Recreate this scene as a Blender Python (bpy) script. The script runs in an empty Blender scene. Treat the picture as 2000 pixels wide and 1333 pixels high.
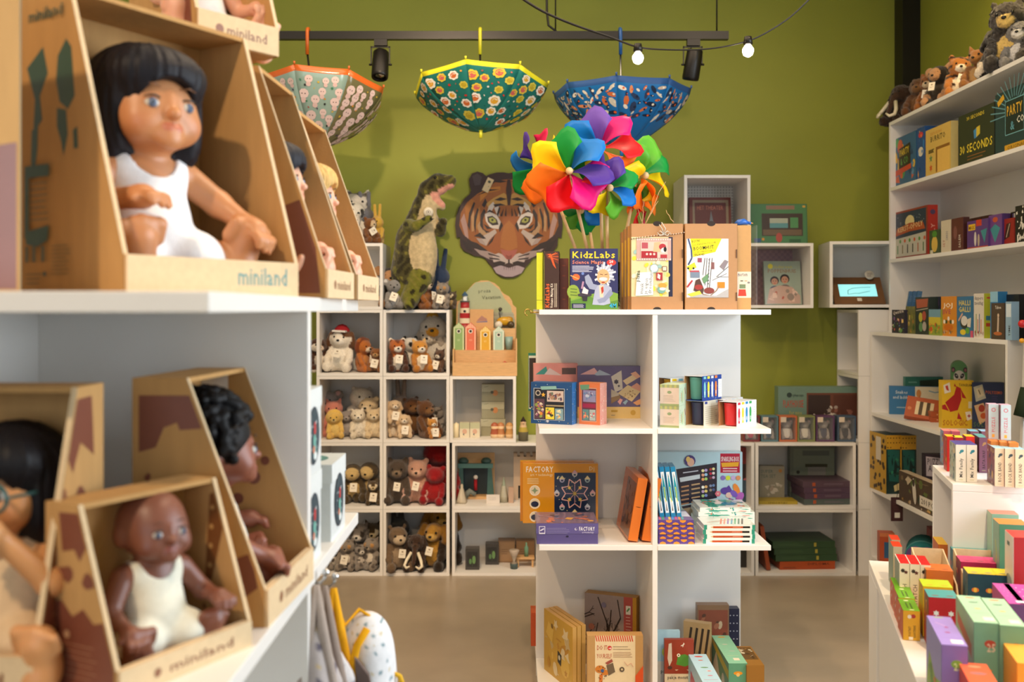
import bpy, math, random
import numpy as np
from mathutils import Vector, Matrix, Euler
random.seed(7)
SC = bpy.context.scene
COL = SC.collection
# ------------------------------------------------------------------ camera
F = 2000*35.0/36.0          # focal length in pixels of the 2000 x 1333 frame
H = 1.44                    # eye height
HY = 605.0                  # horizon row
cam_d = bpy.data.cameras.new('camera'); cam = bpy.data.objects.new('camera', cam_d); COL.objects.link(cam)
cam.location = (0, 0, H); cam.rotation_euler = (math.pi/2, 0, 0)
cam_d.lens = 35; cam_d.sensor_width = 36; cam_d.shift_y = -(666.5-HY)/2000
cam_d.clip_start = .02; cam_d.clip_end = 50
cam_d.dof.use_dof = True; cam_d.dof.focus_distance = 3.1; cam_d.dof.aperture_fstop = 4.0
SC.camera = cam
# ------------------------------------------------------------------ world, lights, exposure
SC.view_settings.view_transform = 'Standard'; SC.view_settings.look = 'None'
SC.view_settings.gamma = 1; SC.view_settings.use_curve_mapping = False
SC.view_settings.exposure = 0.0
SC.cycles.use_denoising = True
SC.cycles.max_bounces = 7; SC.cycles.diffuse_bounces = 4; SC.cycles.glossy_bounces = 3
SC.cycles.transparent_max_bounces = 12; SC.cycles.sample_clamp_indirect = 4
SC.cycles.caustics_reflective = False; SC.cycles.caustics_refractive = False
wd = bpy.data.worlds.new('world'); SC.world = wd; wd.use_nodes = True
wd.node_tree.nodes['Background'].inputs[0].default_value = (.80, .90, 1, 1)
wd.node_tree.nodes['Background'].inputs[1].default_value = 1.0
def area(name, loc, target, sx, sy, power, col):
    l = bpy.data.lights.new(name, 'AREA'); l.shape = 'RECTANGLE'; l.size = sx; l.size_y = sy; l.energy = power; l.color = col
    o = bpy.data.objects.new(name, l); COL.objects.link(o); o.location = loc
    o.rotation_euler = (Vector(target)-Vector(loc)).to_track_quat('-Z', 'Y').to_euler(); return o
def spot(name, loc, target, power, ang, blend=.5, col=(1, .78, .52), r=.05):
    l = bpy.data.lights.new(name, 'SPOT'); l.energy = power; l.spot_size = math.radians(ang); l.spot_blend = blend; l.color = col; l.shadow_soft_size = r
    o = bpy.data.objects.new(name, l); COL.objects.link(o); o.location = loc
    o.rotation_euler = (Vector(target)-Vector(loc)).to_track_quat('-Z', 'Y').to_euler(); return o
DAY = (.82, .91, 1.0)
area('window_daylight_side', (2.50, 1.75, 1.9), (-1, 1.95, 1.35), 2.3, 1.8, 112, DAY)   # shop window in the side wall
area('window_daylight_rear', (-.2, -2.95, 1.7), (-.2, 2, 1.4), 3.4, 2.2, 34, DAY)       # glazed shop front behind
WARM = (1, .74, .48)
area('warm_ambient_fill', (-.3, 3.4, 3.55), (-.3, 3.4, 0), 2.6, 2.6, 56, (1, .76, .52))  # added overhead fill for general warmth, no actual fixture
spot('ceiling_spot_tower', (.0, 1.9, 3.3), (.5, 3.7, 1.2), 85, 62, .6, WARM)
spot('ceiling_spot_table', (.9, .9, 3.3), (1.2, 2.3, .8), 190, 56, .6, (1, .74, .46))
spot('ceiling_spot_dolls', (.5, 1.7, 3.3), (-.35, 1.6, 1.5), 70, 55, .6, WARM)
spot('ceiling_spot_wall', (-.4, 3.0, 3.3), (-.25, 5.7, 1.25), 160, 60, .8, WARM)
spot('ceiling_spot_corner', (1.2, 3.4, 3.3), (1.5, 5.6, 1.2), 30, 90, .8, WARM)
spot('ceiling_spot_lamp', (2.15, 4.2, 3.35), (2.33, 4.35, 2.4), 40, 110, .8, (1, .72, .35))
spot('doll_box_fill', (-.9, -.5, 3.2), (-.5, 1.25, 1.45), 130, 60, .7, WARM)  # added warm fill to brighten the camera-left faces of the doll boxes
spot('tower_left_fill', (-.9, 1.5, 3.3), (.25, 3.9, .7), 125, 52, .8, (1, .64, .36))  # added fill warming the tower's left quadrant, stands in for floor bounce
# ------------------------------------------------------------------ helpers
def lin(c):
    if isinstance(c, str):
        c = c.lstrip('#')
        if len(c) == 3: c = ''.join(ch*2 for ch in c)
        c = tuple(int(c[i:i+2], 16)/255 for i in (0, 2, 4))
    return tuple((v/12.92 if v <= .04045 else ((v+.055)/1.055)**2.4) for v in c)
def X(px, d): return (px-1000)/F*d
def Z(py, d): return H-(py-HY)/F*d
def S(px, d): return px/F*d
MATS = {}
def nmat(name, base=(.8,.8,.8), rough=.5, attr=False, noise=0, nscale=30, bump=0, bscale=200, spec=.5, **kw):
    m = bpy.data.materials.new(name); m.use_nodes = True; nt = m.node_tree; b = nt.nodes['Principled BSDF']
    b.inputs['Roughness'].default_value = rough; b.inputs['Specular IOR Level'].default_value = spec
    src = None
    if attr:
        a = nt.nodes.new('ShaderNodeAttribute'); a.attribute_name = 'Col'; src = a.outputs['Color']
    else:
        r = nt.nodes.new('ShaderNodeRGB'); r.outputs[0].default_value = (*base, 1); src = r.outputs[0]
    tc = nt.nodes.new('ShaderNodeTexCoord')
    if noise:
        n = nt.nodes.new('ShaderNodeTexNoise'); n.inputs['Scale'].default_value = nscale; n.inputs['Detail'].default_value = 4
        nt.links.new(tc.outputs['Object'], n.inputs['Vector'])
        if 'stretch' in kw:
            mp = nt.nodes.new('ShaderNodeMapping'); mp.inputs['Scale'].default_value = kw['stretch']
            nt.links.new(tc.outputs['Object'], mp.inputs['Vector']); nt.links.new(mp.outputs[0], n.inputs['Vector'])
        rg = nt.nodes.new('ShaderNodeMapRange'); rg.inputs[1].default_value = .25; rg.inputs[2].default_value = .75
        rg.inputs[3].default_value = 1-noise; rg.inputs[4].default_value = 1+noise
        nt.links.new(n.outputs['Fac'], rg.inputs[0])
        mx = nt.nodes.new('ShaderNodeVectorMath'); mx.operation = 'SCALE'
        nt.links.new(src, mx.inputs[0]); nt.links.new(rg.outputs[0], mx.inputs['Scale']); src = mx.outputs[0]
    nt.links.new(src, b.inputs['Base Color'])
    if bump:
        n2 = nt.nodes.new('ShaderNodeTexNoise'); n2.inputs['Scale'].default_value = bscale; n2.inputs['Detail'].default_value = 3
        nt.links.new(tc.outputs['Object'], n2.inputs['Vector'])
        bp = nt.nodes.new('ShaderNodeBump'); bp.inputs['Strength'].default_value = bump; bp.inputs['Distance'].default_value = .002
        nt.links.new(n2.outputs['Fac'], bp.inputs['Height']); nt.links.new(bp.outputs[0], b.inputs['Normal'])
    for k, v in kw.items():
        if k in b.inputs: b.inputs[k].default_value = v
    MATS[name] = m; return m
nmat('card', attr=True, rough=.42, noise=.03, nscale=60)
nmat('gloss', attr=True, rough=.16, noise=.02, spec=.6)
nmat('plush', attr=True, rough=1, noise=.22, nscale=45, bump=1, bscale=120, spec=.1, **{'Sheen Weight': .35})
nmat('vinyl', attr=True, rough=.42, noise=.03, nscale=20, **{'Subsurface Weight': .12, 'Subsurface Scale': .01})
nmat('cloth', attr=True, rough=.9, noise=.06, nscale=80, bump=.4, bscale=500, spec=.2)
nmat('plastic', attr=True, rough=.3, noise=.02)
nmat('sheet', attr=True, rough=.45, noise=.02, spec=.25, **{'Transmission Weight': 0})
nmat('hair', attr=True, spec=.25, rough=.55, noise=.35, nscale=18, stretch=(14, 14, 1), bump=.5, bscale=90)
nmat('laminate', lin('e9e6e1'), .38, noise=.015, nscale=6)
nmat('kraft', lin('bf935c'), .8, noise=.07, nscale=70, bump=.15, bscale=300, spec=.2, stretch=(1, 1, .15))
nmat('kraft_edge', lin('dcc19a'), .9, noise=.06, nscale=120, spec=.2)
nmat('wood', lin('d3a873'), .55, noise=.14, nscale=25, stretch=(1, 1, 12))
nmat('dowel', lin('e0bd8a'), .5, noise=.08, nscale=40, stretch=(6, 6, 1))
nmat('green_paint', lin('919638'), .55, noise=.05, nscale=2.2, bump=.12, bscale=90, spec=.35)
nmat('white_paint', lin('d9d5cc'), .7, noise=.02, nscale=2)
nmat('concrete', lin('a2937f'), .34, noise=.16, nscale=2.6, bump=.05, bscale=30, spec=.5)
nmat('black_metal', lin('17130f'), .4, noise=.05, Metallic=.2)
nmat('brass', lin('c9a052'), .25, noise=.02, Metallic=1)
nmat('chrome', lin('c8c8c8'), .2, noise=.02, Metallic=1)
nmat('eye_black', lin('0b0908'), .12)
nmat('paper', lin('efe6d6'), .7, noise=.03, nscale=50)
nmat('glass', (1, 1, 1), .05, **{'Transmission Weight': 1, 'IOR': 1.15})
nmat('bulb', lin('fff0d8'), .3, **{'Emission Color': (1, .88, .68, 1), 'Emission Strength': 9})
nmat('screen', lin('9fe6ec'), .2, **{'Emission Color': (*lin('8fe6ee'), 1), 'Emission Strength': .75})
def clear_mat(name, col, alpha, rough=.1):
    m = nmat(name, col, rough); m.node_tree.nodes['Principled BSDF'].inputs['Alpha'].default_value = alpha; return m
clear_mat('film', (.95, .97, 1), .05, .06)
clear_mat('pvc', lin('e8efe6'), .22, .12)
def uname(n): return n
def new_obj(name, mesh, parent=None, mat=None):
    o = bpy.data.objects.new(name, mesh); COL.objects.link(o)
    if mat and mesh is not None and not mesh.materials: mesh.materials.append(MATS[mat])
    if parent is not None: o.parent = parent
    return o
def tag(o, label, cat, group=None, kind=None):
    o['label'] = label; o['category'] = cat
    if group: o['group'] = group
    if kind: o['kind'] = kind
    return o
def empty(name, label, cat, loc=(0,0,0), rz=0, group=None, rot=None):
    o = bpy.data.objects.new(name, None); COL.objects.link(o); o.empty_display_size = .05
    o.location = loc; o.rotation_euler = rot if rot else (0, 0, rz)
    if label: tag(o, label, cat, group)
    return o
def copy_tree(o, parent=None):
    c = o.copy(); COL.objects.link(c); c.parent = parent
    for ch in list(o.children): copy_tree(ch, c)
    return c
class MB:
    def __init__(s): s.v = []; s.f = []; s.c = []; s.sm = []
    def add(s, vs, fs, col='fff', smooth=False):
        n = len(s.v); s.v += [tuple(v) for v in vs]; s.f += [tuple(i+n for i in f) for f in fs]
        if not isinstance(col, list): col = [lin(col) if isinstance(col, str) else col]*len(fs)
        s.c += col; s.sm += [smooth]*len(fs); return s
    def box(s, x0, x1, y0, y1, z0, z1, col='fff', cols=None):
        v = [(x0,y0,z0),(x1,y0,z0),(x1,y1,z0),(x0,y1,z0),(x0,y0,z1),(x1,y0,z1),(x1,y1,z1),(x0,y1,z1)]
        f = [(0,1,5,4),(1,2,6,5),(2,3,7,6),(3,0,4,7),(4,5,6,7),(3,2,1,0)]   # front right back left top bottom
        if cols: col = [lin(c) for c in cols]
        return s.add(v, f, col)
    def prism(s, pts, n0, n1, axis='x', col='fff'):
        # pts: 2D polygon (ccw); extruded along axis
        def P(a, p):
            return (a, p[0], p[1]) if axis == 'x' else ((p[0], a, p[1]) if axis == 'y' else (p[0], p[1], a))
        k = len(pts); v = [P(n0, p) for p in pts]+[P(n1, p) for p in pts]
        f = [tuple(range(k)), tuple(range(2*k-1, k-1, -1))]+[(i, i+k, (i+1) % k+k, (i+1) % k) for i in range(k)]
        return s.add(v, f, col)
    def tube(s, pts, r, n=8, col='fff', cap=True, smooth=True):
        pts = [Vector(p) for p in pts]; rs = r if isinstance(r, (list, tuple)) else [r]*len(pts)
        v = []; f = []; up = None
        for i, p in enumerate(pts):
            t = (pts[min(i+1, len(pts)-1)]-pts[max(i-1, 0)]).normalized()
            if up is None:
                up = Vector((0, 0, 1)) if abs(t.z) < .9 else Vector((1, 0, 0))
            a = t.cross(up).normalized(); b = a.cross(t).normalized(); up = b
            for j in range(n):
                an = 2*math.pi*j/n; v.append(p+a*math.cos(an)*rs[i]+b*math.sin(an)*rs[i])
        for i in range(len(pts)-1):
            for j in range(n):
                f.append((i*n+j, i*n+(j+1) % n, (i+1)*n+(j+1) % n, (i+1)*n+j))
        if cap: f += [tuple(range(n-1, -1, -1)), tuple(range((len(pts)-1)*n, len(pts)*n))]
        return s.add(v, f, col, smooth)
    def lathe(s, prof, n=16, col='fff', c=(0, 0, 0), smooth=True):
        v = []; f = []; k = len(prof)
        for j in range(n):
            an = 2*math.pi*j/n
            for r, z in prof: v.append((c[0]+r*math.cos(an), c[1]+r*math.sin(an), c[2]+z))
        for j in range(n):
            for i in range(k-1):
                f.append((j*k+i, ((j+1) % n)*k+i, ((j+1) % n)*k+i+1, j*k+i+1))
        if isinstance(col, list):
            cl = []
            for j in range(n): cl += [lin(q) for q in col]
            return s.add(v, f, cl, smooth)
        return s.add(v, f, col, smooth)
    def ball(s, c, r, n=8, col='fff', sq=(1, 1, 1)):
        v = []; f = []; m = max(4, n//2+1)
        for i in range(m+1):
            th = math.pi*i/m
            for j in range(n):
                ph = 2*math.pi*j/n
                v.append((c[0]+r*sq[0]*math.sin(th)*math.cos(ph), c[1]+r*sq[1]*math.sin(th)*math.sin(ph), c[2]+r*sq[2]*math.cos(th)))
        for i in range(m):
            for j in range(n): f.append((i*n+j, (i+1)*n+j, (i+1)*n+(j+1) % n, i*n+(j+1) % n))
        return s.add(v, f, col, True)
    def mesh(s, name):
        me = bpy.data.meshes.new(name); me.from_pydata(s.v, [], s.f)
        ca = me.color_attributes.new('Col', 'FLOAT_COLOR', 'CORNER')
        arr = np.ones((len(me.loops), 4), np.float32); i = 0
        for f, c in zip(s.f, s.c):
            arr[i:i+len(f), :3] = c; i += len(f)
        ca.data.foreach_set('color', arr.ravel())
        me.polygons.foreach_set('use_smooth', s.sm); me.update(); return me
    def build(s, name, mat, parent=None):
        return new_obj(name, s.mesh(name), parent, mat)
# ---- glyphs of the built-in font, one mesh per character, for printed lettering
GL = {}
def make_glyphs():
    chars = "ABCDEFGHIJKLMNOPQRSTUVWXYZabcdefghijklmnopqrstuvwxyz0123456789&+-'.!"
    tmp = []
    for bold in (0, 1):
        for ch in chars:
            cu = bpy.data.curves.new('t', 'FONT'); cu.body = ch; cu.resolution_u = 1; cu.offset = .014 if bold else 0
            o = bpy.data.objects.new('t', cu); COL.objects.link(o); tmp.append((ch, bold, o))
    dg = bpy.context.evaluated_depsgraph_get()
    for ch, bold, o in tmp:
        me = o.evaluated_get(dg).to_mesh()
        vs = [(v.co.x, v.co.y) for v in me.vertices]; fs = [tuple(p.vertices) for p in me.polygons]
        GL[ch, bold] = (vs, fs, max([v[0] for v in vs] or [.3])); o.evaluated_get(dg).to_mesh_clear()
    for ch, bold, o in tmp:
        cu = o.data; bpy.data.objects.remove(o); bpy.data.curves.remove(cu)
make_glyphs()
EPS = .00004
class Art:
    """flat print on a face of w x h metres; coordinates in percent, origin at the top left"""
    def __init__(s, w, h): s.w = w; s.h = h; s.items = []
    def P(s, x, y): return (x/100*s.w, (1-y/100)*s.h)
    def poly(s, pts, col): s.items.append(([s.P(*p) for p in pts], [tuple(range(len(pts)))], lin(col))); return s
    def r(s, x0, y0, x1, y1, col): return s.poly([(x0, y1), (x1, y1), (x1, y0), (x0, y0)], col)
    def e(s, cx, cy, rx, ry, col, n=14, rot=0):     # radii in percent of the shorter side
        m = min(s.w, s.h)/100; c = s.P(cx, cy); cr, sr = math.cos(rot), math.sin(rot); pts = []
        for i in range(n):
            a = 2*math.pi*i/n; u = rx*m*math.cos(a); v = ry*m*math.sin(a); pts.append((c[0]+u*cr-v*sr, c[1]+u*sr+v*cr))
        s.items.append((pts, [tuple(range(n))], lin(col))); return s
    def c(s, cx, cy, r, col, n=14): return s.e(cx, cy, r, r, col, n)
    def star(s, cx, cy, r, col, k=5, ratio=.45, rot=0):
        m = min(s.w, s.h)/100; c = s.P(cx, cy); pts = []
        for i in range(2*k):
            a = rot+math.pi/2+math.pi*i/k; q = r*m*(1 if i % 2 == 0 else ratio); pts.append((c[0]+q*math.cos(a), c[1]+q*math.sin(a)))
        s.items.append((pts, [tuple(range(2*k))], lin(col))); return s
    def l(s, x0, y0, x1, y1, wd, col):               # width in percent of the shorter side
        a = Vector(s.P(x0, y0)); b = Vector(s.P(x1, y1)); t = b-a
        if t.length == 0: return s
        n = Vector((-t.y, t.x)).normalized()*wd*min(s.w, s.h)/200
        s.items.append(([tuple(a-n), tuple(b-n), tuple(b+n), tuple(a+n)], [(0, 1, 2, 3)], lin(col))); return s
    def pl(s, pts, wd, col):
        for a, b in zip(pts, pts[1:]): s.l(*a, *b, wd, col)
        return s
    def frame(s, x0, y0, x1, y1, wd, col): return s.pl([(x0, y0), (x1, y0), (x1, y1), (x0, y1), (x0, y0)], wd, col)
    def t(s, x, y, size, txt, col, bold=1, rot=0, wide=None, mid=False):
        # x, y: left end of the baseline (or its middle); size in percent of h; wide: total width in percent of w
        sz = size/100*(s.w if abs(rot) > .8 else s.h)*1.35; vs = []; fs = []; cur = 0
        for ch in txt:
            if ch == ' ': cur += .32; continue
            g = GL.get((ch, bold))
            if not g: cur += .3; continue
            n = len(vs); vs += [(vx+cur, vy) for vx, vy in g[0]]; fs += [tuple(i+n for i in f) for f in g[1]]; cur += g[2]+.06
        if not vs: return s
        sx = sz if wide is None else wide/100*(s.h if abs(rot) > .8 else s.w)/cur
        off = -cur/2 if mid else 0; c = s.P(x, y); cr, sr = math.cos(rot), math.sin(rot); pts = []
        for vx, vy in vs:
            u = (vx+off)*sx; v = vy*sz; pts.append((c[0]+u*cr-v*sr, c[1]+u*sr+v*cr))
        s.items.append((pts, fs, lin(col))); return s
    def lines(s, x0, y0, x1, y1, n, col, wd=1.2, jit=.25, rnd=random.Random(3)):
        for i in range(n):
            y = y0+(y1-y0)*i/max(1, n-1); s.l(x0, y, x1-(x1-x0)*jit*rnd.random(), y, wd, col)
        return s
    def flower(s, cx, cy, r, pc, cc, k=6):
        m = min(s.w, s.h)
        for i in range(k):
            a = 2*math.pi*i/k; s.c(cx+math.cos(a)*r*.6*m/s.w, cy+math.sin(a)*r*.6*m/s.h, r*.45, pc, 8)
        return s.c(cx, cy, r*.4, cc, 8)
    def busy(s, seed, pal, n=26, x0=0, y0=0, x1=100, y1=100, rmin=4, rmax=14):
        rd = random.Random(seed)
        for i in range(n):
            x = rd.uniform(x0+3, x1-3); y = rd.uniform(y0+3, y1-3); r = rd.uniform(rmin, rmax); c = rd.choice(pal); k = rd.random()
            mx = min(x-x0, x1-x, y-y0, y1-y)*max(1, 1); r = min(r, max(2, mx))
            if k < .35: s.e(x, y, r, r*rd.uniform(.4, 1), c, 9, rd.random()*3)
            elif k < .6: s.star(x, y, r, c, rd.choice((3, 4, 5)), .5, rd.random()*3)
            elif k < .85:
                a = rd.random()*6; s.poly([(x+r*math.cos(a+q)*.8, y+r*math.sin(a+q)) for q in (0, 2.0, 3.4, 4.9)], c)
            else: s.l(x-r*.8, y, x+r*.8, y+rd.uniform(-r, r)*.7, 2.2, c)
        return s
    def person(s, cx, cy, r, skin, hair, shirt):
        s.e(cx, cy+r*1.9, r*1.3, r*1.1, shirt); s.c(cx, cy-r*.1, r*1.08, hair); s.e(cx, cy+r*.12, r*.8, r*.85, skin)
        s.c(cx-r*.3, cy, r*.12, '221', 6); s.c(cx+r*.3, cy, r*.12, '221', 6); s.l(cx-r*.25, cy+r*.45, cx+r*.25, cy+r*.45, r*.14, 'a33'); return s
    def clip(s, poly):
        """keep what lies inside a convex outline given in percent"""
        C = [s.P(*p) for p in poly]; ar = sum(C[i][0]*C[(i+1) % len(C)][1]-C[(i+1) % len(C)][0]*C[i][1] for i in range(len(C)))
        if ar < 0: C = C[::-1]
        out = []
        for pts, fs, col in s.items:
            for f in fs:
                q = [pts[i] for i in f]
                for i in range(len(C)):
                    a, b = C[i], C[(i+1) % len(C)]
                    def side(p): return (b[0]-a[0])*(p[1]-a[1])-(b[1]-a[1])*(p[0]-a[0])
                    n = []
                    for j in range(len(q)):
                        p0, p1 = q[j], q[(j+1) % len(q)]; s0, s1 = side(p0), side(p1)
                        if s0 >= 0: n.append(p0)
                        if s0*s1 < 0: t = s0/(s0-s1); n.append((p0[0]+(p1[0]-p0[0])*t, p0[1]+(p1[1]-p0[1])*t))
                    q = n
                    if len(q) < 3: break
                if len(q) >= 3: out.append((q, [tuple(range(len(q)))], col))
        s.items = out; return s
    def mesh(s, name, o, u, v, base=.00025, fn=None):
        """o: corner of the face (bottom left), u, v: unit vectors"""
        o = Vector(o); u = Vector(u); v = Vector(v); n = u.cross(v); mb = MB(); h = base
        for pts, fs, col in s.items:
            mb.add([(o+u*p[0]+v*p[1]+n*h) for p in pts] if fn is None else [fn(p[0], p[1], h) for p in pts], fs, col); h += EPS
        return mb.mesh(name)
FACES = {'front': lambda w, d, h: ((-w/2, -d/2, 0), (1, 0, 0), (0, 0, 1), w, h), 'back': lambda w, d, h: ((w/2, d/2, 0), (-1, 0, 0), (0, 0, 1), w, h),
         'right': lambda w, d, h: ((w/2, -d/2, 0), (0, 1, 0), (0, 0, 1), d, h), 'left': lambda w, d, h: ((-w/2, d/2, 0), (0, -1, 0), (0, 0, 1), d, h),
         'top': lambda w, d, h: ((-w/2, -d/2, h), (1, 0, 0), (0, 1, 0), w, d)}
def carton(name, label, cat, loc, size, col, rz=0, prints=None, cols=None, mat='card', group=None, rot=None, lid=None, tabs=None):
    """a printed cardboard box: body, an optional lid line, and prints on its faces. col or cols (front right back left top bottom)"""
    w, d, h = size; b = .0012
    mb = MB()
    cl = [lin(c) for c in (cols or [col]*6)]
    # body with slim bevelled vertical edges so that it catches light like folded card
    x, y = w/2, d/2
    ring = [(-x+b, -y), (x-b, -y), (x, -y+b), (x, y-b), (x-b, y), (-x+b, y), (-x, y-b), (-x, -y+b)]
    n = 8; v = [(p[0], p[1], 0) for p in ring]+[(p[0], p[1], h) for p in ring]
    fc = [cl[0], cl[0], cl[1], cl[1], cl[2], cl[2], cl[3], cl[3]]
    mb.add(v, [(i, (i+1) % n, (i+1) % n+n, i+n) for i in range(n)], fc)
    mb.add(v, [tuple(range(n, 2*n)), tuple(range(n-1, -1, -1))], [cl[4], cl[5]])
    o = mb.build(name, mat); o.location = loc; o.rotation_euler = rot if rot else (0, 0, rz)
    tag(o, label, cat, group)
    if lid:      # (z of the seam, colour): the lid stands a millimetre proud of the tray
        z0, lc = lid; e = .0012
        m2 = MB().box(-x-e, x+e, -y-e, y+e, z0, h+e, lc); m2.build('lid', mat, o)
    for face, fn in (prints or {}).items():
        org, u, vv, fw, fh = FACES[face](w, d, h); a = Art(fw, fh)
        if not lid: a.items.append(([a.P(.5, 99.5), a.P(99.5, 99.5), a.P(99.5, .5), a.P(.5, .5)], [(0, 1, 2, 3)], cl[{'front': 0, 'right': 1, 'back': 2, 'left': 3, 'top': 4}[face]]))
        fn(a)
        if a.items: new_obj(face+'_print', a.mesh(face+'_print', org, u, vv, .0016 if lid else .00025), o, mat)
    return o
def boards(name, label, cat, parts, loc=(0,0,0), rz=0, mat='laminate', bevel=0, group=None):
    r = empty(name, label, cat, loc, rz, group)
    for pn, *b in parts:
        m = mat
        if isinstance(b[-1], str): m = b.pop()
        o = MB().box(*b).build(pn, m, r)
        if bevel:
            q = o.modifiers.new('bevel', 'BEVEL'); q.width = bevel; q.segments = 2
    return r
def struct(o): o['kind'] = 'structure'; return o
# ---- smooth bodies: rounded shapes blended together (distance field + surface nets)
def sdf_eval(pr, P):
    k = pr[0]
    if k == 'c':
        a = np.array(pr[1]); b = np.array(pr[2]); ab = b-a; t = np.clip(((P-a)@ab)/max(ab@ab, 1e-12), 0, 1)
        return np.linalg.norm(P-a-t[..., None]*ab, axis=-1)-(pr[3]+(pr[4]-pr[3])*t)
    c = np.array(pr[1]); r = np.array(pr[2] if hasattr(pr[2], '__len__') else (pr[2],)*3, float)
    Q = P-c
    if len(pr) > 4 and pr[4] is not None: Q = Q@np.array(Euler(pr[4]).to_matrix())
    k0 = np.linalg.norm(Q/r, axis=-1); k1 = np.linalg.norm(Q/(r*r), axis=-1)
    return k0*(k0-1)/np.maximum(k1, 1e-9)
def sdf_bounds(pr):
    if pr[0] == 'c':
        a = np.array(pr[1]); b = np.array(pr[2]); r = max(pr[3], pr[4]); return np.minimum(a, b)-r, np.maximum(a, b)+r
    c = np.array(pr[1]); r = np.array(pr[2] if hasattr(pr[2], '__len__') else (pr[2],)*3, float)
    if len(pr) > 4 and pr[4] is not None: r = np.full(3, r.max())
    return c-r, c+r
def pcol(pr): return pr[5] if pr[0] == 'c' else pr[3]
def sdf_mesh(name, prims, res, k=.02, post=None, paints=(), fuzz=0, mat=None, recolor=None):
    """prims: ('c', a, b, ra, rb, colour) or ('e', centre, radii, colour[, rotation])"""
    ks = [k(i) for i in range(len(prims))] if callable(k) else [k]*len(prims); k = max(ks)
    bs = [sdf_bounds(p) for p in prims]; lo = np.min([b[0] for b in bs], 0)-res*2.5-k*.3; hi = np.max([b[1] for b in bs], 0)+res*2.5+k*.3
    n = np.ceil((hi-lo)/res).astype(int)+1
    f = np.full(n, 1e3); ax = [lo[i]+np.arange(n[i])*res for i in range(3)]
    for kp, p, (a, b) in zip(ks, prims, bs):
        i0 = np.maximum(0, np.floor((a-lo-k*1.2-res*2)/res).astype(int)); i1 = np.minimum(n, np.ceil((b-lo+k*1.2+res*2)/res).astype(int)+1)
        g = np.stack(np.meshgrid(ax[0][i0[0]:i1[0]], ax[1][i0[1]:i1[1]], ax[2][i0[2]:i1[2]], indexing='ij'), -1)
        d = sdf_eval(p, g); sl = tuple(slice(i0[q], i1[q]) for q in range(3)); e = f[sl]
        hh = np.clip(.5+.5*(e-d)/kp, 0, 1); f[sl] = np.where(e > 100, d, e*(1-hh)+d*hh-kp*hh*(1-hh))
    if post is not None:
        g = np.stack(np.meshgrid(*ax, indexing='ij'), -1); f = post(g, f)
    V, Q = surf_nets(f, lo, res)
    VC = V
    D = np.stack([sdf_eval(p, V) for p in prims], 0); idx = D.argmin(0)
    pal = np.array([lin(pcol(p)) if isinstance(pcol(p), str) else pcol(p) for p in prims]); C = pal[idx]
    for c, r, cc in paints:
        r3 = np.array(r if hasattr(r, '__len__') else (r,)*3, float)
        C[np.linalg.norm((V-np.array(c))/r3, axis=-1) < 1] = lin(cc)
    if recolor is not None: C = recolor(V, C)
    if fuzz:
        rs = np.random.RandomState(len(V)); V = V+rs.normal(0, fuzz, V.shape)
    me = bpy.data.meshes.new(name); me.from_pydata(V.tolist(), [], Q.tolist())
    ca = me.color_attributes.new('Col', 'FLOAT_COLOR', 'POINT'); ca.data.foreach_set('color', np.c_[C, np.ones(len(C))].astype(np.float32).ravel())
    me.polygons.foreach_set('use_smooth', [True]*len(Q)); me.update()
    if mat: me.materials.append(MATS[mat])
    return me
def surf_nets(f, lo, res):
    n = np.array(f.shape); c = n-1
    ins = f < 0
    corners = [(i, j, k) for i in (0, 1) for j in (0, 1) for k in (0, 1)]
    def sub(a, o): return a[o[0]:o[0]+c[0], o[1]:o[1]+c[1], o[2]:o[2]+c[2]]
    cnt = sum(sub(ins, o).astype(np.int8) for o in corners); act = (cnt > 0) & (cnt < 8)
    I = np.argwhere(act); ids = np.full(c, -1, int); ids[act] = np.arange(len(I))
    acc = np.zeros((len(I), 3)); num = np.zeros(len(I))
    for o in corners:
        for a in range(3):
            if o[a]: continue
            o2 = list(o); o2[a] = 1
            fa = f[I[:, 0]+o[0], I[:, 1]+o[1], I[:, 2]+o[2]]; fb = f[I[:, 0]+o2[0], I[:, 1]+o2[1], I[:, 2]+o2[2]]
            m = (fa < 0) != (fb < 0); t = np.where(m, fa/np.where(fa == fb, 1, fa-fb), 0)
            p = np.tile(np.array(o, float), (len(I), 1)); p[:, a] += t; acc += p*m[:, None]; num += m
    V = lo+(I+acc/np.maximum(num, 1)[:, None])*res
    Q = []
    for a in range(3):
        b, d = (a+1) % 3, (a+2) % 3
        s0 = [slice(None)]*3; s1 = [slice(None)]*3; s0[a] = slice(0, -1); s1[a] = slice(1, None)
        A = ins[tuple(s0)]; B = ins[tuple(s1)]
        E = np.argwhere(A != B)
        E = E[(E[:, b] > 0) & (E[:, d] > 0) & (E[:, b] < n[b]-1) & (E[:, d] < n[d]-1)]
        if not len(E): continue
        def cell(db, dd):
            q = E.copy(); q[:, b] -= db; q[:, d] -= dd; return ids[q[:, 0], q[:, 1], q[:, 2]]
        q = np.stack([cell(1, 1), cell(0, 1), cell(0, 0), cell(1, 0)], 1)
        flip = ~A[E[:, 0], E[:, 1], E[:, 2]]; q[flip] = q[flip][:, ::-1]; Q.append(q)
    return V, np.concatenate(Q)
def sphere_mesh(name, r=1, n=10, mat='eye_black', col='111'):
    me = MB().ball((0, 0, 0), r, n, col).mesh(name); me.materials.append(MATS[mat]); return me
EYE = sphere_mesh('eye')
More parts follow.
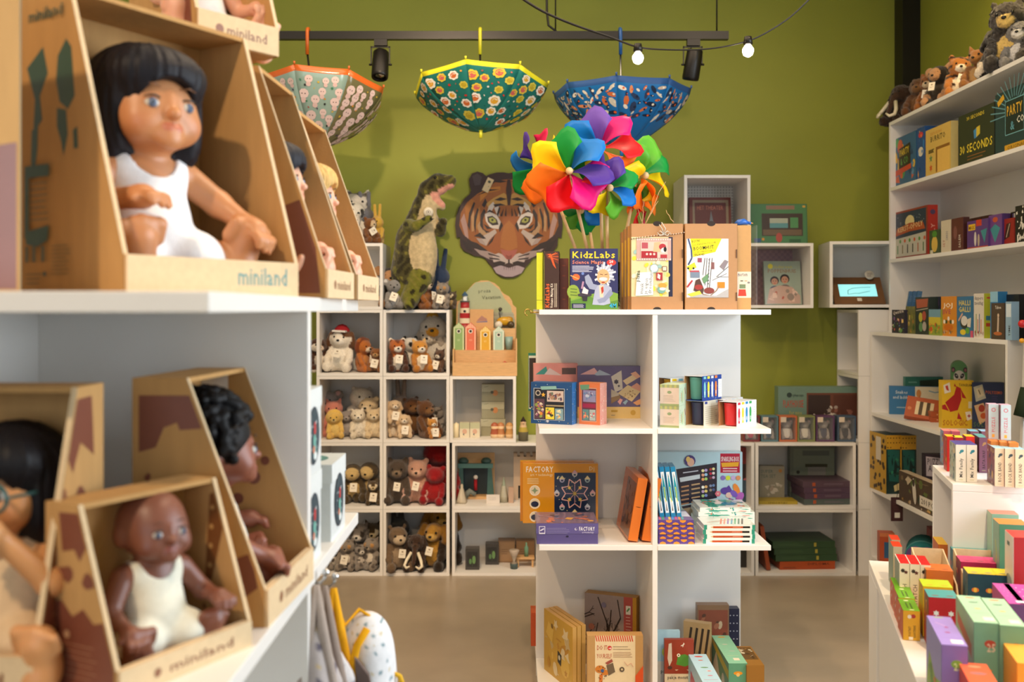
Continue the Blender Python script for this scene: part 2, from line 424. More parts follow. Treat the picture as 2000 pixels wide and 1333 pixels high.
# ------------------------------------------------------------------ the room
XR, YB, ZC, XL, YF = 2.31, 5.75, 3.6, -2.7, -2.8
def wallmesh(name, boxes, mat):
    mb = MB()
    for b in boxes: mb.box(*b)
    return struct(mb.build(name, mat))
wallmesh('floor', [(XL-.1, XR+.1, YF-.1, YB+.1, -.1, 0)], 'concrete')
wallmesh('ceiling', [(XL-.1, XR+.1, YF-.1, YB+.1, ZC, ZC+.1)], 'white_paint')
wallmesh('wall_back', [(XL-.1, XR+.1, YB, YB+.1, 0, ZC)], 'green_paint')
wallmesh('wall_left', [(XL-.1, XL, YF, YB, 0, ZC)], 'white_paint')
wallmesh('wall_right', [(XR, XR+.1, 3.1, YB, 0, ZC), (XR, XR+.1, YF, .4, 0, ZC), (XR, XR+.1, .4, 3.1, 0, .8), (XR, XR+.1, .4, 3.1, 2.95, ZC)], 'green_paint')
wallmesh('wall_rear', [(XL, -2, YF-.1, YF, 0, ZC), (1.6, XR, YF-.1, YF, 0, ZC), (-2, 1.6, YF-.1, YF, 0, .5), (-2, 1.6, YF-.1, YF, 2.9, ZC)], 'white_paint')
def window(name, axis, p, a0, a1, z0, z1, n):
    r = bpy.data.objects.new(name, None); COL.objects.link(r); struct(r)
    def bx(u0, u1, v0, v1, t0, t1): return (t0, t1, u0, u1, v0, v1) if axis == 'x' else (u0, u1, t0, t1, v0, v1)
    mb = MB(); w = .05
    for i in range(n+1):
        a = a0+(a1-a0)*i/n; mb.box(*bx(max(a0, a-w/2), min(a1, a+w/2), z0, z1, p, p+.06))
    mb.box(*bx(a0, a1, z0, z0+w, p, p+.06)); mb.box(*bx(a0, a1, z1-w, z1, p, p+.06)); mb.build('window_frame', 'black_metal', r)
    for i in range(n):
        a = a0+(a1-a0)*i/n; b = a0+(a1-a0)*(i+1)/n; MB().box(*bx(a+w/2, b-w/2, z0+w, z1-w, p+.025, p+.031)).build('pane', 'film', r)
window('window_1', 'x', XR+.02, .4, 3.1, .8, 2.95, 3)
window('window_2', 'y', YF-.08, -2, 1.6, .5, 2.9, 3)
o = struct(MB().box(X(1763, 5.63), XR, 5.63, YB, 0, ZC).build('trim_1', 'black_metal')); o['label'] = 'black steel column in the corner of the green walls'
# ------------------------------------------------------------------ pinwheel-plan display towers (boards crossing in the middle)
def tower(label, x0, x1, y0, y1, levels, ztop, t=.02):
    xm, ym = (x0+x1)/2, (y0+y1)/2
    r = empty('display_tower', label, 'shelf', (xm, ym, 0)); ox, oy = xm, ym
    def b(n, a, bb, c, d, e, f):
        o = MB().box(a-ox, bb-ox, c-oy, d-oy, e, f).build(n, 'laminate', r); q = o.modifiers.new('bevel', 'BEVEL'); q.width = .0012; q.segments = 2
    b('cross_panel', x0, x1, ym, ym+t, 0, ztop-t)
    b('divider_panel', xm-t/2, xm+t/2, y0+.002, ym, 0, ztop-t); b('divider_panel', xm-t/2, xm+t/2, ym+t, y1-.002, 0, ztop-t)
    b('top_board', x0, x1, y0, y1, ztop-t, ztop)
    for z in levels:
        for (a, c) in ((x0, xm-t/2), (xm+t/2, x1)):
            b('shelf', a, c, y0, ym, z-t, z); b('shelf', a, c, ym+t, y1, z-t, z)
    return r
TY0, TY1 = 3.45, 4.37        # centre tower, front and back
TX0, TX1 = X(1053, TY0), X(1506, TY0); TYM = (TY0+TY1)/2; TXM = X(1280.5, TY0)
ZT = [1.44, Z(838, TY0), Z(1066, TY0), .07]
def tower_c():
    r = tower('white four-sided display tower in the middle of the shop floor', TX0, TX1, TY0, TY1, ZT[1:], ZT[0], .018); return r
TOWER_C = tower_c(); TXM = (TX0+TX1)/2
NX1, NY0, NY1 = -.295, .97, 1.89; NX0 = -1.095
NZ = [1.458, 1.051, .60, .07]
TOWER_N = tower('white display tower of boxed dolls closest to the camera', NX0, NX1, NY0, NY1+.02, NZ[1:], NZ[0], .021)
NXM = (NX0+NX1)/2; NYM = (NY0+NY1+.02)/2
# ------------------------------------------------------------------ cube shelves along the back wall
DC = 5.38; CP = .36
def cube(label, x, z, w=CP, h=CP, y=DC, dep=.35, back='laminate', rz=0, t=.016, name='cube_shelf'):
    r = empty(name, label, 'shelf', (x+w/2 if not rz else x, y, z), rz)
    hw = w/2-.001
    def b(n, *q, m='laminate'): MB().box(*q).build(n, m, r)
    b('side_panel', -hw, -hw+t, 0, dep, 0, h-.001); b('side_panel', hw-t, hw, 0, dep, 0, h-.001)
    b('bottom_board', -hw+t, hw-t, 0, dep, 0, t); b('top_board', -hw+t, hw-t, 0, dep, h-t-.001, h-.001); b('back_panel', -hw+t, hw-t, dep-.008, dep, t, h-t-.001, m=back)
    return r
XA, XB = X(748, DC)-CP, X(748, DC); XC = XB+CP
rows = ['bottom', 'second from bottom', 'third from bottom', 'fourth from bottom', 'top']
cont = [['full of grey owls and badgers', 'holding brown sloths', 'full of cream lions and lambs', 'with the dog and lion plush', 'above the dog and lion plush'],
        ['with the otter and mammoth plush', 'with the pink and red bears', 'of rabbits and beavers', 'with the foxes and panda', '']]
for i in range(5): cube('white cube shelf '+cont[0][i]+', under dolls' if i == 4 else 'white cube shelf '+cont[0][i], XA, i*CP)
for i in range(4): cube('white cube shelf '+cont[1][i]+' beneath the dinosaur', XB, i*CP)
cube('white cube shelf under the toy beach huts', XC, 2*CP)
cube('wide white cube shelf with the toy puppet theatre', XC+.012, CP, .545); cube('wide white cube shelf with dark grey candle boxes', XC+.012, 0, .545)
XD = X(1475, DC); WD = X(1672, DC)-XD
cube('wide white cube shelf with purple boxed games', XD, CP, WD); cube('wide white cube shelf with green boxed games', XD, 0, WD)
cube('white cube shelf beside the purple games, mostly hidden by tower', XD-CP-.004, CP); cube('lowest white cube shelf mostly hidden by the tower', XD-CP-.004, 0)
nt = nmat('grid_paper', lin('b9b6ae'), .8)
def add_pattern(m, kind, c2, scale):
    n = m.node_tree; tc = n.nodes.new('ShaderNodeTexCoord'); mp = n.nodes.new('ShaderNodeMapping'); mp.inputs['Rotation'].default_value = (math.pi/2, 0, 0)
    n.links.new(tc.outputs['Object'], mp.inputs[0])
    w = n.nodes.new('ShaderNodeTexBrick' if kind == 'brick' else 'ShaderNodeTexChecker'); w.inputs['Scale'].default_value = scale
    b = n.nodes['Principled BSDF']; base = b.inputs['Base Color'].links[0].from_socket
    if kind == 'brick':
        w.offset = 0; w.inputs['Mortar'].default_value = (*lin(c2), 1); w.inputs['Mortar Size'].default_value = .12; w.inputs['Brick Width'].default_value = .5; w.inputs['Row Height'].default_value = .5
        n.links.new(base, w.inputs['Color1']); n.links.new(base, w.inputs['Color2'])
    else:
        w.inputs['Color2'].default_value = (*lin(c2), 1); n.links.new(base, w.inputs['Color1'])
    n.links.new(mp.outputs[0], w.inputs['Vector']); n.links.new(w.outputs['Color'], b.inputs['Base Color'])
add_pattern(MATS['grid_paper'], 'brick', 'e6e3dc', 30)
nmat('pink_paper', lin('c9a7ab'), .8); add_pattern(MATS['pink_paper'], 'check', 'b99aa0', 60)
ZW2 = Z(602, DC); ZW1 = ZW2+CP-.005
cube('white wall cube lined with grey grid paper', X(1336, DC), ZW1, X(1466, DC)-X(1336, DC), .365, DC, .36, 'grid_paper')
cube('white wall cube lined with pink paper', X(1457, DC), ZW2, X(1589, DC)-X(1457, DC), .352, DC, .36, 'pink_paper')
cube('white corner cube with the drawing tablet', X(1680, DC)+.02, Z(601, DC), .36, .36, DC-.0, .33, 'laminate', -.12)
XK = X(1677, DC)
for i, s in enumerate(('lowest white corner cube', 'second white corner cube up', 'third white corner cube up, behind the boxed dollhouse', 'fourth white corner cube up, holding a picture book')):
    cube(s+' facing sideways', XK, i*CP, .36, CP, DC+.18, .34, 'laminate', -math.pi/2)
# ------------------------------------------------------------------ shelf units on the right wall
RU, RL = 2.03, 1.93; RD = 5.36
RZ = [2.446, 2.093, 1.71]; LZ = [1.321, .889, .483, .117]
def wallunit(name, label, x0, y0, y1, z0, z1, shelves, t=.018):
    r = empty(name, label, 'shelf', (x0, y0, z0)); xb = XR-.005-x0; L = y1-y0
    def b(n, *q): MB().box(*q).build(n, 'laminate', r)
    b('end_panel', 0, xb, L-t, L, 0, z1-z0-t); b('end_panel', 0, xb, 0, t, 0, z1-z0-t); b('back_panel', xb-.008, xb, t, L-t, 0, z1-z0-t)
    b('top_board', 0, xb, 0, L, z1-z0-t, z1-z0)
    for s in shelves: b('shelf', 0, xb-.008, t, L-t, s-z0-t, s-z0)
    return r
wallunit('bookcase', 'white wall shelf unit of board games under the row of plush animals', RU, 3.3, RD, LZ[0], RZ[0], [RZ[1], RZ[2]])
wallunit('bookcase', 'deep white floor shelf with the panda box and puzzle games', RL, X(1970, 1) and RL*F/968, RD, 0, LZ[0], LZ[1:])
# ------------------------------------------------------------------ white stepped display table in front of the right wall
TH = math.radians(14.5); IO = Vector((X(1701, 2.68), 2.68, 0)); IA = Vector((-math.sin(TH), -math.cos(TH), 0)); IB = Vector((math.cos(TH), -math.sin(TH), 0))
IZ, IT = .75, 1.022
isl = empty('display_table', 'white stepped display table crowded with small card games', 'table', IO, -TH)
def ib(n, *q):
    o = MB().box(*q).build(n, 'laminate', isl); m = o.modifiers.new('bevel', 'BEVEL'); m.width = .0015; m.segments = 2
ib('table_top', 0, 1.22, -1.3, .06, IZ-.022, IZ)
ib('side_panel', .004, .022, -1.3, -.17, 0, IZ-.022); ib('leg', -.0, .05, -.14, .058, 0, IZ-.022); ib('back_panel', .05, 1.22, .04, .058, 0, IZ-.022)
ib('tier_top', .16, 1.22, -.262, .04, IT-.018, IT); ib('tier_front', .16, 1.22, -.262, -.246, IZ, IT-.018); ib('tier_back', .16, 1.22, .022, .04, IZ, IT-.018)
ib('tier_riser', .40, 1.22, -.03, .04, IT, 1.17)
# ------------------------------------------------------------------ boxed dolls on the near tower
MAROON = '7d4633'; INK = '2f4a3a'
def kraft_side(mb, prof, x0, x1): mb.prism(prof, x0, x1, 'x', 'fff')
def doll_box(label, fl, z, phi, w, D, Dt, h, lip=.047, t=.006, outer_l=None, outer_r=None, inner_r=None, inner_l=None, front=None, inner_b=None):
    r = empty('doll_box', label, 'box', (fl[0], fl[1], z), phi); ft = D-Dt
    tl = Dt/D*100-2; lp = 100-lip/h*100; CL = [(1, 1), (tl, 1), (98, lp), (98, 99), (1, 99)]; CR = [(100-a, b) for a, b in CL]
    prof = [(0, 0), (D, 0), (D, h), (ft, h), (0, lip)]
    for nm, x0, x1 in (('side_panel', 0, t), ('side_panel', w-t, w)):
        mb = MB(); mb.prism(prof[::-1], x0, x1, 'x'); s = mb.build(nm, 'kraft', r)
        e = MB(); n = Vector((-(h-lip), ft)).normalized()*.0008
        e.prism([(n.x, lip+n.y), (ft+n.x, h+n.y), (ft-n.x, h-n.y), (-n.x, lip-n.y)], x0, x1, 'x'); e.build('cut_edge', 'kraft_edge', s)
        a = outer_l if x0 == 0 else outer_r
        if a:
            A = Art(D, h); a(A); A.clip(CL if x0 == 0 else CR); new_obj('side_print', A.mesh('side_print', (0, D, 0) if x0 == 0 else (w, 0, 0), (0, -1, 0) if x0 == 0 else (0, 1, 0), (0, 0, 1)), s, 'card')
        a = inner_l if x0 == 0 else inner_r
        if a:
            A = Art(D, h); a(A); A.clip(CR if x0 == 0 else CL); new_obj('inside_print', A.mesh('inside_print', (t, 0, 0) if x0 == 0 else (w-t, D, 0), (0, 1, 0) if x0 == 0 else (0, -1, 0), (0, 0, 1)), s, 'card')
    b = MB().box(t, w-t, D-t, D, 0, h-t).build('back_panel', 'kraft', r)
    if inner_b: A = Art(w, h); inner_b(A); new_obj('inside_print', A.mesh('inside_print', (0, D-t, 0), (1, 0, 0), (0, 0, 1)), b, 'card')
    MB().box(t, w-t, .006, D-t, 0, t).build('bottom_panel', 'kraft', r)
    MB().box(t, w-t, ft, D, h-t, h).build('top_panel', 'kraft', r)
    f = MB().box(t*.4, w-t*.4, -.004, .006, 0, lip).build('front_lip', 'kraft_edge', r)
    if front: A = Art(w, lip); front(A); new_obj('front_print', A.mesh('front_print', (0, -.004, 0), (1, 0, 0), (0, 0, 1)), f, 'card')
    return r
def blob(a, seed, cx, cy, rx, ry, col, n=11):
    rd = random.Random(seed); a.poly([(cx+rx*math.cos(2*math.pi*i/n)*rd.uniform(.55, 1.1), cy-ry*math.sin(2*math.pi*i/n)*rd.uniform(.55, 1.1)) for i in range(n)], col)
def map_side(a):
    g = '33503f'
    P0 = a.P; a.P = lambda x, y: P0((x-36)*.84+6, y)
    a.poly([(36, 24), (56, 18), (62, 27), (52, 34), (55, 42), (44, 46), (46, 35)], g); a.poly([(42, 45), (50, 44), (49, 52), (44, 62), (41, 55)], g)
    a.poly([(74, 22), (84, 17), (90, 20), (94, 36), (86, 40), (76, 37), (72, 30)], g); a.poly([(73, 39), (84, 40), (86, 48), (81, 55), (78, 50), (73, 45)], g)
    a.poly([(92, 47), (97, 46), (98, 53), (93, 53)], g); a.t(38, 9, 4.2, 'miniland', g, 1, 0)
    a.r(36, 57, 66, 61, g); a.r(36, 57, 41, 81, g); a.poly([(36, 79), (66, 77), (64, 82), (52, 84), (38, 83)], g)
    a.lines(43, 63, 66, 75, 7, '6d6238', .7)
    for i, x in enumerate((39, 48, 59)): a.l(x, 85, x, 89, 2.6, g); a.c(x, 84.4, 1.5, g)
    a.lines(70, 84, 93, 93, 8, '6d6238', .6); a.lines(38, 93, 60, 96, 3, '6d6238', .6); a.c(62, 93, 1.6, g)
    a.P = P0
def map_maroon(a):
    m = MAROON
    a.poly([(5, 7), (50, 7), (60, 20), (36, 21), (34, 18), (24, 20), (18, 28), (5, 30)], m); blob(a, 1, 12, 40, 3, 2, m)
    a.poly([(60, 76), (90, 70), (95, 84), (80, 90), (74, 82)], m); a.poly([(10, 84), (28, 80), (34, 88), (12, 92)], m); a.c(84, 60, 2, m)
def maroon_bottom(a):
    m = MAROON
    a.poly([(20, 5), (80, 4), (84, 26), (62, 20), (50, 30), (42, 24), (25, 26)], m); blob(a, 5, 30, 38, 12, 5, m); blob(a, 6, 62, 40, 10, 5, m)
    a.poly([(2, 99), (2, 56), (24, 52), (40, 60), (55, 55), (70, 62), (98, 58), (98, 99)], m); a.lines(20, 75, 80, 92, 6, 'a97a5c', .9); a.c(32, 70, 4, 'c9a07a')
def lipf(col, sz=52):
    return lambda a: (a.t(60, 68, sz, 'miniland', col, 1, 0, 32), )
def lipm(a): a.t(34, 68, 36, 'miniland', '8a5a3c', 1, 0, 50); a.c(26, 52, 16, '8a5a3c')
WA = .29
doll_box('large kraft doll box with the black-haired doll in a white vest', (-.461, 1.18), NZ[0], math.radians(58), WA, .205, .10, .385, .048, outer_l=map_side, inner_r=None, front=lipf('4f7f74'))
def narrow(a):
    m = MAROON; a.poly([(62, 8), (80, 8), (84, 18), (66, 18)], m); a.poly([(58, 62), (88, 56), (96, 98), (60, 98)], m); blob(a, 9, 78, 36, 8, 4, m)
doll_box('open kraft doll box second along the upper shelf, a bare foot showing', (-.288, 1.535), NZ[0], math.radians(87), .195, .19, .085, .36, .045, outer_l=narrow, front=lipm)
doll_box('open kraft doll box at far end of the upper shelf', (-.279, 1.775), NZ[0], math.radians(87), .205, .19, .085, .34, .045, outer_l=narrow, front=lipm)
doll_box('open kraft doll box at the cropped edge with a maroon side print', (-.86, 1.06), NZ[0], math.radians(-33), .27, .19, .085, .385, .048, outer_r=maroon_bottom, front=lipm)
doll_box('open kraft doll box stacked on top of the other doll boxes', (-.47, 1.478), NZ[0]+.386, math.radians(50), .15, .19, .085, .36, .045, outer_l=narrow, front=lipm)
LZN = NZ[1]
def spots(a):
    m = MAROON
    for x, y, r in ((50, 52, 6), (36, 62, 5), (60, 44, 4), (70, 30, 7)): a.c(x, y, r, m)
    a.poly([(60, 8), (92, 10), (80, 26), (62, 22)], m)
doll_box('kraft doll box with the curly-haired doll looking away', (-.302, 1.215), LZN, math.radians(87), .225, .165, .068, .305, .046, outer_l=map_maroon, inner_r=spots, front=lipm)
doll_box('kraft doll box with the long-haired doll wearing glasses', (-.655, .985), LZN, 0, .185, .16, .068, .305, .046, outer_r=maroon_bottom, front=lipm)
def giraffe(a):
    m = '7a4a26'
    a.poly([(44, 10), (60, 6), (64, 30), (48, 62), (36, 70), (40, 40)], m)
    for x, y, r in ((44, 74, 3), (36, 80, 3), (52, 70, 2.5)): a.c(x, y, r, m)
    for y in (18, 30, 42, 54): a.c(50-y*.1, y, 3, 'c79a5e', 7)
def names(a):
    for i in range(8): a.t(5, 14+i*6, 4, random.Random(i).choice(['Asia', 'Europa', 'Africa']), '8d6c42', 0, 1.35)
doll_box('small kraft box with the dark-skinned baby doll in a pale romper', (-.392, .985), LZN, math.radians(62), .19, .105, .05, .19, .03, t=.005, outer_l=maroon_bottom, inner_r=giraffe, front=lipm)
# ---- the dolls
def limb(pts, rs, col): return [('c', pts[i], pts[i+1], rs[i], rs[i+1], col) for i in range(len(pts)-1)]
def hand(w, d, side, col, spread=.0, s=1.0):
    """palm with four curled fingers and a thumb; w: wrist, d: unit direction of the forearm"""
    w = Vector(w); d = Vector(d).normalized(); up = Vector((0, 0, 1)); lat = d.cross(up).normalized(); nrm = lat.cross(d).normalized()
    out = [('c', tuple(w), tuple(w+d*.016*s), .0105*s, .0125*s, col), ('c', tuple(w+d*.012*s-lat*.004*s), tuple(w+d*.012*s+lat*.004*s), .012*s, .012*s, col)]
    for i, (o, L) in enumerate(((-.0126, .018), (-.0042, .023), (.0042, .022), (.0126, .017))):
        a = w+d*.021*s+lat*o*s; b = a+d*L*.6*s+lat*o*.2*s-nrm*.002*s; c = b+d*L*.25*s-nrm*L*.45*s
        out += [('c', tuple(a), tuple(b), .0046*s, .0042*s, col), ('c', tuple(b), tuple(c), .0042*s, .0036*s, col)]
    a = w+d*.008*s+lat*.010*s*side; b = a+d*.010*s+lat*.012*s*side-nrm*.004*s; out += [('c', tuple(a), tuple(b), .0058*s, .0046*s, col)]
    return out
def foot(ank, toe, side, col, s=1.0):
    """heel at the ankle, sole facing forward, five toes along the top edge"""
    a = Vector(ank); t = Vector(toe); out = [('c', tuple(a), tuple(a*.35+t*.65), .0185*s, .0165*s, col), ('e', tuple(a+Vector((0, -.006, -.006))*s), (.019*s, .017*s, .02*s), col)]
    u = (t-a).normalized(); lat = u.cross(Vector((0, -1, 0))).normalized()
    for i in range(5):
        o = (i-2)*.0086*s; rr = (.0066, .0054, .005, .0047, .0043)[i if side > 0 else 4-i]*s
        p = t+lat*o*(1)+u*(-.002*abs(i-2))*s; out.append(('c', tuple(p-u*.012*s), tuple(p+Vector((0, -.003*s, 0))), rr*1.15, rr, col))
    return out
def doll_prims(sk, arms, legs, baby=False, turn=0):
    L = lin(sk); M = lin('b4504a'); lipc = tuple(L[i]*.5+M[i]*.5*min(1, L[0]*2.2) for i in range(3))
    p = [('e', (0, .0, .085), (.047, .038, .075), sk), ('e', (0, -.004, .035), (.05, .044, .036), sk), ('e', (0, -.012, .07), (.044, .036, .04), sk), ('c', (0, 0, .14), (0, -.004, .165), .02, .02, sk),
         ('c', (-.038, 0, .135), (.038, 0, .135), .021, .021, sk),
         ('e', (0, .004, .212), (.055, .058, .056), sk), ('e', (0, -.024, .196), (.046, .034, .04), sk)]
    for s in (-1, 1):
        p += [('e', (s*.026, -.038, .183), (.019, .017, .018), sk), ('e', (s*.054, .006, .198), (.008, .012, .017), sk)]
    p += [('e', (0, -.052, .167), (.015, .012, .012), sk), ('e', (0, -.0625, .193), (.0075, .008, .0065), sk), ('c', (0, -.056, .198), (0, -.053, .212), .006, .006, sk),
          ('c', (-.0065, -.0590, .1785), (.0065, -.0590, .1785), .0026, .0026, lipc), ('c', (-.005, -.0585, .1745), (.005, -.0585, .1745), .0028, .0028, lipc)]
    for s, (el, wr) in zip((-1, 1), arms):
        p += limb([(s*.052, 0, .133), el, wr], [.0185, .0155, .0108], sk); p += hand(wr, Vector(wr)-Vector(el), -s, sk)
    for s, (kn, an, to) in zip((-1, 1), legs):
        p += limb([(s*.032, -.015, .032), kn, an], [.031, .025, .0165], sk); p += foot(an, to, s, sk, 1.22)
    return p
def ellip_cloth(name, col, top=.145, low=.012, straps=True, grow=.0035, mat='cloth', knit=True, parent=None, low_leg=True):
    g = grow
    pr = [('e', (0, .0, .085), (.047+g, .038+g, .075+g), col), ('e', (0, -.004, .037), (.05+g, .044+g, .036+g), col), ('e', (0, -.012, .07), (.044+g, .036+g, .04+g), col), ('c', (-.030, 0, .135), (.030, 0, .135), .021+g, .021+g, col)]
    if low_leg: pr += [('c', (s*.030, -.012, .034), (s*.040, -.034, .034), .034+g, .033+g, col) for s in (-1, 1)]
    def post(P, f):
        x, y, z = P[..., 0], P[..., 1], P[..., 2]
        neck = .030-np.sqrt((x/1.0)**2+((z-.160)/1.1)**2+0*y)         # scooped neck line
        f = np.maximum(f, np.where(z > .11, neck, -1)); f = np.maximum(f, z-.156)
        f = np.maximum(f, low-z); return f
    me = sdf_mesh(name, pr, .003, .012, post); return new_obj(name, me, parent, mat)
def hair_bob(name, col, parent, long=0, fringe=True, seed=1):
    c = col; pr = [('e', (0, .010, .222), (.064, .066, .060), c), ('e', (0, .018, .185), (.066, .049, .060), c), ('e', (-.045, .002, .19), (.022, .034, .055), c), ('e', (.045, .002, .19), (.022, .034, .055), c)]
    if fringe: pr.append(('e', (0, -.030, .238), (.056, .036, .034), c))
    if long: pr += [('c', (s*.052, .02, .18), (s*.065, -.005, .18-long), .028, .022, c) for s in (-1, 1)]+[('c', (0, .04, .2), (0, .045, .2-long), .05, .05, c)]
    def post(P, f):
        x, y, z = P[..., 0], P[..., 1], P[..., 2]
        an = np.arctan2(x, -y); f = f+.0007*np.sin(an*44+np.sin(z*70)*1.2)+.0006*np.sin(an*27+1)
        face = np.sqrt((x/.043)**2+((y+.065)/.062)**2+((z-.178)/.055)**2)-1
        f = np.maximum(f, -face*.03)
        cut = .137 if not long else .18-long-.02
        return np.maximum(f, cut-z+.004*np.sin(an*9))
    return new_obj(name, sdf_mesh(name, pr, .003, .012, post), parent, 'hair')
def hair_curls(name, col, parent):
    rd = random.Random(4); pr = [('e', (0, .012, .222), (.066, .066, .060), col)]
    for i in range(420):
        a = rd.uniform(0, 6.28); zz = rd.uniform(-.55, 1); q = math.sqrt(1-zz*zz); x, y = q*math.cos(a), q*math.sin(a)
        if y < -.5 and zz < .35: continue
        pr.append(('e', (x*.071, .014+y*.071, .222+zz*.066), rd.uniform(.0055, .0095), col))
    return new_obj(name, sdf_mesh(name, pr, .0028, .002), parent, 'hair')
def face_parts(r, iris, brow='3a2a20'):
    for s in (-1, 1):
        m = MB().ball((0, 0, 0), .0078, 12, 'cfc8be', (1.1, .8, .74)); m.ball((0, -.0030, 0), .0056, 10, iris, (1, .75, 1)); m.ball((0, -.0054, 0), .0028, 8, '0c0a0a', (1, .7, 1))
        e = m.build('eye', 'plastic', r); e.location = (s*.0215, -.0530, .2035); e.rotation_euler = (0, 0, s*.25)
        pts = [(s*(.0215+k*.011), -.0612+abs(k)*.004+.002, .2115-k*k*.003) for k in (-1, -.5, 0, .5, 1)]
        MB().tube(pts, [.0005, .0011, .0013, .0011, .0005], 6, '241812').build('eyelashes', 'plastic', r)
        pts = [(s*(.0215+k*.010), -.0585+abs(k)*.0035, .2245-k*k*.0025) for k in (-1, 0, 1)]
        MB().tube(pts, [.0004, .001, .0004], 6, brow).build('eyebrow', 'plastic', r)
ARMS_A = [((-.074, -.016, .095), (-.050, -.060, .098)), ((.082, -.022, .104), (.098, -.054, .080))]
LEGS_A = [((-.044, -.044, .050), (-.047, -.060, .026), (-.049, -.078, .074)), ((.066, -.030, .036), (.092, -.040, .030), (.104, -.056, .080))]
ARMS_B = [((-.082, -.018, .085), (-.076, -.056, .066)), ((.082, -.018, .090), (.080, -.058, .088))]
LEGS_B = [((-.066, -.048, .032), (-.084, -.070, .022), (-.090, -.086, .068)), ((.066, -.048, .032), (.084, -.070, .022), (.090, -.086, .068))]
def cheeks(V, C, col):
    c = np.array(lin(col))
    for s in (-1, 1):
        d = np.linalg.norm((V-np.array((s*.033, -.05, .182)))/.016, axis=1); w = np.clip(1-d, 0, 1)[:, None]*.25; C = C*(1-w)+c*w
    return C
def doll(label, box_fl, z, phi, w, D, skin, arms, legs, scale=1.0, off=(.5, .55), blush='c05a40', turn=0):
    u = Vector((math.cos(phi), math.sin(phi))); v = Vector((-math.sin(phi), math.cos(phi)))
    p = Vector(box_fl)+u*w*off[0]+v*D*off[1]
    r = empty('doll', label, 'doll', (p.x, p.y, z+.0062), phi+turn); r.scale = (scale,)*3
    me = sdf_mesh('body', doll_prims(skin, arms, legs), .0024, lambda i: .013 if i < 12 else .006, recolor=lambda V, C: cheeks(V, C, blush)); new_obj('body', me, r, 'vinyl')
    return r
R = math.radians
d1 = doll('black-haired doll in a white knitted vest and briefs', (-.461, 1.18), NZ[0], R(58), WA, .205, 'c48659', ARMS_A, LEGS_A, 1.2, (.43, .60), turn=R(-8))
ellip_cloth('vest', 'eeeef0', parent=d1); hair_bob('hair', '15131a', d1); face_parts(d1, '5a6a86', '8a5c3a')
d2 = doll('baby doll with deep brown skin in a cream romper', (-.392, .985), LZN, R(62), .19, .105, '7b4a38', ARMS_B, [((-.050, -.044, .034), (-.058, -.056, .022), (-.062, -.068, .062)), ((.056, -.040, .034), (.070, -.052, .022), (.076, -.064, .062))], .68, (.56, .64), '6a2f28', R(-12))
ellip_cloth('romper', 'e6e4d4', parent=d2); face_parts(d2, '4a5670', '4a2c22')
d3 = doll('curly black-haired doll turned away inside its kraft box', (-.302, 1.215), LZN, R(87), .225, .165, '8e5440', ARMS_B, [((-.046, -.046, .034), (-.050, -.062, .022), (-.052, -.076, .066)), ((.046, -.046, .034), (.052, -.062, .022), (.054, -.076, .066))], .96, (.47, .64), '7a3a30', R(30))
hair_curls('hair', '100e10', d3); face_parts(d3, '43506a'); ellip_cloth('underwear', 'e8e6e0', parent=d3)
d4 = doll('long-haired doll in glasses with a bare arm raised', (-.655, .985), LZN, 0, .185, .16, 'd99a63', [((-.088, -.030, .095), (-.070, -.088, .12)), ((.082, -.050, .110), (.045, -.085, .165))], LEGS_B, .93, (.60, .60), turn=R(-8))
hair_bob('hair', '120f12', d4, .11); face_parts(d4, '3d3a30'); ellip_cloth('vest', 'e2c39a', parent=d4)
gl = MB()
for s in (-1, 1):
    gl.tube([(s*.0245+.0185*math.cos(a*math.pi/8), -.069, .2035+.0165*math.sin(a*math.pi/8)) for a in range(17)], .0022, 6, '2c5a58', cap=False)
    gl.tube([(s*.043, -.066, .205), (s*.062, .005, .205)], .0018, 6, '2c5a58')
gl.tube([(-.006, -.066, .206), (.006, -.066, .206)], .002, 6, '2c5a58'); gl.build('glasses', 'plastic', d4)
PINK = 'f0b697'
for lab, fl, w, D, zz, ph, hc in (('fair doll with dark hair in the second upper box', (-.288, 1.535), .195, .19, NZ[0], 87, '23242c'), ('fair doll with blond hair in the farthest upper box', (-.279, 1.775), .205, .19, NZ[0], 87, 'd9b06a'), ('fair doll cropped by the top of the photo', (-.47, 1.478), .15, .19, NZ[0]+.386, 50, '6a4526')):
    q = doll(lab, fl, zz, R(ph), w, D, PINK, ARMS_B, LEGS_B, .92, (.5, .62), 'e08a70') if hc == '23242c' else copy_tree(q0)
    if hc == '23242c':
        q0 = q; ellip_cloth('vest', 'efeeea', parent=q); face_parts(q, '5a86a8')
    else:
        u = Vector((math.cos(R(ph)), math.sin(R(ph)))); v = Vector((-u.y, u.x)); p = Vector(fl)+u*w*.5+v*D*.62; q.location = (p.x, p.y, zz+.0062); q.rotation_euler = (0, 0, R(ph)); tag(q, lab, 'doll')
    hcs = hc; q_h = (q, hc)
    if hc == '23242c': HAIRLATER = [q_h]
    else: HAIRLATER.append(q_h)
for q, hc in HAIRLATER: hair_bob('hair', hc, q, .0)
q = doll('black-haired doll mostly cut off by the photo edge', (-.86, 1.06), NZ[0], R(-33), .27, .19, 'a5683f', ARMS_B, LEGS_B, 1.2, (.55, .72)); hair_bob('hair', '0d0b0d', q, .05); ellip_cloth('vest', 'efeeea', parent=q); face_parts(q, '3d3a30')
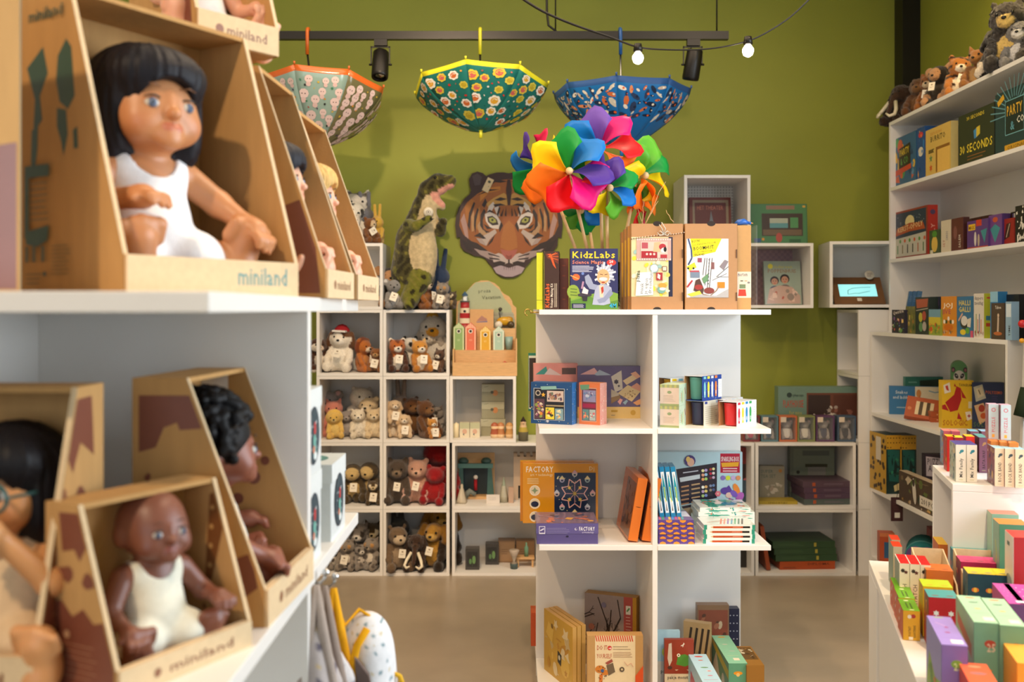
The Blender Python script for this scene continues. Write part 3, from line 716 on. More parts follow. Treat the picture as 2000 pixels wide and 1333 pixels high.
# ------------------------------------------------------------------ goods on the centre tower
def bx(name, label, px0, px1, d, z, h, dep, col, prints=None, rz=0, **k):
    """upright box whose front spans px0..px1 at depth d (front face) when rz = 0"""
    w = S(px1-px0, d); x = X((px0+px1)/2, d)
    return carton(name, label, k.pop('cat', 'box'), (x, d+dep/2, z), (w, dep, h), col, rz, prints, **k)
def fbox(name, label, px, d, z, size, col, rz, prints=None, **k):
    """box whose near front-left bottom edge stands at pixel column px, depth d; size = (w, dep, h)"""
    w, dep, h = size; c, s = math.cos(rz), math.sin(rz); x0, y0 = X(px, d), d
    return carton(name, label, k.pop('cat', 'box'), (x0+c*w/2-s*dep/2, y0+s*w/2+c*dep/2, z), size, col, rz, prints, **k)
z0 = ZT[0]
# science kits
def volcano(a):
    a.poly([(8, 4), (95, 4), (95, 22), (60, 16), (40, 14), (22, 12)], '6b2a10')
    for x, y in ((90, 3), (96, 9), (94, 15), (80, 2)): a.l(28, 9, x, y, 3, 'f26a1e')
    a.poly([(20, 5), (36, 7), (60, 24), (80, 30), (60, 14), (44, 4)], 'e8561a')
    a.t(34, 97, 30, 'KidzLabs', 'f0641e', 1, math.pi/2, 42); a.t(58, 97, 18, 'Volcano Making Kit', 'e9ddca', 1, math.pi/2, 42)
    for x in (70, 77, 84): a.l(x, 96, x, 55, 2.4, 'cdbfa8')
fbox('science_kit', 'narrow science kit box with orange volcano print', 1063, 3.49, z0, (.052, .15, .204), '3a1d0e', R(-4), {'front': volcano}, cols=['3a1d0e', '2c160a', '2c160a', 'd6d81c', '402010', '333'])
def lime(a): a.l(0, 84, 100, 84, 6, '33301a'); a.r(0, 0, 100, 2, '4a4a14')
fbox('science_kit', 'slim lime green kit box at the edge of the tower top', 1048, 3.50, z0, (.021, .16, .204), 'cfd51e', R(-3), {'front': lime})
def brownb(a): [a.e(50, y, 18, 8, '8f3d14') for y in (14, 34, 58, 80)]
fbox('science_kit', 'rust brown kit box half hidden beside the science magic box', 1092, 3.56, z0, (.034, .12, .183), '6e3011', R(-3), {'front': brownb})
def science(a):
    a.r(0, 0, 100, 100, '2a2b5c'); a.poly([(0, 100), (0, 62), (14, 64), (24, 78), (60, 72), (84, 70), (100, 74), (100, 100)], '7fa53a')
    a.poly([(0, 100), (0, 86), (40, 78), (70, 90), (100, 84), (100, 100)], '5d8a30'); a.e(6, 71, 13, 15, '8fa83a')
    for y in (66, 71, 76): a.l(0, y, 14, y+1, 2, '55702a')
    a.e(12, 47, 8, 7, 'e0662a'); a.l(0, 44, 18, 50, 1.6, 'f0b060'); a.c(26, 41, 3, '6c86c8')
    a.t(3, 15.5, 11.5, 'KidzLabs', 'f4d320', 1, 0, 92); a.t(4, 25, 6, 'Science Magic', 'f08a6a', 1, 0, 66); a.lines(4, 28.5, 50, 38, 6, 'c9cbe0', 1.1)
    a.e(86, 23, 10, 6.5, 'd8392c'); a.t(86, 23.5, 4.5, '20', 'fff', 1, 0, None, True)
    # scientist in a white coat waving a hand over a top hat
    a.poly([(46, 92), (52, 66), (58, 60), (74, 58), (86, 64), (88, 74), (82, 80), (84, 90), (70, 93)], 'aeb4cc'); a.poly([(60, 60), (70, 60), (69, 80), (62, 80)], 'e6d0b4')
    a.poly([(64, 64), (69, 62), (70, 70), (66, 75)], 'b8371e'); a.poly([(52, 68), (40, 66), (32, 56), (30, 46), (38, 42), (44, 50), (48, 58), (58, 60)], '9aa2bc')
    a.poly([(84, 66), (90, 74), (72, 88), (60, 90), (56, 84), (70, 80)], '8f97b4')
    for i in range(26):
        an = 3.5+i*.235; rr = 17+(i % 3)*4; a.l(70+6*math.cos(an), 43+6*math.sin(an), 72+rr*math.cos(an)*.95, 42-rr*.8*abs(math.sin(an))*(1 if math.sin(an) < 0 else -1), 4.2, 'd7dbe4' if i % 2 else 'b8bdcc')
    a.e(69, 46, 13, 16, 'e2ad7a'); a.e(69, 50, 9, 4, 'd3d6dd'); a.l(62, 42, 68, 43, 1.3, '4a3020'); a.l(72, 43, 78, 42, 1.3, '4a3020'); a.e(69, 55.5, 4, 1.6, 'a8402e')
    a.e(30, 76, 15, 4, '3d3440'); a.poly([(24, 78), (36, 78), (35, 86), (26, 86)], '2d2630'); a.poly([(24, 73), (28, 62), (33, 66), (38, 68), (36, 75)], 'e9d9dc'); a.l(24, 66, 27, 54, 4, 'b38aa8')
    a.r(3, 90, 32, 98, '1c2246'); a.lines(6, 92, 30, 96.5, 4, 'aab', 1); a.t(82, 97, 7.5, '4M', '35b5e5', 1, 0, 15)
bx('science_kit', 'navy science magic kit box with a white-haired scientist', 1114, 1207, 3.475, z0, .213, .052, '23244c', {'front': science}, cols=['2a2b5c', '8d6f3a', '333', '23244c', 'b0a58c', '333'])
# craft house boxes
def notch(a):
    a.e(50, 0, 9, 7, '3b2a1c')
def dream(a):
    a.e(50, 0, 8, 5, '2c1d12', 18); a.e(50, 100, 8, 5, '2c1d12', 18); a.r(0, 15.5, 80, 85, 'dfd3a0'); a.r(72, 15.5, 80, 85, '23233f')
    rd = random.Random(2)
    for i in range(46): a.e(rd.uniform(3, 70), rd.uniform(18, 83), rd.uniform(2.5, 6), rd.uniform(2, 5), rd.choice(['f0dc3c', 'd6dfc0', '9cc0b4', 'efe6c6', 'e8c860', 'c8d490']), 8, rd.random()*3)
    a.r(10, 17, 77, 43, 'c9a49a'); [a.c(12+i*4.5, 18.6, 1.3, 'f3ece0', 6) for i in range(15)]; [a.c(12+i*4.5, 41.5, 1.3, 'f3ece0', 6) for i in range(15)]
    a.r(18, 21, 70, 40, 'd9c2b4'); a.r(19, 32, 50, 40, 'a8242c'); [a.c(30+i*7, 35.5, 2.4, 'f0ccc4', 8) for i in range(3)]; a.r(20, 22, 32, 29, 'b2505a'); a.poly([(44, 22), (56, 21), (56, 33), (42, 33)], 'd8b48a')
    a.e(60, 27, 7, 6, 'b23038'); a.e(62, 31, 5, 5, 'efe4dc'); a.e(65, 30, 3, 5, '1d1518'); a.r(56, 36, 69, 40, 'b23038')
    a.c(44, 52, 8.5, '8fb4b8'); a.c(44, 52, 7, 'eceee8'); a.r(60, 50, 68, 55, 'e9d8c0'); a.frame(60, 50, 68, 55, 1.2, '7a3b30'); a.r(48, 57, 60, 66, 'a92a30'); a.poly([(51, 58), (56, 60), (55, 65), (50, 63)], 'efe1d6')
    a.poly([(8, 84), (10, 66), (16, 57), (42, 56), (42, 83)], 'f3f3ee'); a.t(22, 82, 7, 'maak', '2b2f3c', 0, 1.5); a.t(30, 82, 7, 'je eigen', '2b2f3c', 0, 1.5); a.t(38, 82, 7, 'droomhuis', '2b2f3c', 0, 1.5)
    a.t(15, 68, 7.5, 'plaza', '3c4a30', 1, 1.5); a.e(58, 77, 8, 7, '7cae9e'); a.e(60, 72, 8, 5, 'e0a040'); a.e(60, 76, 6, 3, 'f0ece0')
    a.r(97, 30, 99.6, 40, '6a4a2e'); a.r(97, 80, 99.6, 90, '6a4a2e')
KR = 'b98a5c'
K1 = bx('craft_box', 'kraft craft box with the dream house collage, tied with string', 1233, 1334, 3.475, z0, .300, .05, KR, {'front': dream}, mat='card')
st = [(-.092, -.028, .247), (-.06, -.028, .252), (-.02, -.028, .256), (.02, -.029, .262), (.055, -.029, .262), (.091, -.028, .268)]
sm = MB()
for i in range(40):
    t = i/39; k = t*5; j = min(4, int(k)); q = k-j; p = [st[j][n]*(1-q)+st[j+1][n]*q for n in range(3)]
    st2 = [p[0]+.002, p[1]-.001, p[2]+.0012*(1 if i % 2 else -1)]
    sm.ball(st2, .0017, 6, 'e8e4da' if i % 2 else '3a342e')
sm.build('string', 'cloth', K1)
bw = MB(); cx, cz = .022, .262
for s in (-1, 1):
    bw.tube([(cx, -.031, cz), (cx+s*.012, -.033, cz+.012), (cx+s*.022, -.033, cz+.006), (cx+s*.014, -.032, cz-.004), (cx, -.031, cz)], .0016, 6, 'd9d4c8'); bw.tube([(cx, -.031, cz), (cx+s*.006, -.033, cz+.02), (cx-.012+s*.004, -.034, cz+.038+s*.004)], .0016, 6, 'cfcabd')
bw.build('bow', 'cloth', K1)
def side_gold(a): a.r(0, 14, 100, 84, 'd9ac30'); [a.e(50, y, 30, 6, c, 7) for y, c in ((22, 'efd85a'), (36, 'b9842a'), (50, 'e8cc50'), (64, 'c89a30'), (78, 'ecd870'))]
for i in range(3):
    bx('craft_box', ('kraft craft box directly behind the dream house box', 'kraft craft box third in the dream house row', 'kraft craft box deepest in the dream house row')[i], 1226-i*6, 1326-i*5, 3.53+i*.056, z0, .296-i*.006, .05, 'b5823f', {'front': side_gold} if 1 else None, cols=['b5823f', KR, KR, KR, 'c79a5e', KR], group=None)
def treehut(a):
    a.e(50, 0, 8, 5, '2c1d12', 18); a.e(50, 100, 8, 5, '2c1d12', 18); a.r(3, 17.5, 83, 86, 'e7e6e6')
    a.poly([(10, 17.5), (70, 17.5), (58, 33), (15, 39)], 'f2e417'); a.t(13, 22.3, 3, 'BOUW', '26241a', 1, .12, 16); a.t(14, 26, 2.2, 'een FANTASTISCHE', '26241a', 0, .12, 46)
    a.t(16, 31.3, 4.4, 'BOOMHUT', '1d1b14', 1, .1, 40); a.t(17, 34, 1.8, 'op een ONBEWOOND', '4a3a1a', 0, .08, 36); a.t(18, 37.4, 2.4, 'EILAND', '2e2a1a', 1, .06, 20)
    a.pl([(6, 17.5), (12, 30), (13, 40), (6, 48)], 3, '3b4f78'); a.poly([(3, 50), (18, 45), (22, 51), (8, 55)], 'e6dc30'); a.c(6, 52, 2, '222'); a.c(16, 52, 2, '222')
    for x, y, x2, y2 in ((42, 40, 38, 72), (47, 40, 42, 80), (52, 40, 46, 78), (38, 40, 34, 60)): a.l(x, y, x2, y2, 1.1, '3a3a40')
    for i in range(8): a.c(46-i*.2, 42+i*4, 1, '2e2e34', 6)
    a.r(24, 40, 32, 45, 'a05060'); a.r(50, 45, 56, 53, '8a5a58'); a.poly([(66, 50), (76, 42), (83, 44), (74, 54)], '8f8488'); a.l(60, 62, 83, 50, 1, '555'); a.l(62, 62, 83, 62, .9, '777'); a.l(52, 66, 80, 58, .9, '777')
    a.r(10, 56, 28, 63, '7d8ca0'); a.r(9, 54.5, 27, 56.5, 'b8505a'); a.poly([(16, 78), (20, 66), (28, 64), (36, 76), (34, 82)], '5a3c30'); a.e(26, 74, 8, 5, 'a83830'); a.l(4, 74, 14, 66, 3, 'b8383c'); a.poly([(4, 82), (28, 78), (32, 82), (12, 85)], 'd8d64c')
    a.r(62, 68, 76, 75, 'ee8a1e'); a.e(46, 78, 10, 6, '8b4038'); a.poly([(32, 64), (44, 58), (44, 66), (36, 70)], '6f9a70'); a.pl([(34, 82), (48, 84), (60, 78), (66, 72)], 1.6, '9a7a5a'); a.poly([(6, 86), (30, 83), (60, 84), (83, 76), (83, 86)], 'b9b6b4')
    a.r(97, 30, 99.6, 40, '6a4a2e'); a.r(97, 80, 99.6, 90, '6a4a2e')
bx('craft_box', 'kraft craft box with the yellow treehouse label', 1338, 1440, 3.475, z0, .300, .05, KR, {'front': treehut})
bx('craft_box', 'orange-edged kraft craft box tucked behind the treehouse box', 1335, 1428, 3.535, z0, .295, .05, 'c98a3a')
def mortom(a):
    a.r(0, 55, 100, 86, 'efdcc2'); a.t(4, 60.5, 5, 'mortom', '3a3448', 1, 0, 70); a.e(32, 66, 12, 4, '5a4a28'); a.e(62, 66, 12, 4, 'c4a078'); a.r(16, 70, 60, 75, '7a8a62'); a.poly([(6, 84), (12, 76), (60, 76), (66, 84)], 'd8402a'); a.e(82, 68, 10, 8, '8d8684')
bx('craft_box', 'tall kraft box with a red teapot label at the end', 1440, 1467, 3.50, z0, .296, .10, 'c8985c', {'front': mortom}, cols=['c8985c', 'd6b488', KR, 'b87a30', 'd9b27a', KR])
o = MB().box(-.002, .002, -.06, .06, 0, .297).build('acrylic_stand', 'film'); o.location = (X(1470, 3.56), 3.56, z0); tag(o, 'clear acrylic sheet beside the teapot box', 'stand')
bl = MB().tube([(-.022, 0, .0), (-.012, -.004, .006), (.006, -.006, .009), (.024, 0, .004)], [.008, .011, .011, .005], 8, '2a62b8')
bl.ball((.028, -.002, .004), .006, 8, '2a62b8'); bl.tube([(.032, -.002, .004), (.040, -.003, .003)], [.003, .0006], 6, 'e8963a')
o = bl.build('bird_figure', 'plastic'); o.location = (X(1452, 3.52), 3.545, z0+.304); tag(o, 'small blue bird figure with orange beak on the teapot box', 'figurine')
hk = MB().tube([(.03, 0, 0), (0, 0, 0)], .0022, 8, 'fff'); hk.tube([(-.006+.011*math.cos(a)-.005, 0, .011*math.sin(a)) for a in [x*.35 for x in range(-1, 14)]], .0022, 8, 'fff')
o = hk.build('cup_hook', 'brass'); o.location = (TX0-.028, 3.47, z0-.010); tag(o, 'brass cup hook screwed into the edge of the tower top', 'hook')
# pinwheels in a glass vase
VB = Vector((X(1183, 3.74), 3.74, z0))
v = empty('glass_vase', 'clear glass vase holding the pinwheel sticks', 'vase', VB)
MB().lathe([(0, 0), (.052, 0), (.054, .005), (.054, .178), (.050, .178), (.049, .008), (0, .008)], 24).build('vase_wall', 'glass', v)
PC = {'r': 'e3121c', 'o': 'f5761a', 'y': 'fcd414', 'g': '128a3c', 'b': '1272c4', 'p': '4c3290', 'm': 'd81070', 'l': '5aa82e', 'c': 'c8104c', 'v': '6a4aa8'}
def pinwheel(label, px, py, d, Rr, nrm, rot, cols, base_off):
    hub = Vector((X(px, d), d, Z(py, d))); base = VB+Vector((*base_off, .012))
    r = empty('pinwheel', label, 'pinwheel', base, 0, 'pinwheels in the glass vase'); n = Vector(nrm).normalized()
    q = n.to_track_quat('Z', 'Y'); M = q.to_matrix(); h0 = hub-base
    for i, cn in enumerate(cols):
        ph = rot-i*2*math.pi/len(cols); vs = []; NR, NT = 8, 8
        sp = 2*math.pi/len(cols)*1.42; Rq = Rr*1.12
        for a in range(NR+1):
            for b in range(NT+1):
                t = b/NT; u = a/NR
                rm = Rq*(.78+.22*math.sin(math.pi*(.1+.95*t))**2+.13*math.cos(t*8.6+.4))
                rr = .06*Rr+(rm-.06*Rr)*u; an = ph-sp*(t*(.45+.55*u)+(.25*(1-u)))
                w = Rr*.52*(t**1.6)*math.sin(min(1, u*1.15)*math.pi*.62)-.05*Rr*u+.01
                vs.append(h0+M@Vector((rr*math.cos(an), rr*math.sin(an), w)))
        fs = [(a*(NT+1)+b, (a+1)*(NT+1)+b, (a+1)*(NT+1)+b+1, a*(NT+1)+b+1) for a in range(NR) for b in range(NT)]
        o = MB().add(vs, fs, PC[cn], True).build('petal', 'sheet', r); m = o.modifiers.new('thick', 'SOLIDIFY'); m.thickness = .0007
    MB().ball(tuple(h0+n*.030), .0135, 14, 'e6c79a').build('hub_bead', 'dowel', r)
    back = h0-n*.012
    MB().tube([tuple(h0+n*.032), tuple(back)], .0035, 8, 'ddd').build('axle', 'dowel', r)
    MB().tube([(0, 0, 0), tuple(back)], .0062, 10, 'e0bd8a').build('stick', 'dowel', r)
pinwheel('front rainbow pinwheel with the blue petal uppermost', 1112, 338, 3.56, .140, (-.05, -1, .10), 2.4, 'gbpmroy', (-.02, -.015))
pinwheel('pinwheel leaning over the tiger poster', 1058, 325, 3.72, .125, (-.75, -.66, .0), 1.9, 'cyrogbp', (-.03, .012))
pinwheel('topmost pinwheel with magenta and red petals', 1172, 292, 3.66, .135, (.12, -1, .15), 2.5, 'vmroygb', (-.005, .02))
pinwheel('low pinwheel with a purple petal hanging beneath the front one', 1186, 367, 3.60, .100, (.22, -.95, -.12), 1.2, 'gblyrmp', (.01, -.02))
pinwheel('pinwheel turned sideways behind the craft boxes', 1248, 345, 3.76, .135, (.72, -.68, .05), 2.2, 'lgyooyl', (.03, .01))
pinwheel('green and blue pinwheel drooping near the vase', 1142, 408, 3.80, .085, (-.55, -.78, -.30), 2.0, 'lgbglgb', (-.012, .03))
pinwheel('orange and red pinwheel beside the dry twigs', 1240, 398, 3.82, .080, (.75, -.62, -.1), 2.4, 'lyocrog', (.02, .028))
tw = MB(); rd = random.Random(5)
for (x0, y0, x1, y1) in ((1262, 436, 1302, 352), (1262, 436, 1290, 390), (1255, 436, 1262, 392), (1318, 432, 1304, 408), (1258, 438, 1248, 400)):
    pts = [(X(x0+(x1-x0)*t+rd.uniform(-2, 2), 3.68)-X(1262, 3.68), rd.uniform(-.006, .006), Z(y0+(y1-y0)*t, 3.68)-z0-.0) for t in (0, .25, .5, .75, 1)]; tw.tube(pts, [.0016, .0014, .0012, .001, .0006], 5, 'a8906a')
tw.tube([(0, 0, 0), (0, 0, Z(436, 3.68)-z0)], .002, 5, 'a8906a'); o = tw.build('dry_twig', 'dowel'); o.location = (X(1262, 3.68), 3.72, z0); tag(o, 'thin dry twig rising behind the craft boxes', 'twig')
# --------- first shelf
z1 = ZT[1]
def starry(a):
    a.r(0, 0, 100, 100, '1f4c80'); rd = random.Random(8)
    for i in range(40): a.star(rd.uniform(2, 98), rd.uniform(2, 98), rd.uniform(.8, 2), rd.choice(['e8e0a0', '9ac4e8', 'e8c84a', 'cde']), 5)
    a.r(7, 14, 83, 91, 'aab4c0'); a.r(8.5, 15.5, 81.5, 89.5, '22242e'); a.poly([(24, 10), (62, 8), (64, 16), (26, 18)], '86b4ac')
    a.c(18, 26, 7, 'b9aea0'); a.c(18, 26, 4.5, '26242c'); a.star(31, 30, 6, 'e8b040'); a.r(40, 20, 80, 46, 'cdb9ae'); a.busy(3, ['8a5a50', '5a4a60', 'b08a70', '6a7a6a'], 22, 41, 21, 79, 45, 2, 5)
    a.r(9, 40, 34, 88, '5a3f4c'); a.busy(5, ['e08a40', 'd8c8b0', 'a06a8a', '8a9a50', 'e8b060'], 26, 10, 42, 33, 87, 2, 6); a.r(38, 54, 81, 57, 'c9b48c'); a.l(38, 55.5, 81, 55.5, 1, '3a3430')
    a.r(37, 60, 58, 88, 'e6ca42'); a.busy(6, ['3a3a30', 'c84a40', '6a8a50', 'f0e0b0'], 12, 38, 61, 57, 87, 2, 5); a.r(60, 62, 80, 89, '7c9aa4'); a.busy(7, ['e8d8b0', 'd8a050', 'c0c8b0'], 10, 61, 63, 79, 88, 2, 6); a.star(42, 93, 4, 'b8bcc8', 8, .7)
def starside(a):
    rd = random.Random(9)
    for i in range(34): a.star(rd.uniform(4, 96), rd.uniform(2, 98), rd.uniform(1.5, 5), rd.choice(['c8e4f8', 'e8f0f8', 'ecd860']), 5)
z1f = z1
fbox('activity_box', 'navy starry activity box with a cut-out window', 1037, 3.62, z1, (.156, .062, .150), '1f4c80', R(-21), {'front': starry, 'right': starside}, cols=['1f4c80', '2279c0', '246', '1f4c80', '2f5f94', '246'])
def coral(a):
    a.r(0, 0, 100, 100, 'd97a4c'); a.r(12, 12, 84, 93, 'c9a08a'); a.r(14, 14, 82, 91, '6a3a48'); a.poly([(4, 6), (50, 4), (48, 16), (8, 18)], '6c9a78'); a.r(20, 18, 80, 46, '8f8cb0'); a.busy(12, ['4a3a6a', '6a8ab0', '7a3a6a', 'c0c8d8'], 16, 21, 19, 79, 45, 3, 8)
    a.r(18, 50, 80, 60, '9a2a4c'); a.r(18, 64, 48, 90, '5f8a8a'); a.busy(13, ['e8b070', 'd86a60', '3a6a60'], 9, 19, 65, 47, 89, 3, 7); a.r(51, 64, 80, 90, 'a9b8b8'); a.busy(14, ['e8e4dc', 'c86a70', '8aa0a0'], 9, 52, 65, 79, 89, 3, 7)
def coraldots(a):
    rd = random.Random(10)
    for i in range(40): a.c(rd.uniform(6, 94), rd.uniform(2, 98), rd.uniform(3, 7), rd.choice(['f6d8d0', 'eb9a94', 'f3c0b8']), 7)
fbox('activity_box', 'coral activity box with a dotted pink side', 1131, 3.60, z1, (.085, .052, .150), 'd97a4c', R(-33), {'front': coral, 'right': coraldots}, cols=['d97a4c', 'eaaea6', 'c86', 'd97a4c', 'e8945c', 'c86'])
def letters(a):
    a.r(0, 0, 100, 78, '5f567e'); a.r(0, 78, 100, 100, 'dfc27c'); a.poly([(4, 16), (26, 3), (34, 16)], 'd8a6a8'); a.poly([(26, 16), (34, 7), (52, 17), (30, 18)], '9fb0c4'); a.poly([(52, 20), (68, 8), (70, 44), (58, 50)], 'c9c4b8'); a.star(60, 30, 5, '3a3440', 6, .7); a.star(64, 38, 3, '3a3440', 6)
    a.poly([(70, 28), (86, 16), (92, 24), (76, 36)], 'd9c49c'); a.poly([(82, 14), (90, 10), (98, 20), (92, 24)], 'dca88c'); a.poly([(62, 52), (78, 36), (98, 48), (84, 68)], 'd4c092'); a.busy(21, ['9a7a50', 'b8a070', '7a5a40'], 14, 68, 44, 92, 64, 1, 2.5)
    a.poly([(82, 40), (92, 32), (100, 40), (100, 50)], 'd39a86'); a.poly([(86, 70), (98, 62), (100, 66), (100, 72), (92, 75)], 'd9a070'); a.poly([(52, 50), (66, 56), (66, 62), (52, 72)], '8a6f4c'); a.poly([(52, 44), (64, 52), (64, 56), (52, 60)], 'b9b0a0'); a.poly([(62, 68), (66, 62), (70, 64), (66, 74)], 'd8a0a0'); a.poly([(70, 70), (76, 64), (78, 67), (74, 74)], '8fb0c4')
    a.r(52, 84, 62, 88, 'c39a2e'); a.c(86, 89, 5, 'c9a240'); a.l(52, 94, 58, 94, 1.2, '8a8070')
bx('stationery_box', 'purple stationery set box showing letters and envelopes', 1128, 1254, 3.78, z1, S(102, 3.78), .05, '5f567e', {'front': letters})
def pinkbox(a): a.r(0, 0, 100, 100, 'd58a80'); a.poly([(4, 20), (28, 5), (34, 20)], '3f8a7e'); a.poly([(24, 20), (36, 8), (64, 22)], 'd0b8b4'); a.r(64, 8, 96, 20, '5a4038')
bx('stationery_box', 'coral pink stationery box behind the starry box', 1042, 1128, 3.80, z1, S(106, 3.8), .05, 'd58a80', {'front': pinkbox}, rz=R(2))
def gframe(a): a.r(0, 0, 100, 100, '2c7d62'); a.r(3, 4, 100, 96, 'dfe6da'); a.r(6, 8, 100, 94, '3a2a24')
bx('picture_box', 'green framed box poking out behind the tower', 1032, 1058, 4.05, z1, .235, .05, '2c7d62', {'front': gframe})
# right side: beakers and pale green boxes
def beads(a): a.r(0, 0, 100, 100, 'd2bfae'); a.r(0, 0, 100, 15, '9aa074'); a.r(0, 90, 100, 100, '93a06c'); [a.r(i*25, 0, i*25+12, 15, 'b4b46c') for i in range(4)]; a.e(50, 36, 12, 8, '8a9a72', 8); a.lines(18, 52, 84, 78, 5, 'a89888', 1.6)
def beadside(a): a.r(0, 0, 100, 100, 'cfe0c4'); [a.l(10, 20+i*8, 24, 20+i*8, 1.4, '8aa08a') for i in range(8)]; a.l(40, 30, 40, 88, 7, '8fc06a'); a.l(56, 26, 56, 84, 7, 'e8d890'); a.l(72, 20, 80, 50, 7, 'c23a44'); a.l(30, 40, 30, 80, 6, 'e0884c'); a.e(80, 70, 8, 16, 'e4ecdc')
for i in range(2):
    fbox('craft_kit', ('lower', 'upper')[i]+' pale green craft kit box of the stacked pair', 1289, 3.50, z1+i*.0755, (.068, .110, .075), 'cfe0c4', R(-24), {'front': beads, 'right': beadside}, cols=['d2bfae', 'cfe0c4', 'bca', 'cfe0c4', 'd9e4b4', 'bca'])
def cup_pack(label, px, d, z, rz, cupc, bg, cols4, dark=False, dots=False, plain=False):
    w, dep, h = .070, .150, .088; c, s = math.cos(rz), math.sin(rz); x0 = X(px, d)
    r = empty('beaker_set', label, 'toy', (x0+c*w/2-s*dep/2, d+s*w/2+c*dep/2, z), rz, 'boxed stacking beakers'); t = .0012
    for n, q in (('sleeve_side', (w/2-t, w/2, -dep/2, dep/2, 0, h)), ('sleeve_side', (-w/2, -w/2+t, -dep/2, dep/2, 0, h)), ('sleeve_top', (-w/2+t, w/2-t, -dep/2, dep/2, h-t, h)), ('sleeve_bottom', (-w/2+t, w/2-t, -dep/2, dep/2, 0, t))):
        MB().box(*q, cols=[bg if n != 'sleeve_side' or q[0] > 0 else 'b98a5c']*3+['a87a4c']+[bg, 'a87a4c'] if n != 'sleeve_top' else ['d8dce0']*6).build(n, 'card', r)
    a = Art(dep, h); a.r(0, 0, 100, 100, bg)
    if dots: rd = random.Random(3); [a.c(rd.uniform(2, 78), rd.uniform(4, 96), 1.4, 'cfe0f0', 5) for i in range(30)]
    for i, q in enumerate(cols4):
        x = 11+i*19; a.r(x-6, 2, x+7, 12, q)
        if not plain: a.e(x, 38, 8.5, 14, q); a.poly([(x-5.5, 40), (x+5.5, 40), (x+4, 84), (x, 88), (x-4, 84)], q); a.r(x-1.5, 62, x+1.5, 76, 'e8ecf0')
    a.r(80, 18, 99, 92, 'f0f2f4'); a.lines(82, 30, 97, 86, 7, 'a9b0bb', 1.3)
    if plain: a.lines(6, 24, 74, 90, 9, '9a957c', 1.2)
    new_obj('side_print', a.mesh('side_print', (w/2, -dep/2, 0), (0, 1, 0), (0, 0, 1)), r, 'card')
    for k in range(2):
        MB().lathe([(0, .003), (.022, .003), (.025, .006), (.0275, .066), (.0285, .068), (.0285, .078), (.030, .079), (.030, .083), (.027, .083), (.026, .07), (0, .07)], 20, cupc, (0, -dep/2+.033+k*.072, 0)).build('beaker', 'plastic', r)
    return r
cup_pack('boxed yellow beaker set at the back corner', 1287, 3.66, z1+.076, R(-62), 'e0a020', 'e9ebe6', ['f0d020', '7ab8d8', 'f0a890', '3a3a44'])
carton('craft_kit', 'plain carton hidden under the yellow beaker set', 'box', (X(1330, 3.74), 3.74, z1), (.11, .09, .075), '8a6b48', R(-62))
cup_pack('boxed teal beaker set on navy card, stacked on another', 1337, 3.56, z1+.089, R(-38), '5a9a90', '24479a', ['7cc0cc', 'f0e04a', 'd8def0', 'ee8442'], dots=True)
cup_pack('boxed navy beaker set with its plain side showing', 1340, 3.56, z1, R(-38), '23284a', 'd9d6c4', ['2b3f8c', 'd9d6c4', 'd9d6c4', '9ab'], plain=True)
cup_pack('rear boxed red beaker set on the shelf', 1379, 3.63, z1, R(-40), 'd2474c', 'dfe3ea', ['e08a5a', 'e8d060', '6ab0d0', '9ac86a'])
cup_pack('front boxed red beaker set at the shelf edge', 1404, 3.53, z1, R(-40), 'd82c34', 'eef1f5', ['d8344c', 'f0cc38', '2f86c0', '46a85c'])
# --------- second shelf
z2 = ZT[2]
def ferris(a):
    a.r(0, 0, 100, 100, 'e39a1c'); a.t(4, 14, 10, 'FACTORY', 'f6f0e4', 1, 0, 37); a.t(10, 20.5, 4.5, 'art + technology', 'f2dcae', 1, 0, 30); a.lines(6, 25, 26, 33, 4, 'f4d9a0', 1, .4)
    for y, dk in ((45, 0), (67, 1), (89, 2)): a.c(16, y, 9, 'f6e6cc'); a.c(16, y, 7.4, 'e6d3b0'); (a.star(16, y, 6, '8a9a70', 4) if dk == 0 else a.e(16, y+1, 6.5, 5, '2c3048'))
    a.r(42, 15, 97, 97, '1f2e4c'); a.t(88, 11, 7, 'Dj', 'f3d9a4', 1)
    cx, cy = 69, 50; rd = random.Random(4)
    for i in range(22): a.star(rd.uniform(44, 95), rd.uniform(17, 88), .9, rd.choice(['9fd0e8', 'f0e6a0']), 5)
    P = []
    for i in range(16):
        an = math.pi/2+i*math.pi/8; rr = 26 if i % 2 else 17; P.append((cx+rr*math.cos(an)*.72, cy-rr*math.sin(an)))
    a.pl(P+[P[0]], 1.6, 'e8b8b0')
    for i in range(8):
        an = math.pi/2+i*math.pi/4; a.l(cx, cy, cx+16*math.cos(an)*.72, cy-16*math.sin(an), 1, 'd8a0a4')
        gx, gy = cx+33*math.cos(an)*.72, cy-33*math.sin(an); a.e(gx, gy, 4.4, 4.8, ['cfc8c4', 'b8b4d0', 'd8c0b4', 'a8c0c4'][i % 4]); a.poly([(gx-4, gy-1), (gx, gy-7), (gx+4, gy-1)], ['d8a8b0', 'e4d4a0', 'c8d0e0'][i % 3]); a.r(gx-1.6, gy, gx+1.6, gy+3, '2a3450')
    for i in range(4): an = math.pi/4+i*math.pi/2; a.star(cx+14*math.cos(an)*.72, cy-14*math.sin(an), 4, 'ecc860', 6)
    a.star(cx, cy, 5, 'c0a040', 8); a.poly([(46, 22), (48, 20), (47, 26), (45, 25)], 'e8e0b0')
dF = 3.81; zf = z2
bx('art_kit', 'front yellow art kit box with the ferris wheel picture', 1021, 1168, dF, zf, S(116, dF), .032, 'e39a1c', {'front': ferris}, mat='gloss')
bx('art_kit', 'rear yellow art kit box behind the ferris wheel box', 1016, 1160, dF+.036, zf, S(118, dF), .032, 'd98f16', mat='gloss')
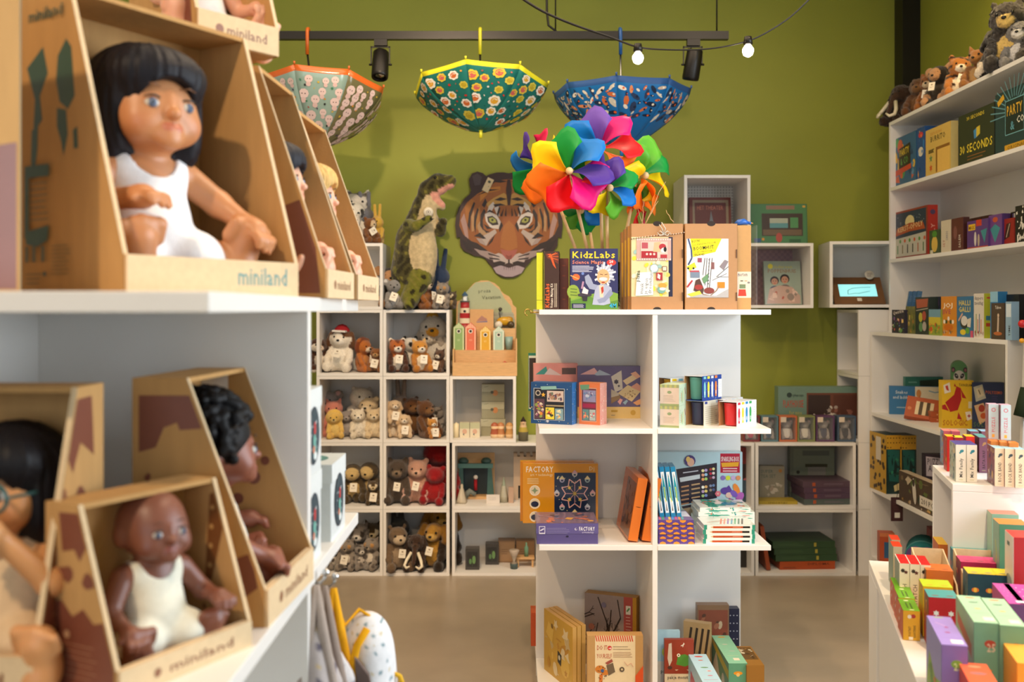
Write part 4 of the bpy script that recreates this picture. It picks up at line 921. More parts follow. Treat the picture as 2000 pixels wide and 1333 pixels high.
def fac2(a): a.r(4, 12, 14, 50, 'd8d4e4'); a.r(5, 15, 13, 44, '5a4f86'); a.l(6, 34, 12, 24, 6, 'd8d4e4'); a.lines(16, 22, 58, 46, 4, '8a82ae', 2); a.c(64, 26, 6, 'd8d4e4'); a.c(64.5, 25, 4, '5a4f86'); a.t(69, 34, 20, 'FACTORY', 'f0eef6', 1, 0, 26); a.t(74, 46, 9, 'art+technology', 'c8c2de', 1, 0, 19); a.e(50, 62, 7, 5, '251f3c')
def fac2top(a): a.r(0, 0, 100, 100, '7a5f72'); a.busy(31, ['c86a50', 'e0a040', '3a3a58', '8a6a80', 'b86a40'], 26, 2, 4, 98, 96, 4, 12)
bx('art_kit', 'flat purple art kit box lying on the second shelf', 1048, 1168, 3.47, z2, .071, .19, '544a80', {'front': fac2, 'top': fac2top}, mat='gloss', lid=(.036, '5d538c'))
def otop(a): a.e(50, 46, 30, 4, '5a2c10', 8)
def oleft(a): a.r(0, 0, 100, 100, 'b9622a'); a.r(30, 10, 96, 96, '7a4a38'); a.busy(33, ['3a3040', '5a4a58', '8a5a40', '4a3a38'], 26, 32, 12, 94, 94, 4, 12)
for i in range(2):
    o = carton('art_kit', ('orange art kit box leaning with its picture side out', 'orange art kit box wedged against the tower divider')[i], 'box', (X(1225+i*26, 3.60), 3.62, z2+.006), (.034, .26, .222), 'd8752a', 0, {'front': otop, 'left': oleft}, mat='gloss', rot=(0, R(9.5), R(3)))
# right: drawing sets
def sparkle(a):
    a.r(0, 0, 100, 100, 'b4cfd6'); a.poly([(60, 100), (66, 80), (100, 76), (100, 100)], '9cc4a0'); a.r(74, 2, 97, 29, 'b3203c'); a.t(75, 13, 7, 'SPARKLING BOX', 'f6e8e6', 1, 0, 21); a.poly([(75, 15), (96, 14), (95, 20), (76, 21)], 'e8a830'); a.lines(77, 23, 94, 26.5, 2, 'f0c8cc', 1.4, .05)
    a.poly([(22, 24), (70, 15), (70, 64), (28, 74)], '2b2634'); a.poly([(28, 76), (70, 66), (86, 84), (44, 96)], '2e2a38'); a.poly([(30, 79), (52, 74), (60, 82), (38, 88)], 'b9a88a'); a.poly([(54, 72), (70, 68), (78, 76), (60, 81)], 'c9ccd8'); a.l(52, 75, 68, 70, 3, 'e8902c'); a.l(42, 90, 64, 84, 3, 'c8c47a')
    a.poly([(26, 36), (50, 31), (50, 37), (27, 42)], 'c9d0d4'); a.l(30, 29, 48, 26, 1.4, 'c9c8d0')
    for i in range(5): a.l(28, 49+i*6, 37, 47+i*6, 2, 'c08a60'); a.l(40, 46+i*6, 50, 44+i*6, 2, 'c09a70')
    pal = ['f0e2a0', 'b8a0d0', 'e0a080', '9cc4e0', 'e8a060', 'a8d070', 'f4efe0', 'e0b070', 'c0a0c0', 'e8d070', 'b0c880', '8090c8']
    for k in range(12): a.c(53.5+(k % 2)*3.6, (26, 32, 38, 49, 55, 61)[k//2]-(k % 2)*.6, 2.2, pal[k], 8)
    for k in range(10): a.c(62.5+(k % 2)*3.4, (24, 30, 36, 47, 53)[k//2]-(k % 2)*.6, 2, ['b04038', 'f0e0a0', 'c02a4a', 'e8d8d0', '7a3040', 'd0b0c8', '7f8aa8', '6a86b0', '9a8a7a', '4a5a8a'][k], 8)
    for i, q in enumerate(['8a70b8', 'cfd840', 'c0a8d0', 'd89060']): a.c(77+i*6, 36, 3.4, q, 10)
    a.e(80, 54, 7, 5, '5a3f98'); a.poly([(76, 56), (84, 46), (90, 58)], '5a3f98'); a.e(84, 60, 4.5, 4, 'e8c0b0'); a.poly([(84, 64), (90, 66), (92, 76), (84, 78)], 'a83a80'); a.l(86, 78, 85, 90, 2, 'e8c0b0'); a.l(90, 76, 95, 82, 2, 'e8c0b0'); a.e(93, 52, 4, 9, 'e88a3a', 10, .4); a.e(97, 62, 5, 7, 'b060b0', 10, -.6); a.e(90, 58, 4, 6, '7a5ab8', 10, .8)
    a.flower(92, 90, 9, 'c07ac0', '6a9ad0', 8); a.flower(71, 58, 4, 'e07080', 'e8b0a0', 6); a.e(38, 12, 8, 8, '4a3f78', 12); a.e(39, 14, 5, 6, 'e8b49a'); a.e(36, 10, 3, 4, 'e8c070')
bx('drawing_set', 'pale blue colouring set box with a purple fairy', 1284, 1450, 3.80, z2, S(140, 3.80), .05, 'b4cfd6', {'front': sparkle}, mat='gloss')
def dots(a):
    for r_ in range(1):
        for i in range(3): a.e(12+i*38, 0, 42, 42, 'e8902a', 12); a.e(31+i*38, 100, 34, 34, 'd8783a', 12)
def doto(a): [a.poly([(x-9, y0), (x-7, y1), (x, y2), (x+7, y1), (x+9, y0)], 'e8902a') for x, y0, y1, y2 in ((32, 2, 40, 62), (70, 2, 40, 62), (12, 98, 66, 46), (50, 98, 66, 46), (90, 98, 66, 46))]
def pens(a): a.r(0, 0, 100, 100, '7a6a98'); [a.l(8+i*9, 96, 20+i*9, 4, 6, q) for i, q in enumerate(['e86a80', '5aa070', '7a50a0', 'f0c050', '5a8ad0', 'd05a90', 'e88a40', '6ab0b0'])]; a.poly([(50, 60), (62, 10), (98, 8), (98, 66)], 'd9d8e0')
for i in range(5):
    bx('pen_set', ('bottom', 'second', 'middle', 'fourth', 'top')[i]+' purple pen set box with orange half circles', 1286-(i > 2)*2, 1357-(i > 2)*2, 3.47+(i % 2)*.004, z2+i*.0168, .0165, .16, '5a3f88', {'front': doto, **({'top': pens} if i == 4 else {})}, group='purple pen sets in a stack')
def pencilbox(a): a.r(0, 0, 100, 100, 'e9e9e2'); a.r(0, 0, 6, 100, '2f9078'); a.r(94, 0, 100, 100, '2f9078'); a.poly([(12, 50), (18, 30), (18, 70)], 'd8b080'); a.r(18, 28, 76, 72, 'b8502a'); a.r(76, 28, 90, 72, '2a2420'); a.l(56, 50, 72, 50, 10, 'e0a080')
def pencils(a): a.r(0, 0, 100, 100, 'e2e6df'); [a.l(34+i*7, 90, 46+i*7, 20, 5, q) for i, q in enumerate(['e06a50', 'e8907a', '8a5ab0', '5aa0c0', '6ab080', '2a6a58', '302a2a'])]; a.l(10, 70, 70, 30, 3, 'd86a3a')
for i in range(4):
    bx('pencil_set', ('bottom', 'second', 'third', 'top')[i]+' white pencil set box with a red pencil on its edge', 1373+(i % 2)*2, 1474+(i % 2), 3.475, z2+i*.0165, .0162, .13, 'e9e9e2', {'front': pencilbox, **({'top': pencils} if i == 3 else {})}, mat='gloss', group='white pencil sets in a stack')
def leafy(a): a.r(0, 0, 100, 100, 'e4eae2'); a.busy(41, ['3aa08a', '2f8f9a', 'e8704a', '3aa08a'], 24, 0, 0, 100, 100, 8, 22)
for i in range(6):
    bx('pencil_set', ('bottom', 'second', 'third', 'fourth', 'fifth', 'top')[i]+' leaf-patterned set box behind the pencil sets', 1364+(i % 2)*3, 1474-(i > 4)*8, 3.615, z2+i*.0165, .0162, .15, 'e4eae2', {'front': leafy, **({'top': leafy} if i == 5 else {})}, mat='gloss', group='leaf-patterned sets in a stack')
def zig(a):
    a.r(0, 0, 100, 100, '1d7fae'); a.poly([(16, 10), (84, 10), (84, 92), (16, 92)], 'e6ecee'); a.poly([(20, 40), (50, 12), (80, 40), (80, 70), (20, 60)], '1f93a4'); a.r(44, 40, 58, 70, 'dfe22a'); a.poly([(40, 88), (50, 68), (60, 88)], '111'); a.poly([(44, 20), (50, 12), (56, 20)], '111')
for i in range(4):
    o = carton('pen_case', ('first', 'second', 'third', 'fourth')[i]+' thin blue pen case from the tower divider', 'box', (X(1297+i*11, 3.56)-.010, 3.57, z2+.0845), (.0165, .10, .178), '1d7fae', 0, {'front': zig}, mat='gloss', rot=(0, R(-7.5), R(-3)), group='blue pen cases on the purple stack')
def seg(a): a.r(0, 0, 100, 100, 'e8eef0'); a.poly([(60, 96), (70, 20), (90, 20), (96, 96)], '1d6fae')
# --------- bottom shelf
z3 = ZT[3]
def branches(a):
    a.r(0, 0, 76, 100, '93817a'); a.r(76, 0, 93, 100, 'ab4a40'); a.r(93, 0, 100, 100, 'b98420'); a.r(80, 12, 89, 24, 'd9d0bc'); a.l(82, 20, 87, 15, 3, '5a8a50'); a.lines(80, 28, 90, 58, 8, 'd8a898', 1.2)
    for x0, y0, x1, y1, w in ((62, 96, 44, 40, 4), (44, 40, 26, 4, 2), (50, 60, 70, 30, 3), (70, 30, 64, 5, 2), (56, 80, 36, 60, 2), (0, 34, 18, 28, 2), (0, 66, 22, 56, 3), (22, 56, 26, 40, 1.5), (0, 70, 14, 82, 2), (48, 50, 52, 20, 2), (70, 90, 66, 60, 3), (60, 72, 76, 52, 2)): a.l(x0, y0, x1, y1, w, '33261f')
    rd = random.Random(12)
    def grow(x, y, an, L, w):
        x1, y1 = x+L*math.cos(an)*.8, y-L*math.sin(an); x1 = max(1, min(75, x1)); y1 = max(2, min(98, y1)); a.l(x, y, x1, y1, w, '33261f')
        if L > 7: grow(x1, y1, an+rd.uniform(.2, .6), L*.7, w*.7); grow(x1, y1, an-rd.uniform(.2, .6), L*.7, w*.7)
    for q in ((60, 98, 1.9, 22, 2.6), (70, 98, 1.6, 20, 2.2), (0, 60, .4, 14, 2), (0, 30, .3, 12, 1.6), (40, 60, 1.2, 14, 1.6)): grow(*q)
    a.c(14, 46, 6, 'b0705a'); a.c(38, 14, 5, '7a6f80')
fbox('art_kit', 'art kit box with bare branches and a red band', 1142, 3.85, z3, (.205, .045, .275), 'b98420', R(-22), {'front': branches}, cols=['b98420', 'b98420', 'b98420', 'b98420', 'a8761c', 'b98420'])
def diy(a):
    a.r(0, 0, 100, 100, 'b9915a'); a.r(14, 0, 86, 100, 'e0cda6'); [a.poly([(14+i*4, 0), (16+i*4, 0), (18.4+i*4, 9), (16.4+i*4, 9)], 'c8482a') for i in range(17)]
    a.t(17, 22, 7.5, 'DO IT', 'b4402a', 0, 0, 19); a.t(17, 35, 7.5, 'YOURSELF', 'b4402a', 0, 0, 27); a.c(40, 19, 4, 'c8382a'); a.t(38, 21, 3, '+8', 'fff', 1); a.lines(46, 17, 78, 21, 2, '8a7a60', .8); a.lines(46, 26, 84, 33, 4, 'b08a6a', .8)
    a.e(23, 52, 9, 7, 'c87a2c'); a.e(32, 57, 7, 5, 'c87a2c'); a.poly([(34, 46), (46, 42), (50, 56), (38, 62)], '6a5a44'); a.poly([(32, 42), (44, 36), (46, 40), (36, 45)], '9a4a3c'); a.poly([(22, 60), (28, 60), (26, 84), (20, 84)], 'c8702c'); rd = random.Random(3); [a.c(rd.uniform(17, 34), rd.uniform(47, 80), .9, '4a2c18', 6) for i in range(26)]; a.e(27, 54, 3, 3, '3a5a8a')
    a.c(62, 52, 4.5, '5a4a3a'); a.c(62, 52, 2, 'c8b890'); a.e(58, 84, 16, 9, 'b8702c'); [a.c(rd.uniform(46, 70), rd.uniform(76, 92), 1.2, '3a2414', 6) for i in range(24)]; a.c(73, 78, 5, '4a3a44'); a.c(38, 80, 4, '4a3a34'); a.pl([(66, 40), (72, 46), (78, 42), (82, 48)], .9, 'd09a80'); a.poly([(86, 62), (100, 46), (100, 100), (86, 100)], 'd2501c')
bx('art_kit', 'do-it-yourself kit box with striped red edge', 1147, 1256, 3.49, z3, .226, .045, 'b9915a', {'front': diy}, cols=['b9915a', 'c88a3a', 'b9915a', 'b9915a', 'c79a5e', 'b9915a'])
def ylf(a): a.r(0, 0, 100, 100, 'c69a3a'); a.busy(51, ['d8b050', 'c0a878', 'd9c49a', 'b8842c'], 20, 4, 4, 96, 96, 6, 20); a.poly([(50, 52), (64, 56), (62, 74), (50, 70)], '2e2c24'); a.c(56, 62, 4, 'c8c0a8'); a.c(30, 20, 4, '7a5a28')
for i in range(3):
    fbox('wooden_kit', ('yellow illustrated kit box facing the floor aisle', 'wood-coloured kit box behind the yellow illustrated one', 'wood-coloured kit box deepest in its row')[i], 1118+i*9, 3.56+i*.012, z3, (.017, .25, .232), 'c39a54', R(22), {'left': ylf} if i == 0 else None, cols=['c8a05c', 'b88a48', 'b88a48', 'c69a3a', 'c09450', 'b88a48'], group=None)
bx('storage_box', 'orange box edge poking out behind the tower near the floor', 1037, 1075, 4.05, ZT[3], .135, .1, 'c8542a')
def monster(a): a.r(0, 0, 100, 60, '8f3216'); a.r(0, 58, 100, 100, 'd9c8a6'); a.poly([(0, 58), (20, 52), (40, 60), (64, 54), (84, 61), (100, 55), (100, 66), (0, 66)], '8f3216'); a.poly([(10, 36), (14, 8), (24, 6), (26, 40), (16, 52)], 'cbb8a0'); a.poly([(40, 48), (46, 30), (70, 28), (92, 34), (96, 46), (70, 52)], '4f8a2e'); a.c(48, 30, 6, 'e8dcc0'); a.c(48, 30, 2.5, '3a2a1c'); a.l(56, 12, 68, 8, 2.5, 'e8dcc8'); a.l(62, 14, 66, 6, 2.5, 'e8dcc8'); a.e(18, 54, 8, 6, '4a2a1c'); a.t(10, 76, 7, 'pakje monster', '222', 1, 0, 84); a.pl([(20, 92), (36, 92), (44, 86), (52, 94), (80, 92)], 1.6, '3a3428')
bx('craft_pack', 'rust red monster craft pack', 1298, 1355, 3.57, z3+.0, .185, .02, '8f3216', {'front': monster})
def bluepack(a): a.r(0, 0, 100, 55, 'a9cddb'); a.e(40, 38, 20, 24, 'ccd64a'); a.r(0, 55, 100, 100, 'cfcfc8'); a.t(14, 76, 7, 'pakje', '222', 1, 0, 50)
bx('craft_pack', 'pale blue craft pack beside the tower divider', 1284, 1328, 3.62, z3, .20, .02, 'a9cddb', {'front': bluepack})
def egg(a): a.e(50, 26, 24, 10, 'e8961e', 14); a.c(50, 30, 10, 'f0c070'); a.poly([(30, 100), (50, 70), (70, 100)], '3a6a3a')
def egtop(a): a.e(50, 7, 22, 9, 'e8a41e'); a.e(44, 34, 16, 7, 'c9ccb4'); a.e(60, 58, 18, 6, 'b9c4b0'); a.r(40, 82, 72, 90, 'eee4c8'); a.l(20, 74, 78, 74, 3, 'cfd8a0')
def eleft(a): a.r(0, 0, 100, 100, '5a8a68'); a.poly([(0, 100), (30, 20), (60, 100)], 'cdbfa4'); a.poly([(0, 0), (100, 20), (100, 44), (0, 16)], 'c0a83a'); a.e(70, 76, 20, 26, 'c9bda4')
carton('puzzle_box', 'long mint green puzzle box with an orange sun mark', 'box', (X(1441.5, 3.48), 3.63, z3), (.066, .30, .132), '6fae8a', 0, {'front': egg, 'top': egtop, 'left': eleft}, cols=['5f9a78', '6fae8a', '6fae8a', '5a8a68', '8fcaa6', '6fae8a'])
def pbtop(a): a.e(50, 10, 24, 10, 'd8402c'); a.e(50, 24, 14, 6, 'd8582c'); a.e(50, 50, 22, 8, '6a9a60'); a.e(66, 62, 16, 8, 'e8dcdc'); a.e(66, 62, 9, 5, 'd84a3c'); a.e(58, 78, 14, 7, 'd890a0'); a.l(14, 92, 86, 92, 3, 'c87a90')
def pbleft(a): a.r(0, 0, 100, 100, '9ac0cc'); a.poly([(10, 100), (20, 30), (96, 50), (96, 70), (40, 100)], 'a83a58')
carton('puzzle_box', 'pale blue puzzle box with red oval marks', 'box', (X(1360.5, 3.58)+.001, 3.44, z3), (.064, .27, .132), 'a9cfe0', 0, {'top': pbtop, 'left': pbleft}, cols=['a9cfe0', '2f86a8', 'a9cfe0', '9ac0cc', 'b9dcea', 'a9cfe0'])
def wtop(a): a.r(8, 6, 92, 70, '6a4a20'); a.busy(61, ['c8b890', 'b8862c', '4a3014', 'd8c8a8'], 14, 10, 8, 90, 68, 8, 18)
carton('wooden_kit', 'brown wooden kit box at the outer shelf corner', 'box', (X(1477, 3.46), 3.57, z3), (.062, .2, .128), '9a6a28', 0, {'top': wtop})
def cray(a): a.r(0, 0, 100, 100, 'b29468'); [a.l(8+i*22, 90, 30+i*22, 10, 9, '3a2f24') for i in range(4)]
fbox('wooden_kit', 'slim kraft kit with dark lettering lying behind the packs', 1335, 3.74, z3, (.10, .03, .2), 'b29468', R(-25), {'front': cray})
def pf(a): a.r(4, 8, 96, 94, '8a4a38'); a.busy(71, ['c8b090', '5a3a30', 'a86a50', '2a2a3a'], 14, 6, 10, 94, 92, 6, 16)
bx('wooden_kit', 'brown framed craft box at the back of bottom shelf', 1362, 1424, 3.82, z3, .235, .04, '8a6a50', {'front': pf})
bx('pattern_bag', 'navy patterned gift bag behind the mint puzzle box', 1422, 1444, 3.84, z3, .215, .04, '1f2440', {'front': lambda a: [a.star(20+(i % 3)*30, 12+(i//3)*14, 8, 'c9ccd8', 4) for i in range(18)]}, cat='bag')
# ------------------------------------------------------------------ plush animals
TP = {}
def pt(key, body, belly=None, muzzle=None, ears='round', earc=None, inner=None, limbs=None, paws=None, patch=None, extra=(), paints=(), head=(.235, .215, .215), muz=(.105, .10, .085), stripes=None, fuzz=.004, tall=1.0, spots=None, mane=None):
    b = body; limbs = limbs or b; paws = paws or limbs; belly = belly or b; muzzle = muzzle or b; earc = earc or b
    p = [('e', (0, .02, .29), (.235, .20, .29), b), ('e', (0, -.10, .28), (.16, .11, .21), belly), ('e', (0, -.05, .715), head, b), ('e', (0, -.215, .655), muz, muzzle)]
    for s in (-1, 1):
        p += [('c', (s*.19, -.03, .47), (s*.23, -.20, .27), .085, .075, limbs), ('e', (s*.225, -.225, .245), .072, paws), ('c', (s*.15, -.05, .10), (s*.20, -.30, .09), .11, .095, limbs), ('e', (s*.205, -.335, .115), (.085, .07, .105), paws)]
        if ears == 'round': p += [('e', (s*.175, -.01, .905), (.075, .045, .075), earc)]
        elif ears == 'big': p += [('e', (s*.25, .0, .86), (.125, .045, .12), earc)]
        elif ears == 'pointy': p += [('c', (s*.13, -.01, .85), (s*.185, 0, 1.0), .075, .018, earc)]
        elif ears == 'long': p += [('c', (s*.075, .0, .88), (s*.105, .02, 1.30), .062, .052, earc)]
        elif ears == 'flop': p += [('c', (s*.20, -.02, .82), (s*.27, -.06, .58), .065, .085, earc)]
        elif ears == 'small': p += [('e', (s*.16, .01, .90), (.05, .035, .05), earc)]
        if inner and ears in ('round', 'big'): p += [('e', (s*(.175 if ears == 'round' else .25), -.04, .895), (.045, .02, .045), inner)]
        if patch: p += [('e', (s*.10, -.225, .745), (.065, .035, .06), patch)]
    if mane: p += [('e', (0, .03, .72), (.30, .17, .30), mane)]
    p += list(extra)
    def rc(V, C):
        if stripes:
            col, f, th = stripes; m = (np.sin(V[:, 2]*f+np.sin(V[:, 0]*14)*1.2) > th) & (V[:, 1] > -.20); C[m] = lin(col)
        if spots:
            col, f, th = spots; q = np.sin(V[:, 0]*f)*np.sin(V[:, 1]*f+1)*np.sin(V[:, 2]*f+2); C[q > th] = lin(col)
        return C
    me = sdf_mesh('plush_'+key, p, .030, .045, None, paints, fuzz, 'plush', rc)
    TP[key] = (me, muzzle)
TAG = MB().box(-.5, .5, -.02, .0, -1.25, 0, 'f1e8d6').mesh('hang_tag'); TAG.materials.append(MATS['card'])
TAGP = (Art(1, 1.25).r(18, 55, 78, 58, '8a7a68').r(18, 64, 60, 67, 'a89a88').e(50, 30, 16, 12, 'b5a284').e(50, 30, 8, 6, '6a5a48')).mesh('tag_print', (-.5, -.02, -1.25), (1, 0, 0), (0, 0, 1), .004); TAGP.materials.append(MATS['card'])
def plush(key, label, px, zb, hpx, d, rz=0, tagged=False, nose='1a1412', eyes=True, lean=0, tagrot=.15, cat='plush toy'):
    h = S(hpx, d); me, mz = TP[key]
    o = new_obj('plush_'+{'redpanda': 'red_panda'}.get(key, key.split('_')[0]), me); o.location = (X(px, d), d, zb+.002); o.scale = (h, h, h); rl = random.Random(label); o.rotation_euler = (lean+rl.uniform(-.06, .04), rl.uniform(-.10, .10), rz+rl.uniform(-.25, .25)); o.scale = (h*rl.uniform(1.0, 1.12), h*1.05, h*1.06); tag(o, label, cat)
    for s in (-1, 1):
        if eyes: e = new_obj('eye', EYE, o); e.location = (s*.098, -.236, .752); e.scale = (.024,)*3
    if eyes and nose: e = new_obj('nose', EYE if nose == '1a1412' else NOSE(nose), o); e.location = (0, -.312, .680); e.scale = (.034, .026, .026)
    if tagged:
        t = new_obj('hang_tag', TAG, o); q = S(12.5, d)/h; t.scale = (q, q, q); t.location = (.03, -.37, .50); t.rotation_euler = (-.12, tagrot, 0); p = new_obj('tag_print', TAGP, t)
    return o
NS = {}
def NOSE(c):
    if c not in NS: NS[c] = sphere_mesh('nose', 1, 8, 'plastic', c)
    return NS[c]
pt('cow', '4a2c1a', 'e8dccb', 'e6cfb8', 'flop', '3a2216', spots=('eadfce', 9, .28))
pt('dog', 'e9e0d0', 'efe8da', 'efe9de', 'flop', '5b3a22', paints=[((.13, -.08, .86), (.15, .2, .14), '6a452a'), ((-.15, .0, .86), (.13, .2, .14), '6a452a')])
pt('lion', 'b5692c', 'c98445', 'e9d9c2', 'round', 'a85c24', mane='7a3a18')
pt('cub', '8f5a2e', 'b98a58', 'c09a68')
pt('redpanda', 'b2622a', 'e8ded0', 'f0e8dc', 'round', 'efe4d4', '5a2f18', limbs='4a2a1c', paints=[((0, -.1, .95), (.08, .3, .14), '6a3218')])
pt('fox', 'c98a36', 'e8dcc4', 'efe6d6', 'pointy', 'd8a860', limbs='b5752c')
pt('panda', 'e8e2d6', 'ece6da', 'ece6da', 'round', '1d1a18', limbs='1d1a18', patch='1d1a18')
pt('raccoon', '5a3d28', '8a6848', 'e2d6c4', 'pointy', '4a3020', patch='2e2018')
pt('sheep', 'cfc3b2', 'd6ccbc', 'e2d8c8', 'flop', fuzz=.010)
pt('duck', 'dcd6ca', 'dcd6ca', 'e0a030', None, extra=[('e', (0, -.02, .93), (.10, .10, .09), 'e2b034')])
pt('lion_yellow', 'e0b860', 'e6c678', 'e9cf90', None, mane='e6bd5c', muz=(.09, .06, .07))
pt('lamb', 'e6d9c2', 'ece2d0', 'efe6d6', 'small', fuzz=.009)
pt('bear_cream', 'dcc49c', 'e6d3b0', 'e8d8ba', fuzz=.008)
pt('polar', 'd9d0c2', 'ded6ca', 'e2dad0', 'small')
pt('mouse', '9a918c', 'b8b0aa', 'b0a8a2', 'big', '8f8682', 'c8a09a')
pt('pig', 'd98a78', 'e0a090', 'e6aa9a', 'pointy')
pt('rabbit_cream', 'd9bd98', 'e8d9c2', 'ecdfcc', 'flop', 'c9a880')
pt('hare', '8f7c6c', 'c2b4a4', 'c4b8aa', 'long', '8a7666')
pt('beaver', '5f3c20', '75502e', '7a5634', 'small', muz=(.14, .11, .10))
pt('tiger', 'b3702e', 'e2d6c2', 'e8decc', 'round', stripes=('3a2414', 30, .62))
pt('sloth', '55452c', 'c2a46c', 'd3b67c', None, limbs='4a3c26', patch='4a3a26', paints=[((0, -.26, .70), (.17, .10, .17), 'd3b67c')], extra=[('e', (0, -.20, .705), (.16, .09, .155), 'd3b67c')])
pt('owl_brown', '4f3f28', 'b79a6a', 'd8c49a', 'pointy', patch='e6d8ba')
pt('bear_dark', '4b3f35', '5a4d42', '83705c')
pt('bear_pink', 'b98d78', 'c99a86', 'd0a890', paws='d3a697')
pt('bear_red', '8c1418', '9c1a1c', '96181a')
pt('owl', '8d8276', 'd8ccba', 'd6c6ae', 'pointy', '7a6f64', patch='b98a52', muz=(.05, .06, .05), spots=('5a5048', 16, .3))
pt('raccoon_grey', '8a8178', 'c9beb0', 'e0d8cc', 'pointy', '6a6058', patch='3a322c', stripes=('4f4740', 24, .7))
pt('otter', '6f5a44', 'a08a70', 'c2ad90', 'small', muz=(.13, .11, .10), head=(.20, .20, .19))
pt('mammoth', '3d2a1e', '4a3426', '4a3426', 'flop', '35241a', extra=[('c', (0, -.24, .66), (0, -.40, .25), .085, .05, '4a3426')], fuzz=.008)
pt('goat', 'a67a2e', 'b2863a', 'c09a52', 'flop', '8a6224', limbs='2a1f16', head=(.16, .22, .18))
pt('hare_grey', '4a4640', '6a645c', '76706a', 'long')
pt('chimp', '1f1814', '2a201a', 'b98a60', 'big', 'b98a60', extra=[('e', (0, -.19, .72), (.15, .09, .14), 'b98a60')], paws='b98a60', muz=(.11, .10, .08))
pt('koala', '8d8a88', 'c2beba', '8d8a88', 'big', '9a9794', 'd6d2ce', muz=(.06, .09, .08))
pt('teddy', '8f5522', '9a6028', 'd9c2a0', 'round', fuzz=.008)
pt('bunny_grey', '6f7078', ears='long', muz=(.02, .02, .02), fuzz=.001); pt('bunny_yellow', 'd9ae48', ears='long', muz=(.02, .02, .02), fuzz=.001); pt('bunny_navy', '33415c', ears='long', muz=(.02, .02, .02), fuzz=.001)
pt('dalmatian', 'e6dfd2', 'ece6da', 'ece6da', 'flop', '1d1a18', spots=('1d1a18', 13, .34))
pt('cat_white', 'd9d0c4', 'e0d8cc', 'e6ded2', 'pointy')
pt('zebra', 'cfc8bc', 'd8d2c6', 'b8b0a4', 'pointy', stripes=('5a544c', 36, .25))
pt('monkey', '7a4a20', '8a5a2c', 'd8bf96', 'round', extra=[('e', (0, -.19, .72), (.14, .08, .13), 'd3b48c')])
pt('dog_black', '1a1614', '221c1a', '2a2420', 'flop', '120f0e', paws='d8cbb8'); pt('kangaroo', '8a5a2a', 'b08a58', '9a6a38', 'pointy', head=(.17, .22, .17)); pt('husky', '7d7a78', 'd8d4d0', 'e2ded8', 'pointy', '5a5654', fuzz=.01); pt('skunk', '3a342e', 'd9b86a', 'd9b86a', 'pointy', fuzz=.01)
zr = [i*CP+.017 for i in range(6)]
# column beside the near tower
plush('cow', 'brown and white spotted cow plush at the edge of cube', 622, zr[3], 66, 5.48, .6)
dg = plush('dog', 'sitting white dog plush wearing a red cap', 664, zr[3], 84, 5.50, -.35, tagged=True)
sh = MB().lathe([(.0, .16), (.09, .13), (.15, .06), (.17, 0)], 14, 'a3262c', (0, -.02, .88)); sh.build('cap', 'cloth', dg); MB().box(-.14, .14, -.30, -.15, .86, .90, 'e8e2dc').build('cap_peak', 'cloth', dg)
plush('lion', 'brown-maned lion plush looking sideways', 708, zr[3], 62, 5.50, .75, tagged=True)
plush('cub', 'small brown bear cub plush at the cube corner', 733, zr[3], 46, 5.47, .1, tagged=True)
plush('lion_yellow', 'round-faced yellow lion plush', 657, zr[2], 52, 5.44, .05)
plush('lamb', 'cream lamb plush in the front row', 702, zr[2], 56, 5.46, .1)
plush('bear_cream', 'pale yellow teddy plush against the cube side', 731, zr[2], 56, 5.46, -.1)
plush('polar', 'off-white polar bear plush at the back', 700, zr[2], 92, 5.62, .5)
plush('pig', 'coral pink pig plush behind the yellow lion', 655, zr[2], 68, 5.56, .2)
plush('mouse', 'grey mouse plush behind the coral pig', 636, zr[2], 84, 5.62, .2)
plush('bear_cream', 'pale teddy plush raised behind the lamb', 716, zr[2], 74, 5.56, .0)
plush('mouse', 'lilac-grey mouse plush between lion and lamb', 680, zr[2], 50, 5.52, .0)
plush('sloth', 'brown sloth plush closest to the white gift boxes', 694, zr[1], 74, 5.52, .1, tagged=True)
plush('sloth', 'brown sloth plush at the cube side', 722, zr[1], 76, 5.54, .0)
plush('owl_brown', 'small brown owl plush in front of the sloths', 729, zr[1], 46, 5.44, .15, tagged=True)
plush('owl', 'grey owl plush with amber eye rings and a tag', 677, zr[0], 58, 5.45, .1, tagged=True)
plush('raccoon_grey', 'striped grey raccoon plush behind the owls', 698, zr[0], 80, 5.56, .2)
plush('owl', 'speckled owl plush at the right of its cube', 724, zr[0], 60, 5.46, -.2)
plush('raccoon_grey', 'small raccoon plush between the two owls', 702, zr[0], 48, 5.45, .2)
plush('owl', 'grey owl plush in the lower left corner', 652, zr[0], 44, 5.48, .3)
plush('owl_brown', 'dark brown owl plush behind the speckled owl', 726, zr[0], 76, 5.62, .2)
# cubes under the dinosaur
plush('redpanda', 'red panda plush with a white tag', 776, zr[3], 64, 5.46, .1, tagged=True)
plush('fox', 'golden fox plush with pointed ears', 822, zr[3], 62, 5.45, .15, tagged=True)
plush('panda', 'black and white panda plush behind the fox', 799, zr[3], 66, 5.56, .4)
plush('raccoon', 'dark brown raccoon plush in the cube corner', 857, zr[3], 44, 5.45, -.3, tagged=True)
plush('sheep', 'greyish sheep plush at the back of the fox cube', 838, zr[3], 84, 5.62, .0); plush('duck', 'off-white duck plush with a yellow crest', 853, zr[3], 106, 5.64, .0)
plush('rabbit_cream', 'tan rabbit plush with a tag at the cube side', 769, zr[2]+.075, 46, 5.48, .15, tagged=True); plush('rabbit_cream', 'tan rabbit plush supporting another rabbit', 766, zr[2], 36, 5.48, .2)
plush('rabbit_cream', 'tan rabbit plush holding a ribbon at the front', 790, zr[2], 46, 5.45, -.05, tagged=True)
